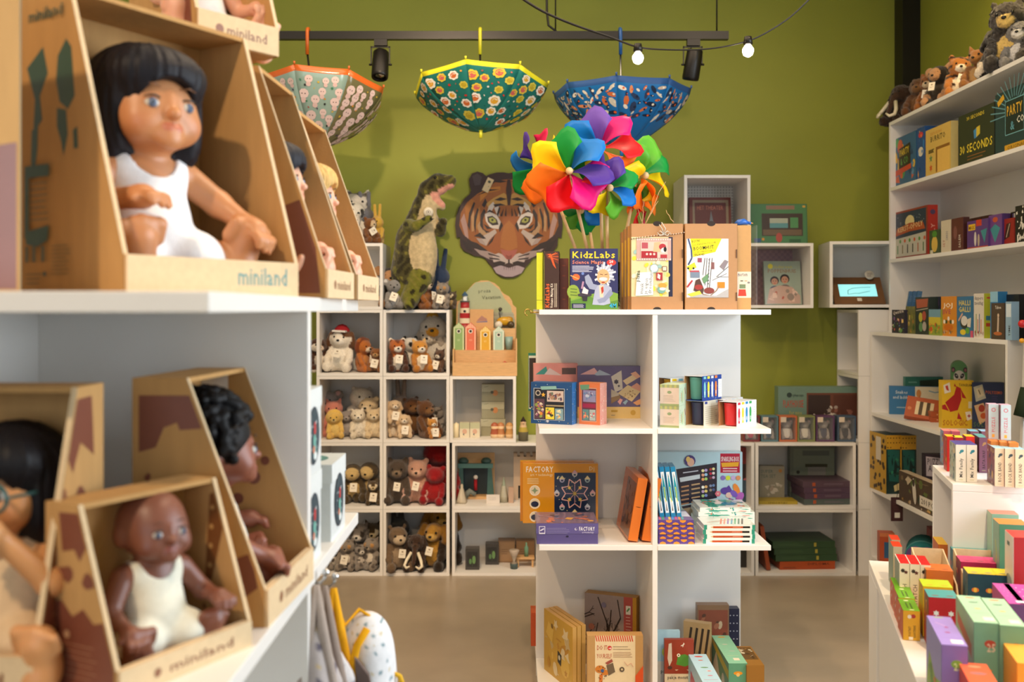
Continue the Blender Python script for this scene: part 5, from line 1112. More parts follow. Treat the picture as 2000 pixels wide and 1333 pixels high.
plush('hare', 'brown-grey hare plush standing at the back', 786, zr[2], 76, 5.62, -.5)
plush('beaver', 'dark beaver plush nearer the hare', 808, zr[2], 74, 5.58, .4); plush('beaver', 'dark beaver plush nearer the raccoon', 833, zr[2], 72, 5.50, .5, tagged=True)
plush('raccoon_grey', 'grey raccoon plush beside the beavers', 858, zr[2], 56, 5.55, -.4); plush('fox', 'tiny orange fox plush at the beavers', 845, zr[2], 38, 5.44, .4, tagged=True)
plush('bear_dark', 'dark brown bear plush with a tag', 777, zr[1], 86, 5.48, .2, tagged=True); plush('bear_pink', 'dusty pink bear plush', 812, zr[1], 84, 5.49, .1, tagged=True)
plush('bear_red', 'red bear plush at the front', 847, zr[1], 72, 5.46, -.1, eyes=False); plush('bear_red', 'dark red bear plush at the back', 858, zr[1], 116, 5.62, .0, eyes=False)
plush('otter', 'grey-brown otter plush with a pale muzzle', 776, zr[0], 86, 5.46, .15, tagged=True)
mm = plush('mammoth', 'brown mammoth plush with curled ivory tusks', 811, zr[0], 70, 5.45, .0)
def tusks(m):
    for s in (-1, 1): MB().tube([(s*.09, -.30, .52), (s*.20, -.38, .32), (s*.24, -.46, .20), (s*.17, -.54, .16), (s*.08, -.56, .22)], [.045, .045, .042, .035, .02], 8, 'e9dfc4').build('tusk', 'plastic', m)
tusks(mm)
plush('goat', 'mustard goat plush with black legs', 845, zr[0], 92, 5.50, -.2, tagged=True); plush('hare_grey', 'dark grey hare plush behind the otter', 784, zr[0], 86, 5.62, .3); plush('goat', 'goat plush in the dark at the back', 858, zr[0], 112, 5.63, .3)
# on top of the cubes
zt = 4*CP+.0005
plush('chimp', 'black chimpanzee plush at the dinosaur foot', 763, zt, 82, 5.52, .15); plush('koala', 'grey koala plush with a square tag', 771, zt, 58, 5.43, .1, tagged=True, tagrot=.4)
plush('teddy', 'shaggy brown teddy turned sideways', 828, zt, 64, 5.45, .9, tagged=True); plush('owl', 'grey and white owl plush beside the teddy', 864, zt, 52, 5.43, .05, tagged=True)
plush('mouse', 'pale mouse plush leaning behind the teddy', 812, zt, 76, 5.56, .6); plush('bunny_navy', 'navy corduroy rabbit plush seen from behind', 852, zt, 84, 5.62, math.pi, eyes=False)
plush('owl_brown', 'dark green-brown owl plush at the cube edge', 884, zt, 34, 5.60, -.5)
zu = 5*CP+.0005
plush('bunny_grey', 'grey corduroy rabbit plush facing the wall', 716, zu, 74, 5.62, math.pi+.2, eyes=False); plush('bunny_yellow', 'yellow corduroy rabbit plush with upright ears', 738, zu, 56, 5.56, -.2, nose=None)
plush('monkey', 'brown monkey plush with a white tag', 722, zu, 50, 5.46, .8, tagged=True, tagrot=1.0); plush('dalmatian', 'white and black spotted dog plush', 686, zu, 84, 5.58, .5); plush('cat_white', 'off-white cat plush at the top cube', 692, zu, 56, 5.48, .4); plush('zebra', 'striped zebra plush at the very back', 702, zu, 104, 5.66, .2)
# along the top of the right wall shelf
XP = 2.14
def rp(key, label, px, hpx, rz, **k): return plush(key, label, px, RZ[0]+.0005, hpx, XP*F/(px-1000), rz, **k)
m = rp('mammoth', 'dark mammoth plush with white tusks at the corner column', 1757, 82, -1.0); tusks(m)
rp('beaver', 'brown beaver plush beside the tusked mammoth', 1792, 78, -.9); rp('teddy', 'brown bear plush on the wall shelf with a tag', 1818, 74, -.8, tagged=True); rp('chimp', 'dark monkey plush behind the shelf tiger', 1840, 82, -1.0, tagged=True); rp('tiger', 'striped tiger plush lying on the wall shelf', 1868, 84, -.2, tagged=True)
rp('kangaroo', 'tan kangaroo plush on the wall shelf', 1912, 82, -.9); rp('dog_black', 'black dog plush with pale paws', 1952, 104, -1.0, tagged=True); rp('husky', 'grey husky plush at the edge of the photo', 1990, 96, -.7); rp('skunk', 'fluffy dark and yellow plush behind the husky', 1978, 140, -.6)
# ------------------------------------------------------------------ dinosaur
def dino():
    D = 5.52; zb = zt
    def q(px, py, y=0): return (S(px-815, D), y, S(605-py, D))
    def s(v): return S(v, D)
    g, g2, cr, pk = '4a4526', '6a6a26', 'c2ae86', 'cf9482'
    p = [('c', q(806, 540), q(812, 470), s(44), s(38), g), ('c', q(812, 470), q(828, 405), s(36), s(22), g), ('c', q(828, 405), q(838, 372), s(20), s(17), g),
         ('c', q(838, 374, -.01), q(856, 360, -.02), s(20), s(17), g), ('c', q(856, 360, -.02), q(880, 357, -.03), s(17), s(12), g), ('c', q(862, 369, -.03), q(880, 366, -.04), s(8), s(7), pk), ('c', q(846, 380, -.02), q(862, 374, -.03), s(9), s(9), pk),
         ('c', q(840, 390, -.03), q(866, 410, -.04), s(11), s(5), cr), ('c', q(845, 384, -.04), q(866, 404, -.05), s(8), s(5), pk),
         ('e', q(826, 500, -.06), (s(30), s(28), s(62)), cr), ('c', q(836, 440, -.05), q(838, 405, -.04), s(22), s(14), cr),
         ('c', q(795, 540, -.03), q(786, 575, -.05), s(30), s(20), g2), ('c', q(786, 575, -.05), q(790, 598, -.09), s(18), s(12), g2), ('c', q(822, 550, -.09), q(806, 585, -.12), s(24), s(17), g2), ('c', q(806, 585, -.12), q(806, 597, -.16), s(15), s(11), g2),
         ('c', q(802, 445, -.09), q(818, 448, -.15), s(13), s(9), g2), ('c', q(818, 448, -.15), q(843, 434, -.17), s(9), s(7), g2), ('c', q(855, 440, -.03), q(862, 456, -.07), s(11), s(9), g), ('c', q(862, 456, -.07), q(868, 438, -.10), s(9), s(8), g),
         ('c', q(795, 560, .03), q(770, 592, .06), s(26), s(12), g)]
    def rc(V, C):
        n = np.sin(V[:, 0]*75+2*np.sin(V[:, 2]*40))*np.sin(V[:, 2]*60+1.5*np.sin(V[:, 0]*50)); gr = (C[:, 0] < lin('7a7a40')[0]) & (C[:, 0] >= 0) & (C[:, 2] < .05)
        C[gr & (n > .35)] = lin('2e2a16'); C[gr & (n < -.7)] = lin('757030'); return C
    me = sdf_mesh('body', p, .0085, .02, None, (), .0008, 'plush', rc)
    o = new_obj('plush_dinosaur', me); o.location = (X(815, D), D, zb+.004); tag(o, 'large green tyrannosaur plush with its pink mouth open', 'plush toy')
    e = new_obj('eye', EYE, o); e.location = q(852, 352, -.066); e.scale = (.009,)*3
    for x, y in ((843, 434), (847, 437)): MB().tube([q(x, y, -.18), q(x+6, y-2, -.19)], [.005, .001], 6, '222').build('claw', 'plastic', o)
    t = MB(); t.lathe([(0, .002), (.026, .002), (.026, -.002), (0, -.002)], 20, 'e6ddc8'); t2 = t.build('round_tag', 'card', o); t2.location = q(840, 420, -.115); t2.rotation_euler = (math.pi/2+.1, 0, .1)
    r = Art(.03, .03).e(50, 50, 40, 40, '4a3a2c').e(50, 50, 32, 32, 'e6ddc8').star(50, 50, 24, '4a3a2c', 4); new_obj('tag_print', r.mesh('tag_print', (-.015, -.015, .002), (1, 0, 0), (0, 1, 0)), t2, 'card')
dino()
# ------------------------------------------------------------------ toy beach display and the small goods around it
zb = 3*CP+.0005; D0 = 5.40
r = empty('toy_display', 'wooden seaside toy display stand with a cloud-shaped back board', 'display', (X(947, D0), D0, zb)); hw = S(63, D0); dp = .20
cl = []
for px, py in ((-63, 0), (63, 0), (63, 128), (56, 134), (54, 142), (48, 150), (38, 155), (32, 160), (28, 168), (18, 176), (4, 181), (-10, 181), (-24, 176), (-34, 166), (-38, 152), (-44, 146), (-60, 140)):
    cl.append((S(px, D0)*.98, S(py, D0)*1.04))
MB().prism(cl, dp-.010, dp, 'y').build('back_board', 'wood', r)
a = Art(2*hw, S(190, D0)); a.poly([(4, 26), (20, 12), (34, 3), (56, 2), (72, 10), (80, 20), (90, 28), (92, 35), (4, 35)], 'aab08c'); a.poly([(4, 35), (94, 35), (97, 44), (97, 62), (4, 62)], 'a3a28c'); [a.l(4, 38+i*5, 97, 37.5+i*5, .7, '8f8d78') for i in range(5)]; a.t(38, 14, 4, 'proza', '5c6048', 0, .05); a.t(44, 21, 4, 'Vacation', '5c6048', 0, .05)
a.clip([(5, 62), (5, 27), (22, 8), (36, 2), (56, 2), (78, 14), (92, 30), (97, 40), (97, 62)])
new_obj('back_print', a.mesh('back_print', (-hw, dp-.0105, 0), (1, 0, 0), (0, 0, 1)), r, 'card')
for pn, q in (('tray_front', (-hw, hw, -.01, .002, 0, S(26, D0))), ('tray_floor', (-hw, hw, .002, dp-.01, 0, .012)), ('tray_side', (-hw, -hw+.008, .002, dp-.01, .012, S(52, D0))), ('tray_side', (hw-.008, hw, .002, dp-.01, .012, S(72, D0))), ('step', (-hw+.009, hw-.009, .075, dp-.011, .012, S(49, D0))), ('upper_step', (-hw+.009, hw-.009, .14, dp-.011, S(49, D0), S(92, D0)))):
    MB().box(*q).build(pn, 'wood', r)
zs = zb+S(49, D0); zs2 = zb+S(92, D0)
def hut(label, px, hpx, col, stripe, roof_hole):
    d = D0+.09; w = S(21, d); h = S(hpx, d); o = MB(); s = h-.028
    o.prism([(-w/2, 0), (w/2, 0), (w/2, s), (0, h), (-w/2, s)], 0, .04, 'y', col); b = o.build('toy_hut', 'card'); b.location = (X(px, d), d, zs); tag(b, label, 'toy')
    A = Art(w, h); yr = (1-s/h)*100; A.poly([(2, 99), (2, yr), (50, 2), (98, yr), (98, 99)], stripe); A.r(14, yr+2, 86, 99, col); [A.l(10+i*16, yr, 10+i*16, max(4, yr-4-(16-abs(i-2.5)*5)), 4, col) for i in range(6)]; A.c(50, yr+22*w/h*1.6, 20, 'e9e2d0'); A.c(50, yr+22*w/h*1.6, 13, '2a2018'); A.lines(36, 62, 66, 66, 2, stripe, 3)
    A.clip([(2, 99), (2, yr), (50, 1), (98, yr), (98, 99)]); new_obj('front_print', A.mesh('front_print', (-w/2, 0, 0), (1, 0, 0), (0, 0, 1)), b, 'card')
hut('green striped toy beach hut', 896, 54, '8fae6c', 'cfd8a8', 1); hut('coral striped toy beach hut', 919, 54, 'dc7050', 'f0b89a', 1); hut('yellow striped toy beach hut', 948, 47, 'dba62a', 'f0d490', 1); hut('pale blue striped toy beach hut', 974, 47, 'a9c6b2', 'd9e2cc', 1)
lh = empty('toy_lighthouse', 'red and white toy lighthouse with a blue roof', 'toy', (X(908, D0+.16), D0+.165, zs2))
def q(v): return S(v, D0+.16)
prof = [(11.5, -1), (11, 8), (10.6, 8), (10.3, 18), (10, 18), (9.7, 28), (9.4, 28), (9.1, 38), (8.9, 38), (8.6, 49), (9.5, 50), (9.5, 52), (0, 52)]
MB().lathe([(q(a), q(b)+.004) for a, b in prof], 18, ['a82b30', 'a82b30', 'e0d2b8', 'e0d2b8', 'a82b30', 'a82b30', 'e0d2b8', 'e0d2b8', 'a82b30', '555', '555', '555']).build('tower_body', 'card', lh)
MB().lathe([(q(4.5), q(52)+.004), (q(4.5), q(62)+.004), (0, q(62)+.004)], 12, 'dfe4e4').build('lantern', 'card', lh); MB().lathe([(q(7), q(62)+.0045), (0, q(71)+.004)], 12, '3c5a78').build('roof', 'card', lh); MB().ball((0, -q(10), q(33)), q(2.6), 8, '221a16', (1, .3, 1)).build('porthole', 'plastic', lh)
def logo(a): a.r(0, 0, 100, 100, 'cfa06a'); a.poly([(28, 62), (40, 46), (50, 34), (62, 44), (72, 50), (72, 62)], 'a8786a'); a.poly([(26, 66), (74, 62), (74, 68), (30, 70)], '6a6a90')
o = carton('wooden_box', 'plain wooden toy box with a small printed logo', 'box', (X(941, D0+.155), D0+.165, zs2), (S(46, D0+.15), .03, S(37, D0+.15)), 'cfa06a', 0, {'front': logo})
car = empty('toy_scooter', 'mustard yellow toy vehicle with white wheel and mirror', 'toy', (X(986, D0+.15), D0+.16, zs2)); w = S(1, D0+.15)
MB().ball((0, 0, 14*w), 12*w, 14, 'c8961e', (1.35, .6, .72)).build('car_body', 'plastic', car); MB().ball((7*w, 0, 18*w), 7*w, 12, 'b98414', (1.3, .7, .7)).build('seat', 'plastic', car)
for x in (-12, 12): MB().lathe([(0, -.008), (7*w, -.008), (7*w, .008), (0, .008)], 16, 'd9d0c0' if x < 0 else '4a3a20').build('wheel', 'plastic', car).location = (x*w, -.012, 7*w)
for c in car.children:
    if c.name.startswith('wheel'): c.rotation_euler = (math.pi/2, 0, 0)
MB().tube([(-9*w, 0, 20*w), (-11*w, 0, 30*w), (-9*w, 0, 36*w)], .004, 6, '5a544c').build('handlebar', 'plastic', car); MB().ball((-9*w, -.002, 37*w), 4*w, 10, '3f3a36').build('mirror', 'plastic', car)
d = D0+.07
o = MB().lathe([(0, .0), (S(6, d), 0), (S(8, d), S(26, d)), (S(7, d), S(26, d)), (S(5, d), .006), (0, .006)], 16, '8aa8a4').build('toy_bucket', 'plastic'); o.location = (X(994, d), D0+.105, zs); tag(o, 'little blue-grey toy bucket next to the huts', 'toy')
for i, (px, wpx, hp, c, lab) in enumerate(((914, 12, 9, 'b98a4c', 'tan wrapped packet in the wooden tray'), (922, 14, 10, 'd9a080', 'peach wrapped packet in the wooden tray'), (960, 24, 14, 'c8866a', 'copper foil packet lying in the tray'), (986, 26, 16, 'c05a4e', 'rose foil packet leaning in the tray'))):
    dd = D0+.035; w = S(wpx, dd); h = S(hp+8, dd); m = MB(); m.tube([(-w/2, 0, h*.5), (-w*.38, 0, h*.5), (0, 0, h*.55), (w*.38, 0, h*.5), (w/2, 0, h*.5)], [h*.35, h*.22, h*.45, h*.22, h*.38], 8, c); o = m.build('foil_packet', 'gloss'); o.location = (X(px, dd), dd, zb+.0125); tag(o, lab, 'packet')
# cube under the huts
zc = 2*CP+.0165
def duckbox(a): a.r(0, 0, 100, 100, 'b5b398'); a.r(0, 46, 100, 100, '9a977c'); a.l(0, 46, 100, 46, 3, '7d7a60'); a.e(60, 50, 16, 18, 'c88a58'); a.e(46, 46, 10, 9, '5a5a48'); a.l(10, 16, 30, 10, 2, '6f6f58')
for i, (y, lab) in enumerate((('l', 'lowest pale green gift box in its stack'), ('m', 'middle pale green gift box with a duck print'), ('t', 'uppermost pale green gift box with a duck print'))):
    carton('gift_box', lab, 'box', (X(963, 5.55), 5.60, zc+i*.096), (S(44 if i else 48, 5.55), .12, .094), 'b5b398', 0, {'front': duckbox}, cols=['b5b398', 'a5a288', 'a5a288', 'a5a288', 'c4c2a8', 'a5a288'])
def tooth(a): a.r(0, 0, 100, 100, 'd8cdb4'); a.r(0, 0, 100, 40, 'b9bb98'); a.e(50, 60, 24, 26, 'cda48c'); a.poly([(30, 78), (44, 70), (46, 88)], '4a5058')
for i in range(2): bx('gift_box', ('small cream gift box nearer the candle', 'small cream gift box nearer the stacked ones')[i], 898+i*20, 917+i*20, 5.47, zc, S(29, 5.47), .05, 'd8cdb4', {'front': tooth})
o = MB().lathe([(0, 0), (.016, 0), (.016, .075), (.004, .078), (0, .085)], 14, 'efe0b8').build('candle', 'plastic'); o.location = (X(891, 5.48), 5.48, zc); tag(o, 'cream candle standing at the cube side', 'candle')
def woodtiger(lab, px, c):
    m = MB(); m.lathe([(0, 0), (.02, 0), (.024, .02), (.018, .05), (.022, .065), (.014, .08), (0, .085)], 12, [c, 'e6c69c', c, 'e6c69c', c, c]); o = m.build('wooden_figure', 'card'); o.location = (X(px, 5.46), 5.46, zc); tag(o, lab, 'figurine')
woodtiger('striped wooden figure leaning at the gift boxes', 966, 'a8583a'); woodtiger('striped wooden figure in the middle of its trio', 978, 'b87a4c'); woodtiger('ringed wooden stacking figure at the cube side', 995, 'c89a60')
g = MB().lathe([(0, 0), (.026, 0), (.028, .05), (.02, .075), (.016, .09), (.017, .105), (0, .135)], 12, ['5a5648', '6a6450', 'b8a24c', 'd8b890', 'd8b890', '3a2e2a']); o = g.build('gnome_figure', 'cloth'); o.location = (X(1022, 5.46), 5.46, 2*CP+.0005); tag(o, 'small gnome figure on the wide cube by the tower', 'figurine')
MB().ball((0, -.018, .1), .007, 8, 'e0b898').build('nose', 'plastic', o)
# cube with the puppet theatre
zp = CP+.0165; d = 5.62
t = empty('puppet_theatre', 'wooden puppet theatre with teal curtains', 'toy', (X(929, d), d, zp)); w = S(74, d); h = S(86, d)
MB().box(-w/2, w/2, .04, .05, 0, h).build('back_board', 'wood', t); MB().box(-w/2, w/2, -.04, .04, 0, .015).build('stage', 'wood', t)
for s in (-1, 1): MB().prism([(s*w*.5, 0), (s*w*.42, h*.74), (s*w*.33, h*.74), (s*w*.30, 0)][::s], -.035, -.022, 'y', '4a6a66').build('curtain', 'cloth', t)
MB().box(-w*.46, w*.46, -.04, -.02, h*.70, h*.80, '55807a').build('pelmet', 'card', t); MB().box(-w*.42, w*.42, .03, .039, .015, h*.70, '24343a').build('backdrop', 'card', t)
for x in (-.32, .28): MB().lathe([(0, 0), (.028, 0), (.03, .012), (.018, .026), (0, .03)], 12, '3f5c54').build('bush', 'card', t).location = (x*w, .0, h*.80)
MB().tube([(0, 0, .03), (0, 0, .09)], .010, 8, 'a3262c').build('puppet', 'cloth', t).location = (0, -.01, .015); MB().ball((0, -.01, .118), .013, 10, 'e6ddd0').build('puppet_head', 'plastic', t)
MB().tube([(-.06, -.03, .0), (-.03, -.035, .03), (.0, -.03, .01)], [.02, .016, .012], 8, '7a8078').build('cloth_wave', 'cloth', t).location = (0, -.02, .018)
o = MB().lathe([(0, 0), (.036, 0), (.034, .012), (.014, .075), (.009, .08), (.009, .1), (0, .105)], 4, 'b9ae98').build('toy_house', 'card'); o.location = (X(902, 5.47), 5.47, zp); o.rotation_euler = (0, 0, .6); tag(o, 'grey pyramid-shaped wooden toy house', 'toy')
carton('price_card', 'blank white price card in front of the puppet theatre', 'card', (X(963, 5.46), 5.46, zp), (S(26, 5.46), .006, S(17, 5.46)), 'd8d0c8', 0, {'front': lambda a: a.lines(15, 30, 80, 60, 3, 'a8a09a', 3)})
o = MB().lathe([(0, 0), (.028, 0), (.024, .03), (.012, .09), (0, .14)], 8, ['9a9a84', 'a8a28c', 'b0ac98', '8f9a84']).build('toy_tree', 'card'); o.location = (X(984, 5.5), 5.5, zp); tag(o, 'pale green wooden toy tree', 'toy')
bx('wooden_block', 'short pinkish wooden block beside the toy tree', 993, 1003, 5.47, zp, S(30, 5.47), .03, 'b99a84', cat='toy')
cs = empty('toy_castle', 'pale wooden toy castle tower with an arch', 'toy', (X(1026, 5.56), 5.56, zp)); w = S(46, 5.56); h = S(84, 5.56)
for q_ in ((-w/2, w/2, 0, .06, S(28, 5.5), h), (-w/2, -w*.3, 0, .06, 0, S(28, 5.5)), (w*.3, w/2, 0, .06, 0, S(28, 5.5))): MB().box(*q_, 'bfa68c').build('wall_block', 'card', cs)
for i in range(4): MB().box(-w/2+i*w*.27, -w/2+i*w*.27+w*.16, 0, .06, h, h+.02, 'a89078').build('battlement', 'card', cs)
MB().box(-w*.3, w*.3, .05, .06, 0, S(28, 5.5), '26322e').build('gate', 'card', cs)
# lowest wide cube
def cactus(a): a.r(12, 14, 88, 86, '2c2a28'); a.e(36, 60, 10, 20, '5a8050'); a.e(62, 52, 12, 30, '6a9058'); a.l(50, 24, 50, 82, 2, '4a6a40')
zl = .0165
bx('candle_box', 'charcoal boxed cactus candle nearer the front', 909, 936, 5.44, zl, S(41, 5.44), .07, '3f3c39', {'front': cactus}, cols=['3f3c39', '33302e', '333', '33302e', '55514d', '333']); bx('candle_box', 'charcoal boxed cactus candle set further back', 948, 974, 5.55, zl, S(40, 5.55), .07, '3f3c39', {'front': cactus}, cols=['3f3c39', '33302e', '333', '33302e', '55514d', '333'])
def wb(a): a.r(4, 6, 96, 94, 'a5825e'); a.lines(20, 40, 60, 60, 3, '5a4432', 2)
bx('wooden_box', 'brown wooden chest behind the charcoal boxes', 973, 1006, 5.60, zl, S(42, 5.60), .08, '8f6f50', {'front': wb}); bx('wooden_box', 'brown wooden display box at the tower edge', 1008, 1044, 5.62, zl, S(40, 5.6), .07, 'a07e5c', {'front': wb})
o = MB().lathe([(0, 0), (.012, 0), (.012, .05), (.005, .06), (.005, .075), (0, .078)], 12, '6f9a7c').build('toy_bottle', 'plastic'); o.location = (X(1028, 5.52), 5.52, zl+.055); tag(o, 'little green toy bottle on a wooden tray', 'toy')
b = boards('wooden_tray', 'small pale wooden toy table holding the green bottle', 'toy', [('tray_top', -.05, .05, -.03, .03, .045, .055), ('leg', -.045, -.035, -.025, .025, 0, .045), ('leg', .035, .045, -.025, .025, 0, .045)], (X(1026, 5.52), 5.52, zl), 0, 'wood')
o = MB().lathe([(0, 0), (.02, 0), (.022, .03), (.006, .04), (.016, .07), (.03, .1), (.02, .105), (0, .08)], 10, ['5a6a68', '4a5a58', '8a7a68', 'a89a88', 'b8a898', 'b8a898', 'a89a88']).build('toy_tree', 'card'); o.location = (X(1004, 5.47), 5.47, zl); tag(o, 'brown twisted toy tree beside the wooden chest', 'toy')
# ------------------------------------------------------------------ tiger poster board on the wall
TD = 5.735; tx, tz = X(994, TD), Z(436, TD); k = 230/1333
def tp(x, y): return (S((x-657)*k, TD), -S((y-672)*k, TD))
L = [(657, 108), (600, 97), (520, 98), (440, 120), (400, 140), (360, 105), (300, 88), (240, 110), (205, 175), (212, 240), (228, 300), (215, 342), (150, 400), (88, 500), (58, 600), (48, 700), (64, 842), (100, 828), (108, 930), (150, 990), (205, 1012), (270, 1048), (320, 1050), (388, 1072), (420, 1120), (465, 1168), (500, 1228), (560, 1277), (612, 1293), (657, 1296)]
Rm = [(1314-x, y) for x, y in L[1:-1]][::-1]
out = [tp(*p) for p in L+Rm]
r = empty('tiger_poster', 'tiger head shaped poster board hung on the green wall', 'poster', (tx, TD, tz))
MB().prism(out, 0, .006, 'y', '3a2018').build('board', 'card', r)
A = Art(1, 1); A.P = lambda x, y: tp(x, y)
def sym(pts, c): A.poly(pts, c); A.poly([(1314-x, y) for x, y in pts][::-1], c)
A.poly(L+Rm, '38201a')
A.poly([(657, 175), (520, 190), (400, 290), (300, 340), (180, 440), (110, 560), (95, 700), (140, 800), (260, 900), (390, 1000), (657, 1060), (924, 1000), (1054, 900), (1174, 800), (1219, 700), (1204, 560), (1134, 440), (1014, 340), (914, 290), (794, 190)], '96561f')
sym([(110, 640), (150, 560), (185, 700), (200, 850), (160, 820)], 'b08a80'); sym([(160, 480), (230, 400), (270, 420), (215, 560), (205, 700), (170, 640)], 'a8661f'); sym([(330, 330), (440, 270), (560, 255), (560, 300), (430, 330), (330, 430)], 'b87424')
sym([(400, 450), (480, 390), (600, 330), (640, 360), (640, 470), (520, 480), (430, 520)], 'b98a40'); sym([(430, 480), (480, 430), (500, 470), (460, 540), (400, 580)], 'cdbfb4'); sym([(490, 500), (540, 480), (550, 600), (520, 580)], 'c9bdb4')
sym([(385, 570), (440, 545), (520, 580), (565, 660), (540, 740), (450, 730), (395, 650)], 'd0c4ba'); sym([(410, 600), (470, 590), (520, 630), (540, 690), (470, 700), (420, 660)], '2a1c16'); sym([(430, 618), (470, 606), (505, 630), (515, 662), (475, 672), (440, 656)], '9a9a48')
for x in (470, 844): A.items.append(([tp(x+14*math.cos(i), 637+14*math.sin(i)) for i in [j*.785 for j in range(8)]][::-1], [tuple(range(8))], lin('15100c')))
sym([(280, 560), (330, 480), (320, 620), (335, 780), (275, 720)], 'a8702e'); sym([(300, 700), (330, 650), (380, 760), (440, 790), (400, 820), (320, 790)], 'b08a62'); sym([(230, 600), (262, 520), (262, 760), (235, 770)], 'b5895a')
A.poly([(657, 560), (560, 600), (590, 700), (520, 800), (440, 880), (400, 960), (470, 1010), (560, 1000), (657, 1030), (754, 1000), (844, 1010), (914, 960), (874, 880), (794, 800), (724, 700), (754, 600)], '9a5420'); A.poly([(657, 640), (600, 700), (570, 820), (560, 950), (657, 990), (754, 950), (744, 820), (714, 700)], 'a8662a')
sym([(400, 930), (440, 860), (520, 780), (500, 740), (400, 800), (330, 830), (370, 880)], 'b9a79c'); sym([(285, 840), (350, 850), (400, 930), (330, 900)], 'a8948c'); sym([(260, 960), (420, 990), (540, 1040), (600, 1080), (560, 1110), (430, 1080), (330, 1030)], 'a08a84')
A.poly([(657, 1060), (540, 1010), (470, 1040), (480, 1110), (520, 1150), (600, 1140), (657, 1120), (714, 1140), (794, 1150), (834, 1110), (844, 1040), (774, 1010)], 'bdaaa2'); A.poly([(480, 1180), (560, 1150), (657, 1180), (754, 1150), (834, 1180), (800, 1240), (700, 1280), (612, 1280), (514, 1240)], 'a9959a')
A.poly([(560, 970), (657, 985), (754, 970), (730, 1030), (680, 1085), (634, 1085), (584, 1030)], 'a85a4c'); A.poly([(620, 1030), (657, 1045), (694, 1030), (680, 1085), (634, 1085)], '8a4438'); A.pl([(657, 1085), (657, 1125)], .006*160, '2a1a18'); A.P = lambda x, y: tp(x, y)
st = [[(490, 410), (560, 380), (640, 400), (560, 420)], [(500, 490), (480, 460), (560, 450), (620, 470), (560, 475)], [(350, 470), (390, 390), (410, 440), (380, 500)], [(260, 700), (265, 600), (300, 500), (315, 520), (285, 650), (280, 790)], [(190, 700), (205, 560), (260, 430), (275, 450), (225, 600), (215, 760)], [(330, 700), (335, 580), (375, 510), (395, 540), (360, 640), (370, 760)], [(260, 820), (330, 780), (400, 850), (360, 850), (320, 830)], [(350, 720), (400, 760), (440, 770), (400, 785)], [(370, 680), (420, 710), (470, 730), (410, 740)], [(440, 200), (560, 185), (640, 200), (560, 215)], [(300, 360), (420, 290), (560, 290), (430, 310)], [(180, 860), (300, 900), (420, 990), (330, 980), (200, 930)], [(410, 940), (440, 880), (500, 800), (470, 880)], [(420, 1010), (540, 1045), (560, 1060), (430, 1030)], [(430, 1060), (540, 1075), (560, 1090), (440, 1080)], [(470, 1120), (560, 1100), (620, 1120), (600, 1150), (500, 1160)], [(560, 590), (600, 500), (580, 600)], [(610, 590), (625, 490), (630, 600)], [(520, 570), (545, 490), (560, 500), (535, 600)], [(395, 560), (440, 520), (500, 560), (440, 545)], [(545, 720), (570, 660), (590, 700), (550, 780)], [(110, 850), (200, 900), (260, 1000), (180, 970)]]
for s_ in st: sym(s_, '2b1a14')
A.poly([(640, 180), (674, 180), (690, 300), (670, 470), (645, 470), (625, 300)], '3a2014'); [A.poly([(600+i*24, 1170), (606+i*24, 1166), (604+i*24, 1215)], '3a2a28') for i in range(6)]
A.poly([(240, 140), (300, 110), (350, 150), (330, 240), (270, 250)], '4a3a3a')
new_obj('tiger_print', A.mesh('tiger_print', (0, 0, 0), (1, 0, 0), (0, 0, 1)), r, 'card')
tg = MB().box(-S(6.5, TD), S(6.5, TD), -.004, -.002, -S(14, TD), S(14, TD), 'd3bd92'); t2 = tg.build('hang_tag', 'card', r); t2.location = (S(953-994, TD), -.0062, S(436-362, TD)); t2.rotation_euler = (0, .45, 0)
new_obj('tag_print', Art(S(13, TD), S(28, TD)).e(50, 26, 24, 20, '4a4a34').e(70, 58, 6, 6, '3a3a2a').mesh('tag_print', (-S(6.5, TD), -.004, -S(14, TD)), (1, 0, 0), (0, 0, 1)), t2, 'card')
# ------------------------------------------------------------------ goods on the right wall shelves
def rbox(name, label, px0, px1, z, h, th, col, prints=None, xf=2.06, cat='game', **k):
    d0, d1 = xf*F/(px0-1000), xf*F/(px1-1000); w = d0-d1
    return carton(name, label, cat, (xf+th/2, (d0+d1)/2, z), (w-.001, th, h), col, -math.pi/2+k.pop('turn', 0), prints, **k)
z = RZ[1]
def party1(a): a.r(0, 0, 100, 100, '2f5f86'); a.busy(81, ['5a8ab0', 'c8582c', '4a9a5a', 'd8b040', '1f3f66'], 24, 0, 0, 100, 100, 6, 18); a.poly([(26, 24), (76, 18), (78, 62), (26, 66)], '2a2418'); a.t(30, 40, 14, 'PARTY', 'e8c830', 1, .06, 42); a.t(34, 58, 14, '& CO', '5aa04a', 1, .06, 34); a.poly([(8, 66), (80, 60), (80, 70), (8, 78)], 'c2452a')
rbox('board_game', 'blue party game box at the far end of the shelf', 1745, 1789, z, .262, .06, '2f5f86', {'front': party1})
rbox('board_game', 'narrow blue game box beside the far party game', 1791, 1806, z, .265, .20, '1d4a86', {'front': lambda a: (a.e(50, 14, 30, 16, 'c82c40'), a.e(50, 46, 34, 26, 'd8d0c0'), a.busy(82, ['2f7ac0', '103060', 'e0a040'], 12))})
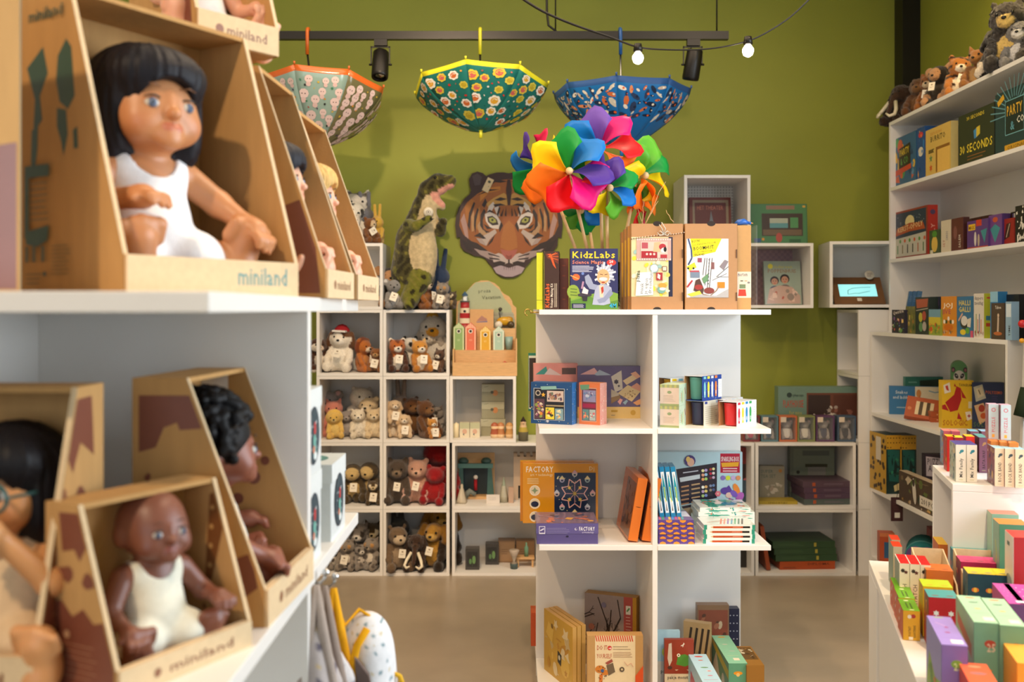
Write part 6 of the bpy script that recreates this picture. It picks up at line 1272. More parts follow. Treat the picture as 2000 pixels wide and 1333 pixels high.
def burrito(a): a.r(0, 0, 100, 100, 'd3b05c'); a.t(20, 14, 6, 'EXPLODING', 'c07a2c', 1, 0, 46); a.t(20, 28, 12, 'BURRITO', '2a2012', 1, 0, 60); a.r(42, 42, 96, 94, '8a5a24'); a.r(48, 48, 96, 94, 'e2b65c'); a.lines(12, 44, 36, 50, 4, '4a3a20', 1.6); a.star(22, 62, 9, '6a8a58', 5); a.star(22, 82, 9, 'c8582c', 6)
rbox('board_game', 'pale yellow burrito game box', 1808, 1857, z, .235, .036, 'd3b05c', {'front': burrito}, cols=['d3b05c', 'c8b878', 'c8b878', 'c8b878', 'd8c88c', 'c8b878'])
def sec30(a): a.r(0, 0, 100, 100, '2c3224'); a.t(24, 14, 7, '30 SECONDS', 'd8c038', 1, 0, 50); a.poly([(44, 38), (54, 34), (54, 52), (46, 54)], '3f86b8'); a.poly([(52, 34), (62, 32), (62, 48), (52, 52)], 'd0b83a'); a.t(4, 76, 17, '30 SECONDS', 'e0c83a', 1, 0, 92); a.lines(26, 84, 80, 90, 2, '8a5a2c', 1.6)
rbox('board_game', 'dark green 30 seconds game box', 1872, 1942, z, .235, .06, '2c3224', {'front': sec30}, cols=['2c3224', '20261a', '222', '20261a', '3a402e', '222'])
def party2(a):
    a.r(0, 0, 100, 100, '1f3a3e')
    for i in range(17): an = i*math.pi/16; a.l(55+26*math.cos(an), 40-26*math.sin(an), 55+70*math.cos(an), 40-60*math.sin(an), 2, '5f8f98')
    a.r(30, 18, 82, 72, '16282a'); a.frame(30, 18, 82, 72, 1.4, '6fa8b0'); a.t(34, 42, 17, 'PARTY', 'd8ac34', 1, 0, 44); a.t(44, 66, 15, '&', '5a98a8', 1); a.t(62, 58, 11, 'CO', 'e0dcc8', 1); a.poly([(6, 14), (24, 4), (28, 12), (10, 22)], 'cfa02c'); a.r(28, 88, 100, 99, 'c8982a'); a.t(36, 96, 6, 'ORIGINAL', '5a4414', 1, 0, 50)
rbox('board_game', 'dark teal party game box at the photo edge', 1944, 2014, z, .26, .07, '1f3a3e', {'front': party2})
z = RZ[2]
def opoly(a):
    a.r(0, 0, 100, 100, '8a3426'); a.r(4, 4, 96, 96, '23324a'); rd = random.Random(6); [a.c(rd.uniform(6, 94), rd.uniform(6, 40), 1, 'dfe6ea', 5) for i in range(18)]; a.e(50, 26, 24, 14, 'd9c890'); a.poly([(6, 52), (12, 36), (50, 28), (88, 32), (94, 46), (50, 46)], 'a84c28'); a.t(14, 45, 11, 'KERST-OPOLY', 'dfc28a', 1, .05, 74); a.poly([(4, 96), (4, 58), (96, 52), (96, 96)], 'b9b6a8')
    for i, c in enumerate(['3a7a3c', '7a6a3c', '2e2a26', '3a3a2e', 'a85a3c', '4a6a3a']): a.l(14+i*15, 90, 14+i*15, 72, 5, c); a.e(22+i*14, 64, 5, 4, ['4f8a3a', 'c8542a'][i % 2])
rbox('board_game', 'front red boxed christmas game with reindeer squares', 1745, 1812, z, .25, .05, '8a3426', {'front': opoly, 'right': lambda a: (a.c(50, 14, 26, '4a3a5a'), a.t(70, 86, 40, 'OPOLY', 'd89a8a', 1, math.pi/2, 50))}, cols=['8a3426', 'a82e20', '833', '833', 'b03a2a', '833'])
rbox('board_game', 'rear red boxed christmas game behind the first', 1745, 1812, z, .25, .05, '8a3426', {'right': lambda a: (a.c(50, 14, 26, '4a3a5a'), a.t(70, 86, 40, 'OPOLY', 'd89a8a', 1, math.pi/2, 50))}, xf=2.118, cols=['8a3426', 'a82e20', '833', '833', 'b03a2a', '833'])
rbox('card_game', 'small green card game with a yellow character', 1815, 1836, z, .115, .03, '3a4a2c', {'front': lambda a: (a.e(50, 60, 30, 34, 'd3b04c'), a.e(50, 18, 24, 14, '4f8a2c'), a.r(10, 84, 36, 100, 'd0c8b0'))}, xf=2.04)
rbox('card_game', 'cream card game box with lettering on its side', 1838, 1857, z, .15, .03, 'cfc3ac', {'front': lambda a: (a.t(40, 84, 20, 'SET', 'a8604c', 1, math.pi/2, 24), a.t(70, 64, 20, 'CARDS', '5a5a78', 1, math.pi/2, 30))}, xf=2.04)
rbox('card_game', 'maroon card game box with white letters', 1858, 1881, z, .15, .03, '5a2a24', {'front': lambda a: (a.t(80, 92, 18, 'SALEM', 'd8c8b8', 1, math.pi/2, 40), a.e(34, 44, 16, 26, '7a4a44'))}, xf=2.04, cols=['5a2a24', '431c18', '411', '411', '4a221c', '411'])
for i in range(3): rbox('card_game', ('dark maroon game box behind the purple magic box', 'dark maroon game box in the middle of three', 'dark maroon game box nearest the black one')[i], 1883+i*17, 1899+i*17, z, .155, .05, '3c1816', {'front': lambda a: a.c(50, 40, 16, '6a3a2c')}, xf=2.14)
def magic(a): a.r(0, 0, 100, 100, '5a3a78'); a.r(6, 12, 40, 34, 'e0b428'); a.t(8, 30, 13, 'MAGIC', '5a2a10', 1, 0, 30); a.r(44, 0, 70, 22, 'c23a24'); a.e(40, 66, 9, 26, 'd0c8c0'); a.e(56, 72, 8, 22, 'b8a890'); a.poly([(66, 40), (96, 34), (84, 84)], '3f8a90'); a.r(0, 94, 100, 100, 'b0442c')
rbox('magic_set', 'purple magic set box with yellow lettering', 1889, 1930, z, .125, .03, '5a3a78', {'front': magic}, xf=2.05)
rbox('magic_set', 'purple magic set box with a teal diamond', 1931, 1957, z, .135, .05, '5a3a78', {'front': lambda a: (a.r(0, 0, 100, 100, '6a4080'), a.poly([(12, 44), (50, 30), (88, 44), (50, 88)], '3f8a90'), a.e(50, 16, 20, 10, 'b8502c'))}, xf=2.06, cols=['5a3a78', '4a2f70', '4a2f70', '4a2f70', '6a4a88', '4a2f70'])
o = rbox('toy_case', 'red toy case with a black handle', 1959, 1981, z, .11, .05, '8f2018', {'front': lambda a: (a.poly([(10, 80), (30, 20), (70, 16), (60, 70)], '3a1a14'), a.l(30, 70, 60, 20, 5, 'c8b8a0'))}, xf=2.07)
MB().tube([(-.03, 0, .11), (-.025, 0, .135), (.025, 0, .135), (.03, 0, .11)], .004, 6, '1d1614').build('handle', 'plastic', o)
rbox('card_game', 'black and white patterned game box at the photo edge', 1983, 2012, z, .15, .06, '1c1a18', {'front': lambda a: (a.r(0, 0, 100, 100, '1c1a18'), a.busy(91, ['e6e0d4', 'd8d2c6', '1c1a18'], 40, 0, 0, 100, 100, 4, 10))}, xf=2.05)
# games standing on the deep shelf
z = LZ[0]; xg = 1.955
def blueg(a): a.r(0, 0, 100, 100, '2f5c84'); a.lines(30, 12, 76, 24, 4, 'b8c8d4', 3); a.poly([(40, 80), (66, 44), (74, 50), (54, 78)], 'c8ccc8'); a.busy(95, ['c8a050', '6a8a4c', 'b86a50', '3a7a98'], 22, 0, 70, 100, 100, 3, 8)
for i in range(3):
    d0 = xg*F/(1722-1000)-i*.052
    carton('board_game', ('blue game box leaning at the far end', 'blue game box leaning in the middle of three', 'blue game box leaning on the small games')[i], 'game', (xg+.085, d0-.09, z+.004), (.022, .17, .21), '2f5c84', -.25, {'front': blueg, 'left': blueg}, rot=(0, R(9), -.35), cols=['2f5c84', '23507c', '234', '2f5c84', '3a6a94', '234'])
def quirk(a): a.r(0, 0, 100, 100, '2a2636'); a.t(10, 22, 15, 'Qwirkle', 'e0d4cc', 1, .1, 84); a.busy(97, ['d86a50', '8a5a98', 'e8c878', '5a8ab0', 'd8b8b0', '6a9a58'], 26, 0, 28, 100, 100, 5, 12)
rbox('card_game', 'dark purple block game with pale lettering', 1742, 1767, z, .118, .04, '2a2636', {'front': quirk}, xf=1.94); rbox('card_game', 'olive forest card game', 1769, 1787, z, .135, .04, '6a6a3a', {'front': lambda a: a.busy(98, ['8a8a3c', 'a8763a', '3f5a34', 'c8b060'], 26)}, xf=xg)
def rummi(a): a.r(0, 0, 100, 100, '22302c'); a.poly([(4, 6), (96, 4), (90, 26), (10, 30)], 'a8563c'); [a.c(x, y, 15, c) for x, y, c in ((40, 54, 'b8b040'), (66, 50, 'a84a3a'), (42, 80, '5a8a5a'), (68, 78, 'a8a09a'))]; a.l(6, 36, 94, 30, 2.5, 'b8b0a0')
rbox('card_game', 'dark box with four round animal pictures', 1788, 1814, z, .178, .05, '22302c', {'front': rummi}, xf=xg); rbox('card_game', 'dark navy box behind the leaning harvest game', 1815, 1836, z, .18, .04, '1d2236', {'front': lambda a: a.busy(99, ['2a3a5a', '4a3a5a', '1a2a3a', '5a4a6a'], 16)}, xf=2.0)
rbox('card_game', 'harvest card game with a yellow field', 1814, 1837, z, .12, .03, '8a9a3a', {'front': lambda a: (a.r(0, 0, 100, 30, '6f9ab0'), a.r(0, 30, 100, 60, 'c8b83c'), a.busy(100, ['c8502c', 'd8a03c', '5a7a34'], 16, 0, 50, 100, 100))}, xf=1.945)
def joj(a): a.r(0, 0, 100, 100, 'd0862a'); a.t(18, 28, 12, 'JOJ', 'f0e8d8', 1, 0, 60); a.t(10, 44, 12, 'JIVE', 'a83a5a', 1, 0, 56); [a.e(22+i*14, 64-(8 if i == 2 else 0), 7, 6, 'efe6d6' if i % 2 == 0 else '3a4a2c') for i in range(5)]; a.e(50, 78, 30, 10, 'c86a1c'); a.busy(101, ['b8a8a0', '6a5a48'], 10, 6, 82, 94, 96, 3, 7)
rbox('card_game', 'orange card game box with white letters', 1838, 1868, z, .178, .05, 'd0862a', {'front': joj}, xf=xg, cols=['d0862a', 'c8941e', 'c80', 'c80', 'd89a3a', 'c80'])
def halli(a): a.r(0, 0, 100, 100, '2f6c98'); a.t(12, 22, 13, 'HALLI', 'e6cc50', 1, 0, 72); a.t(12, 38, 13, 'GALLI', 'e6cc50', 1, 0, 72); a.e(46, 64, 26, 18, '2a2a2c'); a.e(46, 60, 20, 14, 'd8d4d0'); a.l(10, 60, 36, 42, 6, 'd8a890'); a.poly([(66, 56), (88, 52), (84, 76), (64, 74)], 'd8cfc0'); a.e(38, 88, 18, 8, 'd8c030'); a.e(66, 84, 12, 9, '5a9a3a'); a.r(84, 84, 100, 100, 'c85070')
rbox('card_game', 'blue halli galli card game with a bell', 1869, 1901, z, .176, .05, '2f6c98', {'front': halli}, xf=xg, cols=['2f6c98', '1d6aa0', '26a', '26a', '3a7aa8', '26a'])
def keez(a): a.r(0, 0, 100, 100, 'd8d0c4'); a.t(8, 14, 9, 'dappere', '3a3a50', 1, 0, 84); a.t(8, 25, 9, 'zeeslag', '3a3a50', 1, 0, 84); [a.l(24+i*16, 90, 24+i*16, 46+(i % 2)*12, 7, ['6a8a3a', 'a83a30', '3a5a8a', 'c86a3c'][i]) for i in range(4)]; a.busy(103, ['8a3a2c', 'b8b0a4'], 12, 4, 82, 96, 98, 4, 8)
rbox('card_game', 'white game box with rows of coloured pegs', 1902, 1922, z, .186, .04, 'd8d0c4', {'front': keez, 'right': lambda a: (a.r(0, 0, 100, 100, 'b8bc34'), a.r(20, 50, 80, 60, '3f7a90'), a.r(20, 66, 80, 74, 'b84a2c'), a.e(50, 10, 26, 10, 'c85040'))}, xf=xg, cols=['d8d0c4', 'b8bc34', 'b8bc34', 'b8bc34', 'e0dac8', 'b8bc34'])
rbox('card_game', 'sky blue game box with a green figure', 1934, 1949, z, .192, .04, '2f7ab0', {'front': lambda a: (a.r(0, 0, 100, 22, '8fc0dc'), a.e(50, 50, 14, 22, '4a8a3c'), a.e(50, 60, 10, 8, 'a83a2c'))}, xf=1.965)
def tabo(a): a.r(0, 0, 100, 100, '4a3a34'); a.t(30, 16, 9, 'Taboe', 'e8e0d4', 1, 0, 46); a.poly([(44, 84), (48, 40), (54, 34), (60, 42), (56, 84)], 'cdb8a4'); a.e(50, 84, 32, 7, 'b8683c'); a.c(54, 34, 7, 'd8c0a8')
rbox('card_game', 'brown card game with a small white figure', 1936, 1962, z, .145, .035, '4a3a34', {'front': tabo}, xf=1.935)
rbox('card_game', 'pale blue striped game box leaning near the photo edge', 1964, 1976, z, .15, .03, '8fb0c8', {'front': lambda a: (a.r(10, 6, 90, 40, 'd4e0e8'), a.t(76, 90, 30, 'TIME', '2a2a30', 1, math.pi/2, 30))}, xf=1.935)
rbox('card_game', 'black game box with ice-blue letters', 1952, 1990, z, .18, .05, '14161c', {'front': lambda a: (a.t(40, 46, 12, 'SKY', 'a8c4d0', 1, 0, 50), a.t(40, 66, 12, 'TEAM', 'a8c4d0', 1, 0, 50), a.busy(105, ['2a3a4a', '3a4a5a'], 12))}, xf=2.0)
# deep shelf, first level
z = LZ[1]
def snakes(a): a.r(0, 0, 42, 100, '2f6c9a'); a.r(42, 0, 100, 100, 'd6cbb0'); a.poly([(42, 100), (48, 44), (60, 40), (74, 64), (88, 56), (100, 44), (100, 100)], '2f5a86'); a.t(10, 26, 12, 'Snakes', 'e0e4e0', 0, 0, 20); a.t(6, 44, 12, 'and ladders', 'e0e4e0', 0, 0, 31); a.lines(12, 74, 34, 76, 2, 'a8c0cc', 1.2); a.e(48, 24, 8, 14, 'c8823c'); a.e(50, 66, 12, 12, 'dccfb8'); a.pl([(64, 14), (74, 20), (84, 16), (94, 26)], 4, '7a98a8'); a.e(88, 36, 10, 12, '2c2a34'); a.e(94, 80, 12, 14, 'c8bfa8'); a.l(50, 30, 48, 60, 4, 'b86a3c')
fbox('board_game', 'blue snakes and ladders game box', 1737, 5.24, z, (.30, .05, .148), '2f6c9a', R(-17), {'front': snakes}, cat='game')
fbox('board_game', 'teal game box standing behind snakes and ladders', 1768, 5.305, z, (.215, .03, .192), '3c7a6c', 0, {'front': lambda a: (a.lines(8, 14, 30, 16, 2, '7ab0a0', 1.5), a.poly([(36, 10), (90, 6), (90, 30), (36, 30)], '2a3a2c'))}, cat='game')
def chess(a): a.r(0, 0, 100, 100, 'a8502a'); [a.r(30+(i % 5)*11, 20+(i//5)*13, 41+(i % 5)*11, 33+(i//5)*13, ['d8c49a', '4a3a24'][(i+i//5) % 2]) for i in range(25)]; a.c(12, 60, 8, 'c87a4c')
carton('board_game', 'orange chess box tilted against the tangram games', 'game', (X(1797, 4.92), 4.92, z+.006), (.15, .03, .12), 'a8502a', 0, {'front': chess}, rot=(R(-38), R(8), R(-25)))
for i in range(2): fbox('board_game', ('lower flat orange game box by the chess box', 'upper flat orange game box by the chess box')[i], 1818, 4.86, z+i*.026, (.10, .07, .025), 'a8522c', R(-10), {'front': lambda a: a.e(30, 50, 14, 14, 'd8a07c')}, cat='game')
def tangram(a): a.r(0, 0, 100, 100, 'd8b020'); a.t(54, 12, 6, 'TANGRAM', '4a4018', 1, -.03, 42); a.poly([(10, 46), (38, 30), (46, 12), (60, 16), (62, 40), (50, 62), (26, 66)], 'a81c1c'); a.poly([(60, 18), (78, 38), (64, 36)], 'a81c1c'); a.poly([(0, 52), (10, 50), (22, 64), (0, 60)], 'a81c1c'); a.poly([(52, 66), (64, 82), (48, 80)], 'a81c1c'); a.poly([(4, 10), (24, 4), (28, 24), (8, 28)], 'ded6c4'); a.poly([(10, 12), (18, 10), (22, 22), (14, 20)], 'b83a30'); a.poly([(74, 66), (92, 64), (96, 80), (80, 84)], 'e6dccc'); a.star(86, 74, 7, 'a83a3a', 4); a.r(84, 44, 98, 58, 'd8d0b0'); a.poly([(40, 6), (46, 14), (38, 12)], 'a81c1c'); a.t(2, 94, 12, 'SOLOGIC', 'b06018', 1, 0, 80)
def poly2(a): a.r(0, 0, 100, 100, '2c3a5e'); a.t(40, 24, 7, 'POLYSSIMO', 'd8683c', 1, -.05, 54); a.poly([(2, 10), (30, 4), (42, 34), (10, 42)], 'b8b8a8'); a.poly([(10, 14), (28, 8), (36, 28), (16, 34)], 'd8ccac'); a.l(18, 16, 24, 26, 3, '6a5a2c'); a.poly([(4, 50), (34, 44), (50, 78), (22, 92)], 'd9b48c'); a.e(28, 56, 10, 12, 'a83a2c'); a.e(34, 72, 10, 10, 'c85a2c'); a.lines(60, 30, 80, 42, 4, '5a4a88', 1.4); a.t(2, 96, 11, 'SOLOGIC', '5a7a4c', 1, 0, 80)
fbox('puzzle_game', 'yellow tangram puzzle box with a red bird', 1840, 4.62, z, (.141, .045, .222), 'd8b020', R(-4), {'front': tangram}, cat='game'); fbox('puzzle_game', 'navy polyomino puzzle box with card pictures', 1900, 4.60, z, (.142, .045, .214), '2c3a5e', R(-3), {'front': poly2}, cat='game')
pb = []
for i in range(13): an = math.pi*i/12; pb.append((.036*math.cos(an), .262+.036*math.sin(an)))
pb = [(.036, 0)]+pb+[(-.036, 0)]
o = MB().prism(pb[::-1], -.07, .07, 'y', '5f9a52').build('panda_box', 'card'); o.location = (X(1885, 4.86), 4.93, z); o.rotation_euler = (0, 0, R(-22)); tag(o, 'round-topped green box with a panda face', 'box')
a = Art(.072, .298); a.e(50, 26, 36, 46, 'e6dfd2'); [a.e(50+s*38, 14, 14, 18, '3a2222') for s in (-1, 1)]; [a.e(50+s*38, 14.5, 8, 11, 'a86a6a') for s in (-1, 1)]; [a.e(50+s*18, 24, 11, 19, '211c1c', 12, -s*.4) for s in (-1, 1)]; [a.c(50+s*16, 23.5, 5, 'e6dfd2') for s in (-1, 1)]; [a.c(50+s*15, 23.6, 2.8, '111') for s in (-1, 1)]; a.e(50, 30, 6, 5, 'a86030')
a.clip([(2, 99), (2, 12), (10, 6), (30, 1), (70, 1), (90, 6), (98, 12), (98, 99)]); new_obj('panda_print', a.mesh('panda_print', (-.036, -.07, 0), (1, 0, 0), (0, 0, 1)), o, 'card')
# second level
z = LZ[2]
def jung(a): a.r(0, 0, 100, 100, '14302e'); a.r(0, 0, 100, 24, 'c8982a'); [a.c(10+(i % 5)*20, 5+(i//5)*8, 4, '2a1c0c') for i in range(12)]; a.poly([(6, 24), (90, 26), (84, 80), (20, 78)], '1d5a54'); a.busy(111, ['1a3a34', '2c7a5c', '0f2a2a'], 16, 10, 30, 90, 78, 6, 16); a.poly([(50, 86), (100, 80), (100, 92), (56, 96)], 'cfc08c')
def giraf(a): a.r(0, 0, 100, 100, 'b8902a'); rd = random.Random(4); [a.e(rd.uniform(5, 95), rd.uniform(3, 97), 7, 6, '3a2a14', 6, rd.random()) for i in range(30)]; a.r(40, 6, 70, 46, 'cfc6b4')
for i in range(2): fbox('jigsaw_box', ('jungle jigsaw box with a spotted yellow side', 'jungle jigsaw box nearer the middle of the shelf')[i], 1731+i*30, 5.16-i*.01, z, (.078, .20 if i == 0 else .12, .305), '14302e', R(4), {'front': jung, 'left': giraf}, cat='puzzle')
def puzzart(a): a.r(0, 0, 100, 100, '2c2030'); a.poly([(6, 4), (96, 8), (96, 46), (8, 42)], 'b8b0bc'); a.t(12, 20, 13, "PUZZ'", '2a2838', 1, -.03, 60); a.t(18, 33, 13, 'ART', '2a2838', 1, -.03, 50); a.busy(113, ['a84a3a', '5a7a98', 'c8a04a', '6a3a68', '8a98b0'], 34, 0, 46, 100, 100, 4, 10)
fbox('jigsaw_box', 'tall dark puzzle art box with grey title panel', 1806, 4.86, z, (.095, .05, .25), '2c2030', R(-6), {'front': puzzart}, cat='puzzle')
def parrot(a): a.r(0, 0, 100, 100, '4a3a2c'); a.busy(115, ['7a6a4c', '2a3a2c', 'c8b89c', '8a6a3c', '5a6a34'], 30, 0, 0, 100, 100, 6, 16); a.e(42, 48, 14, 42, 'd8d0c4', 14, .2); a.e(40, 22, 10, 12, '3a342e'); a.r(56, 52, 100, 84, 'd9d2c6'); a.t(60, 76, 17, '201 PCS', '3a3632', 1, 0, 36); a.busy(116, ['c8a060', '3a3028'], 10, 2, 84, 98, 98, 3, 8)
rbox('jigsaw_box', 'parrot jigsaw box marked 201 pcs', 1756, 1832, z, .15, .04, 'cfc6b6', {'front': parrot}, xf=1.945, cat='puzzle', cols=['4a3a2c', 'cfc6b6', 'cba', 'd8d0c4', 'bfae94', 'cba'])
tgm = MB().box(-.03, .03, 0, .003, -.12, 0, '3f1f24').build('hang_tag', 'card'); tgm.location = (X(1752, 5.0), 5.0, Z(972, 5.0)); tag(tgm, 'maroon price tag hanging below the shelf edge', 'tag')
new_obj('tag_print', Art(.06, .12).r(30, 64, 74, 86, 'd8d4cc').lines(24, 20, 76, 50, 4, '6a4a4c', 2).mesh('tag_print', (-.03, 0, -.12), (1, 0, 0), (0, 0, 1)), tgm, 'card')
MB().tube([(0, .001, 0), (.004, .001, .03), (0, .001, .07)], .0012, 5, '2a1a1a').build('tag_string', 'cloth', tgm)
# lowest level
z = LZ[3]
fbox('toy_tower', 'orange toy tower with a blue window', 1718, 5.2, z, (.075, .07, .155), 'b8502a', R(-10), {'front': lambda a: (a.r(30, 30, 78, 84, '2f5c84'), a.r(0, 0, 100, 12, 'd07a4c'))}, cat='toy')
rr = empty('play_tunnel', 'rolled teal play tunnel with a purple flower', 'toy', (X(1798, 4.95)+.03, 4.98, z+.0855)); MB().tube([(-.06, -.12, 0), (.05, .13, 0)], .083, 22, '2c7a80').build('roll', 'cloth', rr); MB().tube([(-.02, -.03, 0), (-.013, -.014, 0)], .085, 22, '5fa0a4').build('strap', 'cloth', rr)
fl = Art(.17, .17)
for i in range(5): fl.c(50+26*math.cos(i*1.257+.3), 50+26*math.sin(i*1.257+.3), 27, '6a4a86', 12)
fl.e(50, 54, 10, 14, 'c89a60'); q_ = new_obj('flower_patch', fl.mesh('flower_patch', (-.085, 0, -.085), (1, 0, 0), (0, 0, 1)), rr, 'cloth'); q_.location = (-.065, -.128, 0); q_.rotation_euler = (0, 0, -.41)
carton('toy_box', 'red patterned box deep on the lowest shelf', 'box', (2.2, 5.1, z), (.12, .12, .20), '8a2c24', -.2, {'front': lambda a: a.busy(118, ['c85a3c', 'd8b080', '5a2a24'], 14)}); carton('toy_box', 'green and blue flat box on the lowest shelf', 'box', (2.08, 4.62, z), (.16, .14, .06), '3f8a5c', -.2, {'front': lambda a: a.r(0, 50, 100, 100, '3f7ab0')})
# ------------------------------------------------------------------ corner, wall cubes and the boxed games
zz = Z(601, DC)+.0165
wd = empty('drawing_tablet', 'brown framed drawing tablet showing a car outline', 'tablet', (X(1686, DC+.03), DC+.10, zz), -.12, None)
tb = MB().box(-.135, .135, 0, .016, 0, .20, '5a3c1e').build('tablet_frame', 'wood', wd); tb.data.materials[0] = MATS['kraft'] if 0 else nmat('dark_wood', lin('6a4522'), .6, noise=.1, nscale=30); tb.rotation_euler = (R(-42), 0, 0); tb.location = (0, -.04, .004)
sc = MB().box(-.10, .10, -.0008, 0, .055, .145).build('tablet_screen', 'screen', tb)
a = Art(.2, .09); a.pl([(22, 84), (24, 50), (36, 34), (60, 26), (86, 24)], 3, '2a4a4a'); a.pl([(22, 84), (44, 74), (52, 78), (60, 70), (82, 58)], 3, '2a4a4a'); new_obj('screen_drawing', a.mesh('screen_drawing', (-.10, -.0008, .055), (1, 0, 0), (0, 0, 1)), tb, 'card'); MB().box(-.012, .012, -.001, 0, .02, .042, 'd8d0c0').build('price_label', 'card', tb)
o = MB().lathe([(0, .002), (.026, .002), (.026, -.002), (0, -.002)], 20, 'cfc6b8').build('round_sign', 'card'); o.rotation_euler = (math.pi/2, 0, 0); o.location = (X(1702, DC+.13), DC+.16, zz+.165); o.rotation_euler = (R(70), 0, 0); tag(o, 'round grey cardboard sign on the tablet frame', 'sign'); new_obj('sign_print', Art(.04, .04).lines(10, 25, 90, 75, 4, '7a7068', 8).mesh('sign_print', (-.02, -.02, .002), (1, 0, 0), (0, 1, 0)), o, 'card')
carton('picture_book', 'pale picture book leaning inside the corner cube', 'book', (XK+.16, DC+.22, 3*CP+.02), (.13, .012, .175), '9aa89a', 0, {'front': lambda a: (a.r(0, 0, 100, 100, 'a8b4a0'), a.e(50, 60, 30, 26, '8a9a84'), a.lines(20, 12, 80, 24, 3, '5f7a70', 3))}, rot=(R(-12), 0, R(-62)))
def het(a): a.r(0, 0, 100, 100, '6a2a22'); a.r(8, 6, 94, 100, '8a7a64'); a.r(13, 12, 88, 100, '5a1f1c'); a.t(18, 28, 10, 'HET THEATER', 'a8604c', 1, 0, 64); a.poly([(44, 80), (52, 30), (62, 80)], '6a7078'); a.e(52, 90, 14, 14, 'a05a4c'); a.e(50, 70, 26, 40, '7a2420') if 0 else None
carton('theatre_book', 'red theatre box with a gnome picture', 'book', (X(1390, 5.56), 5.60, ZW1+.017), (S(82, 5.56), .03, .252), '6a2a22', 0, {'front': het}, rot=(R(-6), 0, 0))
def cafe(a): a.r(0, 0, 100, 100, '3f6e48'); a.r(2, 2, 98, 98, '477a50'); a.r(28, 4, 78, 14, '8a6a58'); a.r(92, 4, 97, 9, 'c89a3a'); a.r(20, 24, 92, 80, '40322a'); a.r(34, 36, 66, 60, 'a8b0a0'); a.r(34, 48, 66, 60, '5a9098'); a.r(70, 34, 84, 60, '4f8a58'); a.r(22, 64, 90, 78, '6a5844'); a.e(50, 84, 8, 12, 'a84a40'); a.star(22, 88, 5, 'd8902c', 8); a.r(6, 86, 18, 96, '3a5a8a'); a.r(68, 88, 88, 96, '2f5a3c')
carton('toy_box', 'green boxed toy cafe on the pink-lined cube', 'box', (X(1520, 5.55), 5.56, ZW2+.354), (S(112, 5.5), .06, .225), '477a50', 0, {'front': cafe}, rot=(R(-4), 0, 0))
def plast(a): a.r(0, 0, 100, 100, '93a294'); a.e(18, 12, 7, 7, 'd8cc3c'); a.t(28, 16, 7, 'iedereen', 'b8b060', 1, 0, 50); a.t(10, 27, 9, 'POPPENHUIS', '8a6a50', 1, 0, 78); a.person(28, 46, 11, 'b98a70', '2a2024', '4a4a60'); a.person(56, 42, 12, 'b98a70', '2a1c1c', '6a5a58'); a.poly([(4, 98), (14, 64), (40, 56), (76, 60), (96, 80), (96, 98)], 'b99a8c'); a.busy(121, ['a8503c', 'c8a898', '8a7a70', 'd8b8a8'], 16, 10, 62, 90, 98, 4, 12)
carton('craft_bag', 'pale green bagged craft book with two children', 'book', (X(1531, 5.50), 5.52, ZW2+.017), (S(72, 5.5), .03, .245), '93a294', 0, {'front': plast}, mat='gloss', rot=(R(-9), 0, 0))
def wbox(label, px0, px1, d, z, h, col, shirt, mouse_label):
    w = S(px1-px0, d); x = X((px0+px1)/2, d); dep = .075; t = .008
    r = empty('doll_carton', label, 'box', (x, d, z), 0, 'boxed mouse dolls')
    for n, q in (('carton_back', (-w/2, w/2, dep-.004, dep, 0, h)), ('carton_side', (-w/2, -w/2+t, 0, dep-.004, 0, h)), ('carton_side', (w/2-t, w/2, 0, dep-.004, 0, h)), ('carton_top', (-w/2+t, w/2-t, 0, dep-.004, h-t, h)), ('carton_base', (-w/2+t, w/2-t, 0, dep-.004, 0, t))):
        MB().box(*q, col if n != 'carton_back' else '2a221e').build(n, 'card', r)
    MB().box(-w/2+t, w/2-t, .001, .0015, t, h-t).build('window_film', 'film', r); MB().box(-w/2+t, -w/2+t+.03, -.001, .0, h-.034, h-.006, 'd8c8b4').build('corner_label', 'card', r)
    m = new_obj('mouse_doll', TP['mouse'][0]); m.location = (x, d+.042, z+t+.001); hh = h*.78; m.scale = (hh*.95, hh*.62, hh); tag(m, mouse_label, 'doll')
    MB().lathe([(.25, .08), (.27, .2), (.2, .5), (.13, .56)], 12, shirt, (0, -.05, 0)).build('dress', 'cloth', m)
zd = 2*CP+.0005; hd = S(50, 5.42)
for (a0, a1, c, s, cn) in ((1452, 1484, '7a2a2c', 'b8506a', 'red'), (1487, 1520, '5a7a84', '34506a', 'teal'), (1522, 1557, 'c0683c', 'd8d4cc', 'orange'), (1558, 1592, '7d8552', 'e0d8cc', 'olive'), (1594, 1630, '5a3a5e', '44465c', 'purple'), (1636, 1672, '44586e', '2e2e34', 'slate blue')):
    wbox(cn+' windowed box with a little mouse doll', a0, a1, 5.42, zd, hd, c, s, 'grey mouse doll inside the '+cn+' box')
def playh(a): a.r(0, 0, 100, 100, '6f8a7c'); a.r(36, 12, 100, 100, '6a4030'); a.r(38, 16, 66, 80, '3a2a26'); a.r(70, 16, 99, 80, '5a3428'); a.busy(125, ['c8c0b4', 'a89a90', '8a5a4c', 'd8d0c4'], 26, 39, 36, 98, 80, 3, 7); a.c(14, 16, 5, '2a3a34'); a.t(18, 19, 6, 'sylvan toys', '2a3a34', 1, 0, 14); a.t(6, 40, 15, 'PLAYHOUSE', 'b84a38', 1, 0, 26); a.t(14, 54, 8, 'for mice', 'b8b060', 1, 0, 16); a.busy(126, ['a8503c', 'c87a60'], 8, 10, 62, 30, 80, 4, 8)
bx('toy_box', 'long grey-green playhouse box behind the mouse dolls', 1520, 1674, 5.56, zd, .288, .08, '6f8a7c', {'front': playh})
z = CP+.0165
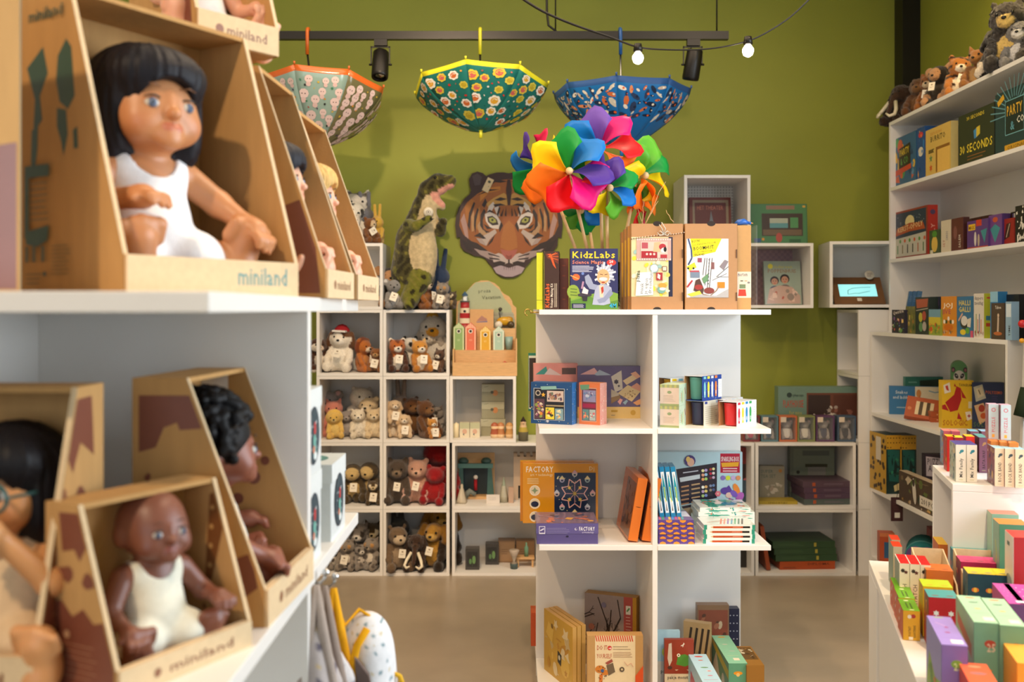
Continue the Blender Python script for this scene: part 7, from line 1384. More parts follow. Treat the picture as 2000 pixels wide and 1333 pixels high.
def theat(a): a.r(0, 0, 100, 100, '6a7266'); a.r(8, 4, 98, 100, '76806f'); a.r(28, 8, 88, 18, '5a625a'); a.r(34, 34, 84, 40, '3a3a24'); a.r(40, 40, 80, 62, '8a8880'); a.r(40, 58, 80, 72, '3f5478'); a.r(34, 72, 86, 84, '4a3a20'); a.c(18, 50, 4, '2a2a24'); a.c(18, 64, 4, '2a2a24')
bx('toy_box', 'grey boxed puppet stage standing at the back of cube', 1543, 1630, 5.62, z, .29, .05, '6a7266', {'front': theat})
bx('toy_box', 'pale boxed tea set in the same cube', 1483, 1532, 5.55, z, .19, .05, '9a9482', {'front': lambda a: (a.r(0, 0, 100, 100, '8f8a7a'), a.t(6, 20, 10, 'SUPER', '5a6a64', 1, 0, 50), a.t(6, 34, 10, 'TEA SET', '5a6a64', 1, 0, 60), a.c(84, 14, 7, 'b07a3c'), a.busy(128, ['b8b0a4', 'a89888', 'c8c0b4'], 14, 6, 44, 94, 96, 5, 12))})
bx('game_box', 'flat yellow box at the front of the cube', 1482, 1558, 5.43, z, S(6, 5.43), .12, 'a8922c', {'front': lambda a: a.t(24, 80, 60, 'SPELLETJES', '5a4a14', 1, 0, 50)})
for i in range(4): bx('game_box', ('bottom', 'second', 'third', 'top')[i]+' purple game box of the stack in wide cube', 1566-(i == 3)*2+(i == 1)*2, 1668-(i == 2)*2, 5.42, z+i*.032, .0315, .25, ['4f5a58', '4f3a4e', '4f3a4e', '54404e'][i], {'front': lambda a: (a.r(18, 20, 24, 80, 'a8502c'), a.lines(40, 40, 80, 60, 2, '7a6a78', 6))}, rz=R(4), group='purple games in a stack')
z = .0165
for i in range(3): bx('game_box', ('bottom', 'middle', 'top')[i]+' green game box of the floor-level stack', 1512-i*3, 1634-i*2, 5.45, z+.045+i*.036, .0355, .24, '2f4a30', {'front': lambda a: (a.r(66, 20, 70, 80, 'a89a3c'), a.lines(10, 40, 50, 60, 2, '44603f', 6))}, rz=R(3), group='green games in a stack')
bx('game_box', 'flat orange game box under the green stack', 1520, 1630, 5.45, z, .044, .24, 'a8481c', {'front': lambda a: (a.t(50, 46, 30, 'DIPLOMA', '5a2410', 1, 0, 40), a.lines(6, 70, 34, 80, 2, '6a2c14', 5))}, rz=R(3))
carton('game_box', 'orange game box leaning on the cube side', 'box', (X(1490, 5.5)+.012, 5.52, z+.005), (.022, .2, .24), '94421e', 0, None, rot=(0, R(-9), 0))
bx('toy_box', 'red boxed toy beside the tower edge', 1446, 1468, 5.5, CP+.0165, .30, .1, '8a2c28', {'front': lambda a: (a.r(10, 30, 90, 100, '3a2422'), a.e(50, 60, 24, 20, 'b8606a'), a.r(10, 60, 90, 100, '3f5668'))})
carton('toy_box', 'dark small box in the lowest hidden cube', 'box', (X(1452, 5.5), 5.54, .0165), (.10, .1, .14), '2a2622', 0)
# ------------------------------------------------------------------ card games on the white stepped table
def tbl(name, label, px, py, ztop, h, w, dep, cols, prints=None, cat='game', zbase=None, **k):
    """box whose near-left top corner is at pixel (px, py) with its top at height ztop"""
    d = (H-ztop)*F/(py-HY); c = Vector((X(px, d), d, 0))+IB*w/2-IA*dep/2
    return carton(name, label, cat, (c.x, c.y, ztop-h), (w-.0016, dep-.0012, h), 'fff', -TH, prints, cols=cols, **k)
def C6(front, left, top): return [front, front, front, left, top, front]
def spine(txt, c, mark, sz=34): return lambda a: (a.t(66, 88, sz, txt, c, 1, math.pi/2, 52), a.e(58, 17, 22, 16, mark, 7, .5), a.e(42, 22, 12, 10, mark, 5), a.l(30, 94, 70, 94, 5, 'b8b47c'))
zt_ = IT
for i in range(2): tbl('card_game', ('white family card game nearest the table corner', 'white family card game beside the corner one')[i], 1866+i*21.3, 869+i*.5, IT+.0905, .09, .0250, .085, C6('e6dccb', 'b9c0b0', '5a4f9a'), {'front': spine('Mix Family', '2a2622', '2f7f8c'), 'left': lambda a: a.busy(131, ['6a8a6a', '3a5a78', 'e0c8a0', '8a5a78'], 20), 'top': lambda a: a.r(12, 16, 88, 90, '5a4f9a')})
for i in range(3): tbl('card_game', ('white music band card game, first of three', 'white music band card game, middle of three', 'white music band card game at the photo edge')[i], 1942+i*20, 876+i*1.2, IT+.0905, .09, .0235, .085, C6('e9d3b4', '7a4a58', '9fc4cc'), {'front': spine('ROCK BAND', '3a2a20', '3f4f58'), 'left': lambda a: a.busy(132, ['8a3a4a', 'e0d0c8', '3a3a58', 'c8a060'], 20)})
for i, (px, py, f, l, t, lab) in enumerate(((1849, 853, 'c8201c', 'a82c20', 'f0b020', 'red and yellow card game in the second row'), (1864, 855, '8f1c24', '6a3a6a', 'f2cc30', 'purple and yellow card game in the second row'), (1886, 853, 'c8281c', '8a2a20', 'f0b828', 'red and yellow card game standing alone'), (1842, 842, 'b0525c', '7a8aa8', 'e07a68', 'coral-topped card game in the back row'), (1858, 843, 'a84a58', '7a8aa8', 'dc7a70', 'coral-topped card game second in the back row'))):
    tbl('card_game', lab, px, py, IT+.0905, .09, .0225, .05, C6(f, l, t), {'left': lambda a: a.busy(133+i, ['e8c050', 'd05a2c', '7a3a2c'], 18), 'front': lambda a: a.e(50, 30, 24, 16, 'e0a060')})
tbl('card_game', 'purple dog card game with dark lettering', 1912, 855, IT+.0905, .09, .023, .085, C6('7d5168', '5a3a50', '5f9a98'), {'front': spine('BATA-WAF', '2a1a24', 'b88a58', 34)})
tbl('card_game', 'purple card game behind the dog game', 1894, 843, IT+.0905, .09, .023, .05, C6('7d5168', '5a3a50', '7ab0c4')); tbl('card_game', 'blue-topped card game at the back of the tier', 1916, 843, IT+.0905, .09, .023, .05, C6('7d5168', '5a3a50', '8fb4d0'))
for i in range(3): tbl('card_game', ('orange-topped card game holding a puzzle, far one', 'orange-topped card game holding a puzzle, middle one', 'orange-topped card game at the photo edge')[i], 1934+i*18, 862+i*2, IT+.10, .0995, .023, .04, C6('d07a2c', 'c06a24', 'ee7a24'))
for i in range(2): tbl('puzzle_box', ('pale blue puzzle box standing on the orange games', 'pale blue puzzle box further along the orange games')[i], 1930+i*24, 790+i*1.5, IT+.1+.0855, .085, .0245, .038, C6('b9c9cf', 'a8707a', 'd4a8b8'), {'front': lambda a: (a.t(64, 80, 34, 'PUZZLE', 'c85a6a', 1, math.pi/2, 44), a.c(50, 16, 22, 'c86a78'), a.c(50, 16, 14, 'b9c9cf'), a.r(34, 86, 60, 95, 'e0b040')), 'left': lambda a: a.busy(137, ['c87a50', '7a3a4a', 'd8c0a0', 'a85a68'], 16)}, cat='puzzle')
# lower table top
hB = .115
for i in range(3): tbl('card_game', ('white match card game with red top, far from the wall', 'white match card game with red top, middle one', 'white match card game with red top beside the kraft tray')[i], 1756+i*20.5, 1101+i*1.5, IZ+hB, hB-.0005, .0232, .09, C6('e9dcc2', '8a9478', 'd01818'), {'front': lambda a: (a.t(72, 90, 44, 'BATATCH', '3a3128', 0, math.pi/2, 50), a.star(34, 14, 26, '33281f', 7, .6), a.star(64, 17, 22, '5a2a24', 5, .6)), 'top': lambda a: (a.r(0, 0, 8, 100, 'efe6d2'), a.e(50, 45, 14, 10, '8a1010'))})
for i in range(2): tbl('card_game', ('red-topped card game behind the match games', 'red-topped card game at the far table corner')[i], 1743-i*3, 1068-i*13, IZ+hB, hB-.0005, .0232, .06, C6('b9ac90', '7a8a70', 'dc3c14'))
for i in range(3): tbl('card_game', ('yellow card game with green top, front one', 'yellow card game with green top, second one', 'yellow card game with green top, third one')[i], 1763-i*8, 1193-i*24+(i == 2)*3, IZ+.062, .0615, .035, .088, C6('d8a420', 'c8602c', '6aa818'), {'front': lambda a: (a.t(46, 86, 15, 'PORTRET', '3a2c10', 1, math.pi/2, 34), a.t(74, 90, 15, 'KAARTENBAK', '3a2c10', 1, math.pi/2, 42), a.e(60, 18, 14, 13, 'a8302c'), a.e(38, 20, 12, 12, 'e8e0d0'), a.r(34, 88, 58, 98, 'efe6d0')), 'top': lambda a: (a.e(44, 14, 16, 10, 'efe8c0'), a.l(36, 30, 36, 80, 9, '3a5a10'), a.l(60, 34, 60, 84, 9, '3a5a10'), a.e(54, 92, 16, 8, 'f0e8b0')), 'left': lambda a: a.busy(141, ['e8a040', 'c83a2c', 'e0d0c0', '9a3a4a'], 16)})
def tray(label, px, py, z, w, L, h0, h1):
    d = (H-z)*F/(py-HY); c = Vector((X(px, d), d, z+.0006)); r = empty('card_tray', label, 'tray', c, -TH); t = .003
    for x in (0, w-t): MB().prism([(0, 0), (L, 0), (L, h1), (L*.15, h0), (0, h0*.55)][::-1], x, x+t, 'x').build('tray_side', 'kraft_edge', r)
    MB().box(t, w-t, 0, L, 0, t).build('tray_floor', 'kraft_edge', r); MB().box(t, w-t, 0, t, t, h0*.5).build('tray_lip', 'kraft_edge', r); MB().box(t, w-t, L-t, L, t, h1).build('tray_back', 'kraft_edge', r)
    return r
hC = .11
def tray_row(px, py, n, w, f, l, t, labs, seed, hh=hC, dep=.062, mark=None):
    for i in range(n): tbl('card_game', labs[i], px+i*w*F/((H-IZ-hh)*F/(py-HY)), py+i*1.6, IZ+hh, hh-.005, w, dep, C6(f, l, t), {'left': lambda a: a.busy(seed, [l, f, 'e8c878', 'd85a3c', '3a3a4a'], 16), 'front': mark or (lambda a: a.star(50, 30, 22, 'cdd8d8', 6, .6)), 'top': lambda a: (a.r(6, 8, 94, 60, t), a.e(50, 76, 26, 9, l))})
tray('kraft card tray with the red and lime card games', 1806, 1218, IZ, .072, .215, .08, .117)
tray_row(1813, 1167, 2, .030, 'a81820', '8a2c20', '4f9a94', ('red card game with teal top, far one of the front pair', 'red card game with teal top, other one of the front pair'), 151)
tray_row(1802, 1146, 2, .031, 'd8b020', 'c89a2c', 'b9c820', ('lime-topped yellow card game, far one', 'lime-topped yellow card game, other one'), 152)
tray_row(1808, 1114, 2, .030, 'c86a24', '6a4a34', 'e0702c', ('orange-topped brown card game, far one', 'orange-topped brown card game, other one'), 153)
hC2 = .12
tray('kraft card tray with the blue and pink card games', 1892, 1226, IZ, .102, .19, .09, .127)
tray_row(1890, 1121, 3, .0305, '23485a', '2f6a7a', 'f0cc20', ('yellow-topped blue card game with a balloon, far one', 'yellow-topped blue card game with a balloon, middle one', 'yellow-topped blue card game with a balloon, last one'), 154, hC2, .06, lambda a: (a.e(50, 30, 26, 18, 'd8782c'), a.e(50, 30, 12, 18, 'e8c050')))
tray_row(1876, 1098, 3, .031, 'a8244c', '7a2a44', 'e0407a', ('pink-topped card game, far one', 'pink-topped card game, middle one', 'pink-topped card game, last one'), 155, hC2)
tray_row(1863, 1078, 3, .031, '2c7a86', '246a78', '5aa4a8', ('teal-topped card game, far one', 'teal-topped card game, middle one', 'teal-topped card game, last one'), 156, hC2, .055)
tbl('card_game', 'orange card game box inside the open tier', 1832, 1064, IZ+.105, .104, .024, .09, C6('d0702a', 'b85a28', 'e8b820'))
def big(label, px, py, h, w, dep, f, l, t, prints): return tbl('puzzle_box', label, px, py, IZ+h, h-.0005, w, dep, C6(f, l, t), prints, cat='puzzle')
big('white puzzle box with red lid and an elephant drawing', 1978, 1050, .215, .06, .075, 'a81418', 'd9d2c8', 'd82418', {'left': lambda a: (a.r(0, 0, 100, 100, 'ddd6cc'), a.e(50, 48, 36, 24, '6a6e6c'), a.e(54, 46, 22, 18, '9aa09c'), a.l(52, 66, 44, 86, 8, '6a6e6c'), a.r(30, 8, 60, 12, '3a5a4a'))})
big('green puzzle box with an orange lid', 1951, 1024, .215, .06, .065, '4f8a70', '74a08a', 'ee7a1c', {'left': lambda a: (a.r(0, 0, 100, 100, '7aa890'), a.pl([(40, 20), (60, 34), (40, 50), (62, 66)], 10, 'a8b83c'), a.e(40, 84, 20, 10, 'd8704c'))})
big('pale green puzzle box with a salmon lid', 1936, 1004, .215, .06, .05, '8ab09a', 'a9c0a4', 'e07a62', {'left': lambda a: (a.r(0, 0, 100, 100, 'a9c4a8'), a.e(50, 46, 24, 20, 'd8a08a'), a.l(50, 60, 50, 90, 6, 'c8785c'))})
for i in range(2): big(('magenta puzzle box with white dots', 'magenta puzzle box cut by the photo edge')[i], 1970+i*22, 1180+i*1, .13, .075 if 0 else .033+i*.03, .15, '5a2a5c', 'a8508c', 'c8509c', {'top': lambda a: ([a.c(30+(k % 3)*16, 20+k*7, 3, 'ecdcec') for k in range(8)], a.r(50, 84, 96, 94, 'efe0e4'))})
def fox25(a): a.e(62, 24, 22, 16, 'a83a1c'); a.t(50, 33, 10, '25', 'd8c0a0', 1, 0, 34); a.star(56, 56, 18, 'c87a2c', 6, .5); a.l(60, 74, 60, 92, 6, '8a4a20')
def mtop(a): a.e(52, 8, 22, 8, 'd86a3c'); a.e(52, 26, 20, 8, '6a7a6c'); a.l(60, 26, 72, 22, 3, '6a7a6c'); a.e(52, 50, 14, 6, 'd8a050'); a.l(20, 66, 84, 66, 2, '8aa888'); a.r(48, 80, 88, 92, 'eee4cc')
for i in range(2): big(('mint green animal puzzle box, the whole one', 'mint green animal puzzle box at the photo edge')[i], 1901+i*51, 1216+i*6, .15, .0435, .17, '6a9a7a', '8aae8a', 'a9d0a4', {'front': fox25, 'top': mtop, 'left': lambda a: (a.r(0, 0, 100, 100, '93b592'), a.poly([(10, 16), (90, 30), (90, 46), (10, 30)], 'b8624a'), a.busy(161, ['b8b83c', '5a8a5a', 'd8b0a0', '3a5a4a'], 16, 4, 44, 96, 96, 6, 14))})
big('lilac puzzle box with a pink fairy animal', 1838, 1260, .13, .0425, .165, '7d64a4', '8a8ab0', 'a088c8', {'front': lambda a: (a.e(58, 24, 22, 17, '7a9a34'), a.t(46, 32, 10, '25', 'd8dca0', 1, 0, 34), a.star(54, 66, 20, 'b890b4', 5, .5)), 'top': lambda a: (a.e(46, 5, 22, 7, '9ab860'), a.pl([(20, 24), (40, 30), (56, 36)], 4, 'd8a8d0'), a.star(56, 40, 12, 'a83a78', 5), a.e(50, 58, 12, 7, 'a84a7a'), a.l(20, 72, 80, 72, 2, 'c0b0dc'), a.r(44, 82, 90, 94, 'f0e6dc')), 'left': lambda a: (a.r(0, 0, 100, 100, '8f8cc0'), a.poly([(0, 100), (20, 40), (60, 60), (96, 50), (96, 100)], '8aa84a'), a.busy(163, ['c86a3c', '5a8a3c', 'd8b8a0', '3a4a3a'], 14, 6, 50, 94, 96, 6, 14))})
big('orange-red card box at the bottom edge of the photo', 1893, 1336, .10, .045, .10, 'e05a2c', 'c84a2c', 'f0643c', {'top': lambda a: (a.e(50, 18, 24, 10, 'f09a70'), a.e(50, 50, 30, 14, 'a8706c'))})
big('amber card box with a black figure at the photo corner', 1986, 1296, .12, .05, .10, 'f0941c', 'e8a02c', 'f4a83c', {'front': lambda a: (a.e(30, 50, 12, 24, '2a2620'), a.e(70, 10, 20, 14, '6ab0b8'))})
# white magnet board leaning at the end of the deep shelf
o = empty('magnet_board', 'white magnet board with coloured knobs leaning by the shelf', 'board', (X(1978, 3.72), 3.72, .0)); MB().prism([(.0, 0), (.32, 0), (.32, 1.47), (.075, 1.47), (.05, 1.3)][::1], 0, .02, 'y', 'd0ccc8').build('board_panel', 'card', o)
for px, py, c, rr in ((1999, 633, 'c81820', 8), (1998, 666, 'e8a020', 5)): MB().ball((X(px, 3.7)-X(1978, 3.72), -.012, Z(py, 3.7)), S(rr, 3.7), 12, c).build('knob', 'plastic', o)
MB().tube([(X(1996, 3.7)-X(1978, 3.72), -.02, Z(815, 3.7)), (X(2010, 3.7)-X(1978, 3.72), -.02, Z(760, 3.7))], .03, 10, '24301e').build('pen_holder', 'cloth', o)
# ------------------------------------------------------------------ gift boxes and bags by the near tower
def globe(a): a.e(50, 54, 34, 36, '1a3444', 24); a.e(50, 54, 31, 33, '24424e', 24); rd = random.Random(5); [a.c(rd.uniform(34, 66), rd.uniform(34, 74), 1.6, 'd8e4e4', 5) for i in range(16)]; a.poly([(40, 76), (46, 62), (56, 60), (62, 72), (58, 80)], '5a9a98'); a.e(52, 46, 6, 9, 'c23a3c'); a.e(50, 60, 8, 8, '6fb0a4'); a.e(46, 70, 6, 5, 'd88a70'); a.e(54, 78, 10, 5, 'dfe8e6')
def gfront(a): a.c(50, 62, 9, '9aa4a4'); a.c(50, 62, 6.5, 'c9d2d2'); a.lines(28, 34, 70, 40, 2, 'a8b0b0', 1.4); a.star(40, 82, 5, 'a8b0b0', 6)
for i, (lab, x, d0, d1, z) in enumerate((('lower white gift box behind the tower panel', -.307, 1.475, 1.60, NZ[1]), ('upper white gift box stacked behind the tower panel', -.307, 1.475, 1.60, NZ[1]+.1335), ('white gift box with a snow globe picture at shelf end', -.302, 1.665, 1.80, NZ[1]))):
    w = .125; h = .132 if i < 2 else .128
    o = carton('gift_box', lab, 'box', (x-w/2, (d0+d1)/2, z), (w, d1-d0, h), 'd9dedd', 0, {'front': gfront, 'right': globe, 'top': lambda a: (a.e(50, 50, 36, 36, '4f8a86', 20), a.e(50, 50, 28, 28, '6aa8a0', 18)) if 1 else 0}, lid=(h-.03, 'dfe4e3'))
def bag(label, px, py, d, w, h, th, col, strapc, pat, rz=0, lean=0):
    """soft drawstring bag hanging from its strap; (px, py) is the hook"""
    hk = Vector((X(px, d), d, Z(py, d))); r = empty('hanging_bag', label, 'bag', hk, rz)
    pr = [('e', (0, 0, -h*.62), (w*.5, th, h*.36), col), ('e', (0, 0, -h*.80), (w*.48, th*1.1, h*.2), col), ('c', (0, 0, -h*.18), (0, 0, -h*.4), w*.10, w*.36, col)]
    def rc(V, C):
        rd = np.random.RandomState(len(V)); n = np.sin(V[:, 0]*150+1)*np.sin(V[:, 2]*130+V[:, 0]*60); C[n > .72] = lin(pat); C[n < -.85] = lin('c8b080'); return C
    def post(P, f): return f+.0035*np.sin(P[..., 0]*130+P[..., 2]*15)
    new_obj('bag_body', sdf_mesh('bag_body', pr, .006, .03, post, recolor=rc), r, 'cloth')
    for s in (-1, 1): MB().tube([(0, 0, 0), (s*w*.12, -th*.4, -h*.2), (s*w*.34, -th*1.0, -h*.45), (s*w*.42, -th*1.2, -h*.75)], [.005, .008, .006, .003], 8, strapc).build('strap', 'cloth', r)
    return r
HX = NX1-.0
for i, (px, py, d, lab) in enumerate(((626, 1140, 1.50, 'chrome hook nearer the tower panel'), (645, 1147, 1.56, 'chrome hook holding the yellow strap'))):
    z_ = Z(py, d); x_ = X(px, d); m = MB(); m.tube([(NX1-.004-x_, 0, .0), (0, 0, 0), (.006, 0, .006), (.008, 0, .014)], .0028, 8, 'ddd'); m.ball((.008, 0, .016), .006, 10, 'eee'); o = m.build('wall_hook', 'chrome'); o.location = (x_, d, z_); tag(o, lab, 'hook')
bag('grey-beige patterned bag hanging nearest the tower', 618, 1144, 1.47, .085, .36, .026, 'b9b0ae', 'a89a90', '6a6470', .2); bag('grey-beige patterned bag behind the first hanging bag', 634, 1146, 1.53, .095, .35, .026, 'cfcaca', '9a8a80', '5a5a68', .15)
bag('white animal-print bag with a yellow strap', 652, 1150, 1.59, .095, .35, .028, 'd9d4d2', 'e8a81c', '7a8088', .15)
# white rucksack with yellow piping in front of the floor
RD_ = 1.62; rk = empty('child_rucksack', 'white printed child rucksack with yellow edging', 'bag', (X(722, RD_), RD_, Z(1205, RD_)))
s_ = lambda v: S(v, RD_)
pr = [('e', (0, 0, -s_(70)), (s_(48), .05, s_(66)), 'e2e2e4'), ('e', (s_(6), 0, -s_(140)), (s_(46), .06, s_(60)), 'e2e2e4'), ('e', (-s_(12), .02, -s_(30)), (s_(28), .03, s_(28)), 'e6d8cc')]
def rc(V, C):
    n = np.sin(V[:, 0]*260+V[:, 2]*60)*np.sin(V[:, 2]*230); C[(n > .86)] = lin('6a8a94'); C[(n < -.92)] = lin('c8b890'); return C
new_obj('rucksack_body', sdf_mesh('rucksack_body', pr, .005, .03, None, recolor=rc), rk, 'cloth')
MB().tube([(s_(4), -.052, s_(-4)), (-s_(14), -.058, -s_(34)), (-s_(22), -.062, -s_(70)), (-s_(16), -.066, -s_(130)), (-s_(10), -.066, -s_(180))], s_(8), 8, 'e6a416').build('piping', 'cloth', rk)
MB().prism([(-s_(16), -s_(50)), (s_(10), -s_(84)), (s_(22), -s_(140)), (s_(4), -s_(180)), (-s_(10), -s_(130))], -.072, -.062, 'y', '6a5a54').build('front_pocket', 'cloth', rk)
MB().tube([(s_(44), -.01, -s_(105)), (s_(60), -.01, -s_(112)), (s_(70), -.01, -s_(140)), (s_(62), -.01, -s_(180))], s_(5), 8, 'e2b030').build('side_strap', 'cloth', rk)
MB().tube([(s_(0), 0, 0), (-s_(20), -.0, s_(14)), (-s_(45), -.02, -s_(10)), (-s_(70), -.03, s_(54))], s_(4), 8, 'e6a416').build('hanging_loop', 'cloth', rk)
# ------------------------------------------------------------------ track, spot lamps, umbrellas, string of bulbs
TRD = 5.0; tz = Z(70, TRD)
tr = empty('lighting_track', 'long black lighting track hung from the ceiling', 'track', (X(950, TRD), TRD, tz)); x0, x1 = X(430, TRD)-X(950, TRD), X(1422, TRD)-X(950, TRD)
MB().box(x0, x1, -.017, .017, -.020, .020).build('rail', 'black_metal', tr)
for px in (500, 1085, 1400): MB().tube([(X(px, TRD)-X(950, TRD), 0, .02), (X(px, TRD)-X(950, TRD), 0, ZC-tz)], .004, 6, '111').build('hanger', 'black_metal', tr)
MB().tube([(X(1086, TRD)-X(950, TRD), -.01, .02), (X(1071, TRD)-X(950, TRD), -.01, .05), (X(1068, TRD)-X(950, TRD), -.01, .12), (X(1066, TRD)-X(950, TRD), -.01, ZC-tz)], .006, 8, '111').build('power_cable', 'black_metal', tr)
def lamp(px, label, tilt, side):
    r = empty('spot_lamp', label, 'lamp', (X(px, TRD), TRD, tz-.020)); u = S(1, TRD)
    MB().box(-.03, .035, -.016, .016, -.032, -.0005).build('adapter', 'black_metal', r)
    for s in (-1, 1): MB().box(s*.046-.003, s*.046+.003, -.004, .004, -.13, -.034).build('bracket', 'black_metal', r)
    MB().box(-.049, .049, -.004, .004, -.040, -.033).build('bracket', 'black_metal', r)
    h = MB().lathe([(0, .075), (.034, .075), (.040, .068), (.043, -.06), (.041, -.075), (.034, -.078), (.032, -.066), (0, -.05)], 20, '161310').build('lamp_head', 'black_metal', r); h.location = (0, 0, -.125); h.rotation_euler = (tilt, side, 0)
    MB().lathe([(0, -.064), (.030, -.066), (.030, -.070), (0, -.071)], 16, 'b8b0a8').build('lens', 'chrome', h)
    MB().tube([(0, 0, -.035), (-.018, -.004, -.05), (.0, .0, -.062)], .003, 6, '111').build('lead', 'black_metal', r)
    for s in (-1, 1): MB().lathe([(0, -.004), (.008, -.004), (.008, .004), (0, .004)], 10, '111').build('pivot', 'black_metal', r).location = (s*.050, 0, -.125)
lamp(743, 'black track spot lamp between the first two umbrellas', -.35, 0.0); lamp(1353, 'black track spot lamp at the end of the track', .3, .12)
def umbrella(label, hpx, cpx, rimpy, botpy, Rm_, main, rim, hcol, kind, seed, tiltx=0):
    d = TRD; cx = X(cpx, d); zr = Z(rimpy, d); zb_ = Z(botpy, d); dep = zr-zb_; hx = X(hpx, d)
    r = empty('child_umbrella', label, 'umbrella', (hx, d, zb_)); ox = cx-hx; N = 8; rd = random.Random(seed); off = -math.pi/2-.18
    def surf(an, v, lift=0):     # v: 0 rim .. 1 tip
        k = (an-off) % (2*math.pi/N); e = abs(k-math.pi/N); b_ = 1-(e/(math.pi/N))**2; fl = 1-.07*b_*(1-.2*v)
        rr = Rm_*(1-min(1, v)**1.45)**.86*fl+lift; z_ = dep*(1-v**.92)**1.05-.004*b_*(1-v)-lift*.6*v; y_ = rr*math.sin(an); ct, st0 = math.cos(tiltx), math.sin(tiltx); zc = z_-dep*.3
        return (ox+rr*math.cos(an), y_*ct+zc*st0, -y_*st0+zc*ct+dep*.3)
    M_ = 6; V = []; nv = 13
    for p in range(N):
        vs = []; fs = []; cs = []
        for i in range(M_+1):
            for j in range(nv+1): vs.append(surf(off+(p+i/M_*.9999)*2*math.pi/N+1e-5, j/nv*.985))
        for i in range(M_):
            for j in range(nv): fs.append((i*(nv+1)+j, (i+1)*(nv+1)+j, (i+1)*(nv+1)+j+1, i*(nv+1)+j+1)[::-1]); cs.append(lin(rim if j == 0 else (main if not (kind == 'ghost' and p in (0, 7)) else '8fa89c')))
        pan = MB().add(vs, fs, cs, True).build('canopy_panel', 'gloss' if kind == 'ghost' else 'sheet', r); mo = pan.modifiers.new('thick', 'SOLIDIFY'); mo.thickness = .0008; mo.offset = -1
        # print
        W_, H_ = Rm_*2*math.pi/N, dep*1.25; A = Art(1, 1); mn = .5
        def flat(A_, cxx, cyy, rr, col, n=8, sx=1, sy=1, rot=0):
            pts = []
            for q in range(n):
                a_ = 2*math.pi*q/n; u_, v_ = rr*sx*math.cos(a_), rr*sy*math.sin(a_); u_, v_ = u_*math.cos(rot)-v_*math.sin(rot), u_*math.sin(rot)+v_*math.cos(rot); pts.append((cxx+u_*1.35, cyy+v_*.85))
            A_.append((pts, col))
        P_ = []
        PL = []
        for t in range({'flower': 60, 'ghost': 40, 'sea': 60}[kind]):
            ok = False; bigt = (t < 14) if kind != 'sea' else (t < 30)
            for q_ in range(16):
                v = rd.uniform(.14, .84) if kind != 'sea' else rd.uniform(.12, .52); hw_ = .43*(1-v**1.45)**.86; u = rd.uniform(-hw_, hw_); s0 = rd.uniform(.055, .085) if bigt else rd.uniform(.028, .045)
                if kind == 'sea': s0 *= .85
                if all(((u-a_)/1.35)**2+((v-b_)/.85)**2 > ((s0+c_)*(1.25 if kind == 'flower' else 1.0))**2 for a_, b_, c_ in PL): ok = True; break
            if not ok: continue
            PL.append((u, v, s0))
            if kind == 'flower':
                if bigt:
                    pc, cc = rd.choice([('e6e0d0', 'd8a030'), ('d8c040', 'c8605a'), ('e8e4d8', 'c86a34'), ('cfc24a', 'b8a02c')])
                    for q in range(7): flat(P_, u+s0*1.0*math.cos(q*.9), v+s0*.65*math.sin(q*.9), s0*.5, pc, 6)
                    flat(P_, u, v, s0*.75, cc, 8)
                else: flat(P_, u, v, s0*.55, rd.choice(['1d5a54', 'b8302c', 'd89a4a', '8a5a4a', 'd8d4c4', '1a4a4c', 'c86a5c']), 6, 1, rd.uniform(.5, 1), rd.random()*3)
            elif kind == 'ghost':
                if bigt:
                    flat(P_, u, v, s0*.9, 'dcc2bc', 9); flat(P_, u, v+s0*1.0, s0*.55, 'd3b4ae', 7); [flat(P_, u+s*s0*.35, v, s0*.12, '4a2a2a', 5) for s in (-1, 1)]
                else: flat(P_, u, v, s0*.5, rd.choice(['c88a2c', '3f7a5c', 'a83a34', '4a3a5a', 'c8a83c', '2a2a2a']), 6, 1, rd.uniform(.4, 1), rd.random()*3)
            else:
                c_ = rd.choice(['cfc8b8', 'c86a3c', '16243e', 'b8a898', 'd88a5a', '20304e', 'e0d8c8', '2a3a5a']); flat(P_, u, v, s0*1.0, c_, 8, 1.4, rd.uniform(.3, .8), rd.random()*3); flat(P_, u+s0*.5, v, s0*.35, rd.choice(['16243e', 'd8602c', 'e0d8c8']), 6)
        mb = MB(); hh = .0006
        for pts, c_ in P_:
            q3 = []
            for (u, v) in pts:
                v = min(.93, max(.09, v)); wv = max(.02, (1-v**1.45)**.86); uu = max(-.49, min(.49, u/wv*.5/.5)); q3.append(surf(off+(p+.5+uu*.96)*2*math.pi/N, v, hh))
            mb.add(q3, [tuple(range(len(q3)))], c_); hh += .00006
        new_obj('panel_print', mb.mesh('panel_print'), pan, 'sheet')['kind'] = 'stuff'
    for p in range(N):
        an = off+p*2*math.pi/N; a_ = surf(an, 0); MB().tube([surf(an, v/6*.95, -.004) for v in range(7)], .0022, 6, '888').build('rib', 'chrome', r); MB().tube([a_, (a_[0]*1+.0, a_[1], a_[2]+.014)], [.004, .006], 8, rim).build('rib_tip', 'plastic', r)
    tip = (ox, 0, 0); MB().tube([(ox, 0, .012), (ox, 0, -.03)], .009, 10, rim if kind != 'sea' else main).build('ferrule', 'plastic', r)
    zh = tz-zb_; MB().tube([(ox, 0, .0), (0, -.022, zh-.09)], .005, 8, '221c18' if kind != 'sea' else 'b8a888').build('shaft', 'chrome' if kind == 'sea' else 'black_metal', r)
    MB().tube([(0, -.024, zh-.10), (0, -.024, zh+.012), (0, -.020, zh+.028), (0, 0, zh+.036), (0, .020, zh+.028), (0, .024, zh+.0)], [.009, .009, .009, .009, .009, .009], 10, hcol).build('handle', 'plastic', r)
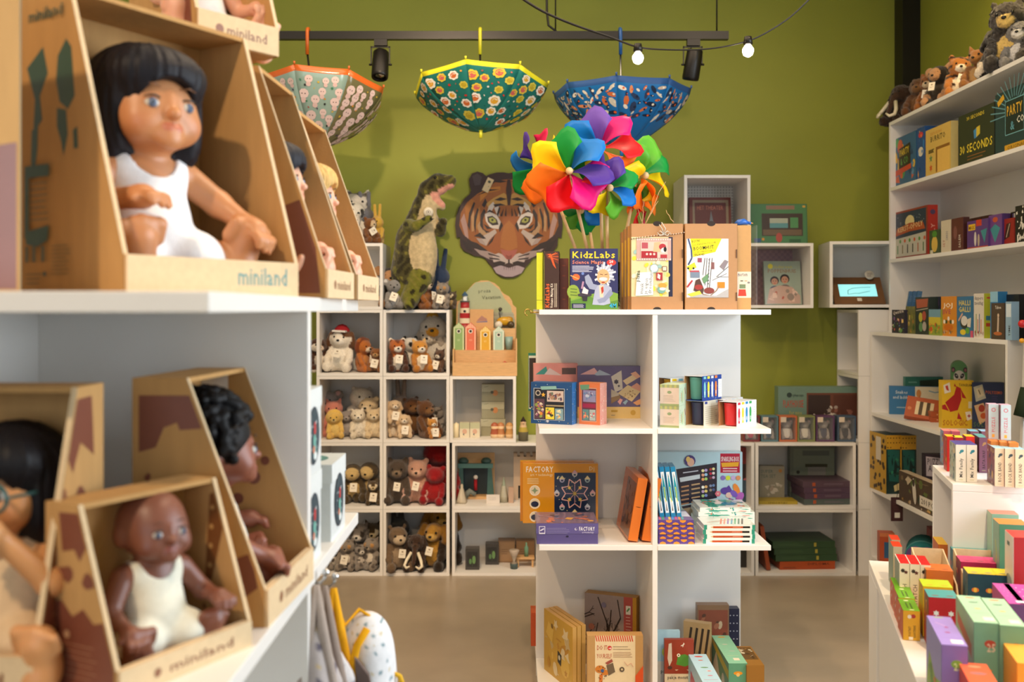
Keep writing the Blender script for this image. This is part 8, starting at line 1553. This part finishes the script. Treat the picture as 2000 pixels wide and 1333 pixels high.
umbrella('olive see-through child umbrella with pink figures and orange rim', 602, 622, 176, 292, .335, '6f6a48', 'd0662a', 'd8691e', 'ghost', 3, .2)
umbrella('teal flowered child umbrella with a yellow rim', 938, 939, 170, 258, .345, '1f6f66', 'd6d02a', 'd3cc2c', 'flower', 5, .2)
umbrella('blue child umbrella printed with sea animals', 1211, 1214, 178, 294, .345, '1868a8', '2a5088', '2a5a98', 'sea', 8)
SB = 3.8
pts = [(1015, -6), (1060, 22), (1120, 48), (1190, 72), (1246, 92), (1300, 97), (1360, 97), (1410, 92), (1461, 80), (1500, 62), (1545, 32), (1585, -6)]
st_ = empty('string_lights', 'black cable of round festoon bulbs across the ceiling', 'lights', (X(1246, SB), SB, Z(92, SB)))
P3 = [(X(x, SB)-X(1246, SB), 0, Z(y, SB)-Z(92, SB)) for x, y in pts]
sm = []
for i in range(len(P3)-1):
    p0, p1, p2, p3 = (Vector(P3[max(0, i-1)]), Vector(P3[i]), Vector(P3[i+1]), Vector(P3[min(len(P3)-1, i+2)]))
    for t in (0, .25, .5, .75): sm.append(tuple(.5*((2*p1)+(-p0+p2)*t+(2*p0-5*p1+4*p2-p3)*t*t+(-p0+3*p1-3*p2+p3)*t**3)))
sm.append(P3[-1]); n_ = len(sm); MB().tube(sm, [.0055-.0025*min(1, i/(n_*.5)) for i in range(n_)], 8, '111').build('cable', 'black_metal', st_)
for px, py, dx in ((1246, 92, 0), (1461, 78, 0)):
    bx_, bz_ = X(px, SB)-X(1246, SB), Z(py, SB)-Z(92, SB)
    sk = MB().lathe([(0, .012), (.014, .012), (.016, 0), (.018, -.016), (0, -.016)], 14, '111').build('socket', 'black_metal', st_); sk.location = (bx_, 0, bz_)
    MB().lathe([(0, -.016), (.010, -.018), (.021, -.034), (.022, -.044), (.017, -.058), (.008, -.064), (0, -.066)], 18).build('bulb', 'bulb', st_).location = (bx_, 0, bz_)
    l = bpy.data.lights.new('bulb_light', 'POINT'); l.energy = 1.5; l.color = (1, .8, .55); l.shadow_soft_size = .02; lo = bpy.data.objects.new('bulb_light', l); COL.objects.link(lo); lo.location = (X(px, SB), SB, Z(py, SB)-.09)
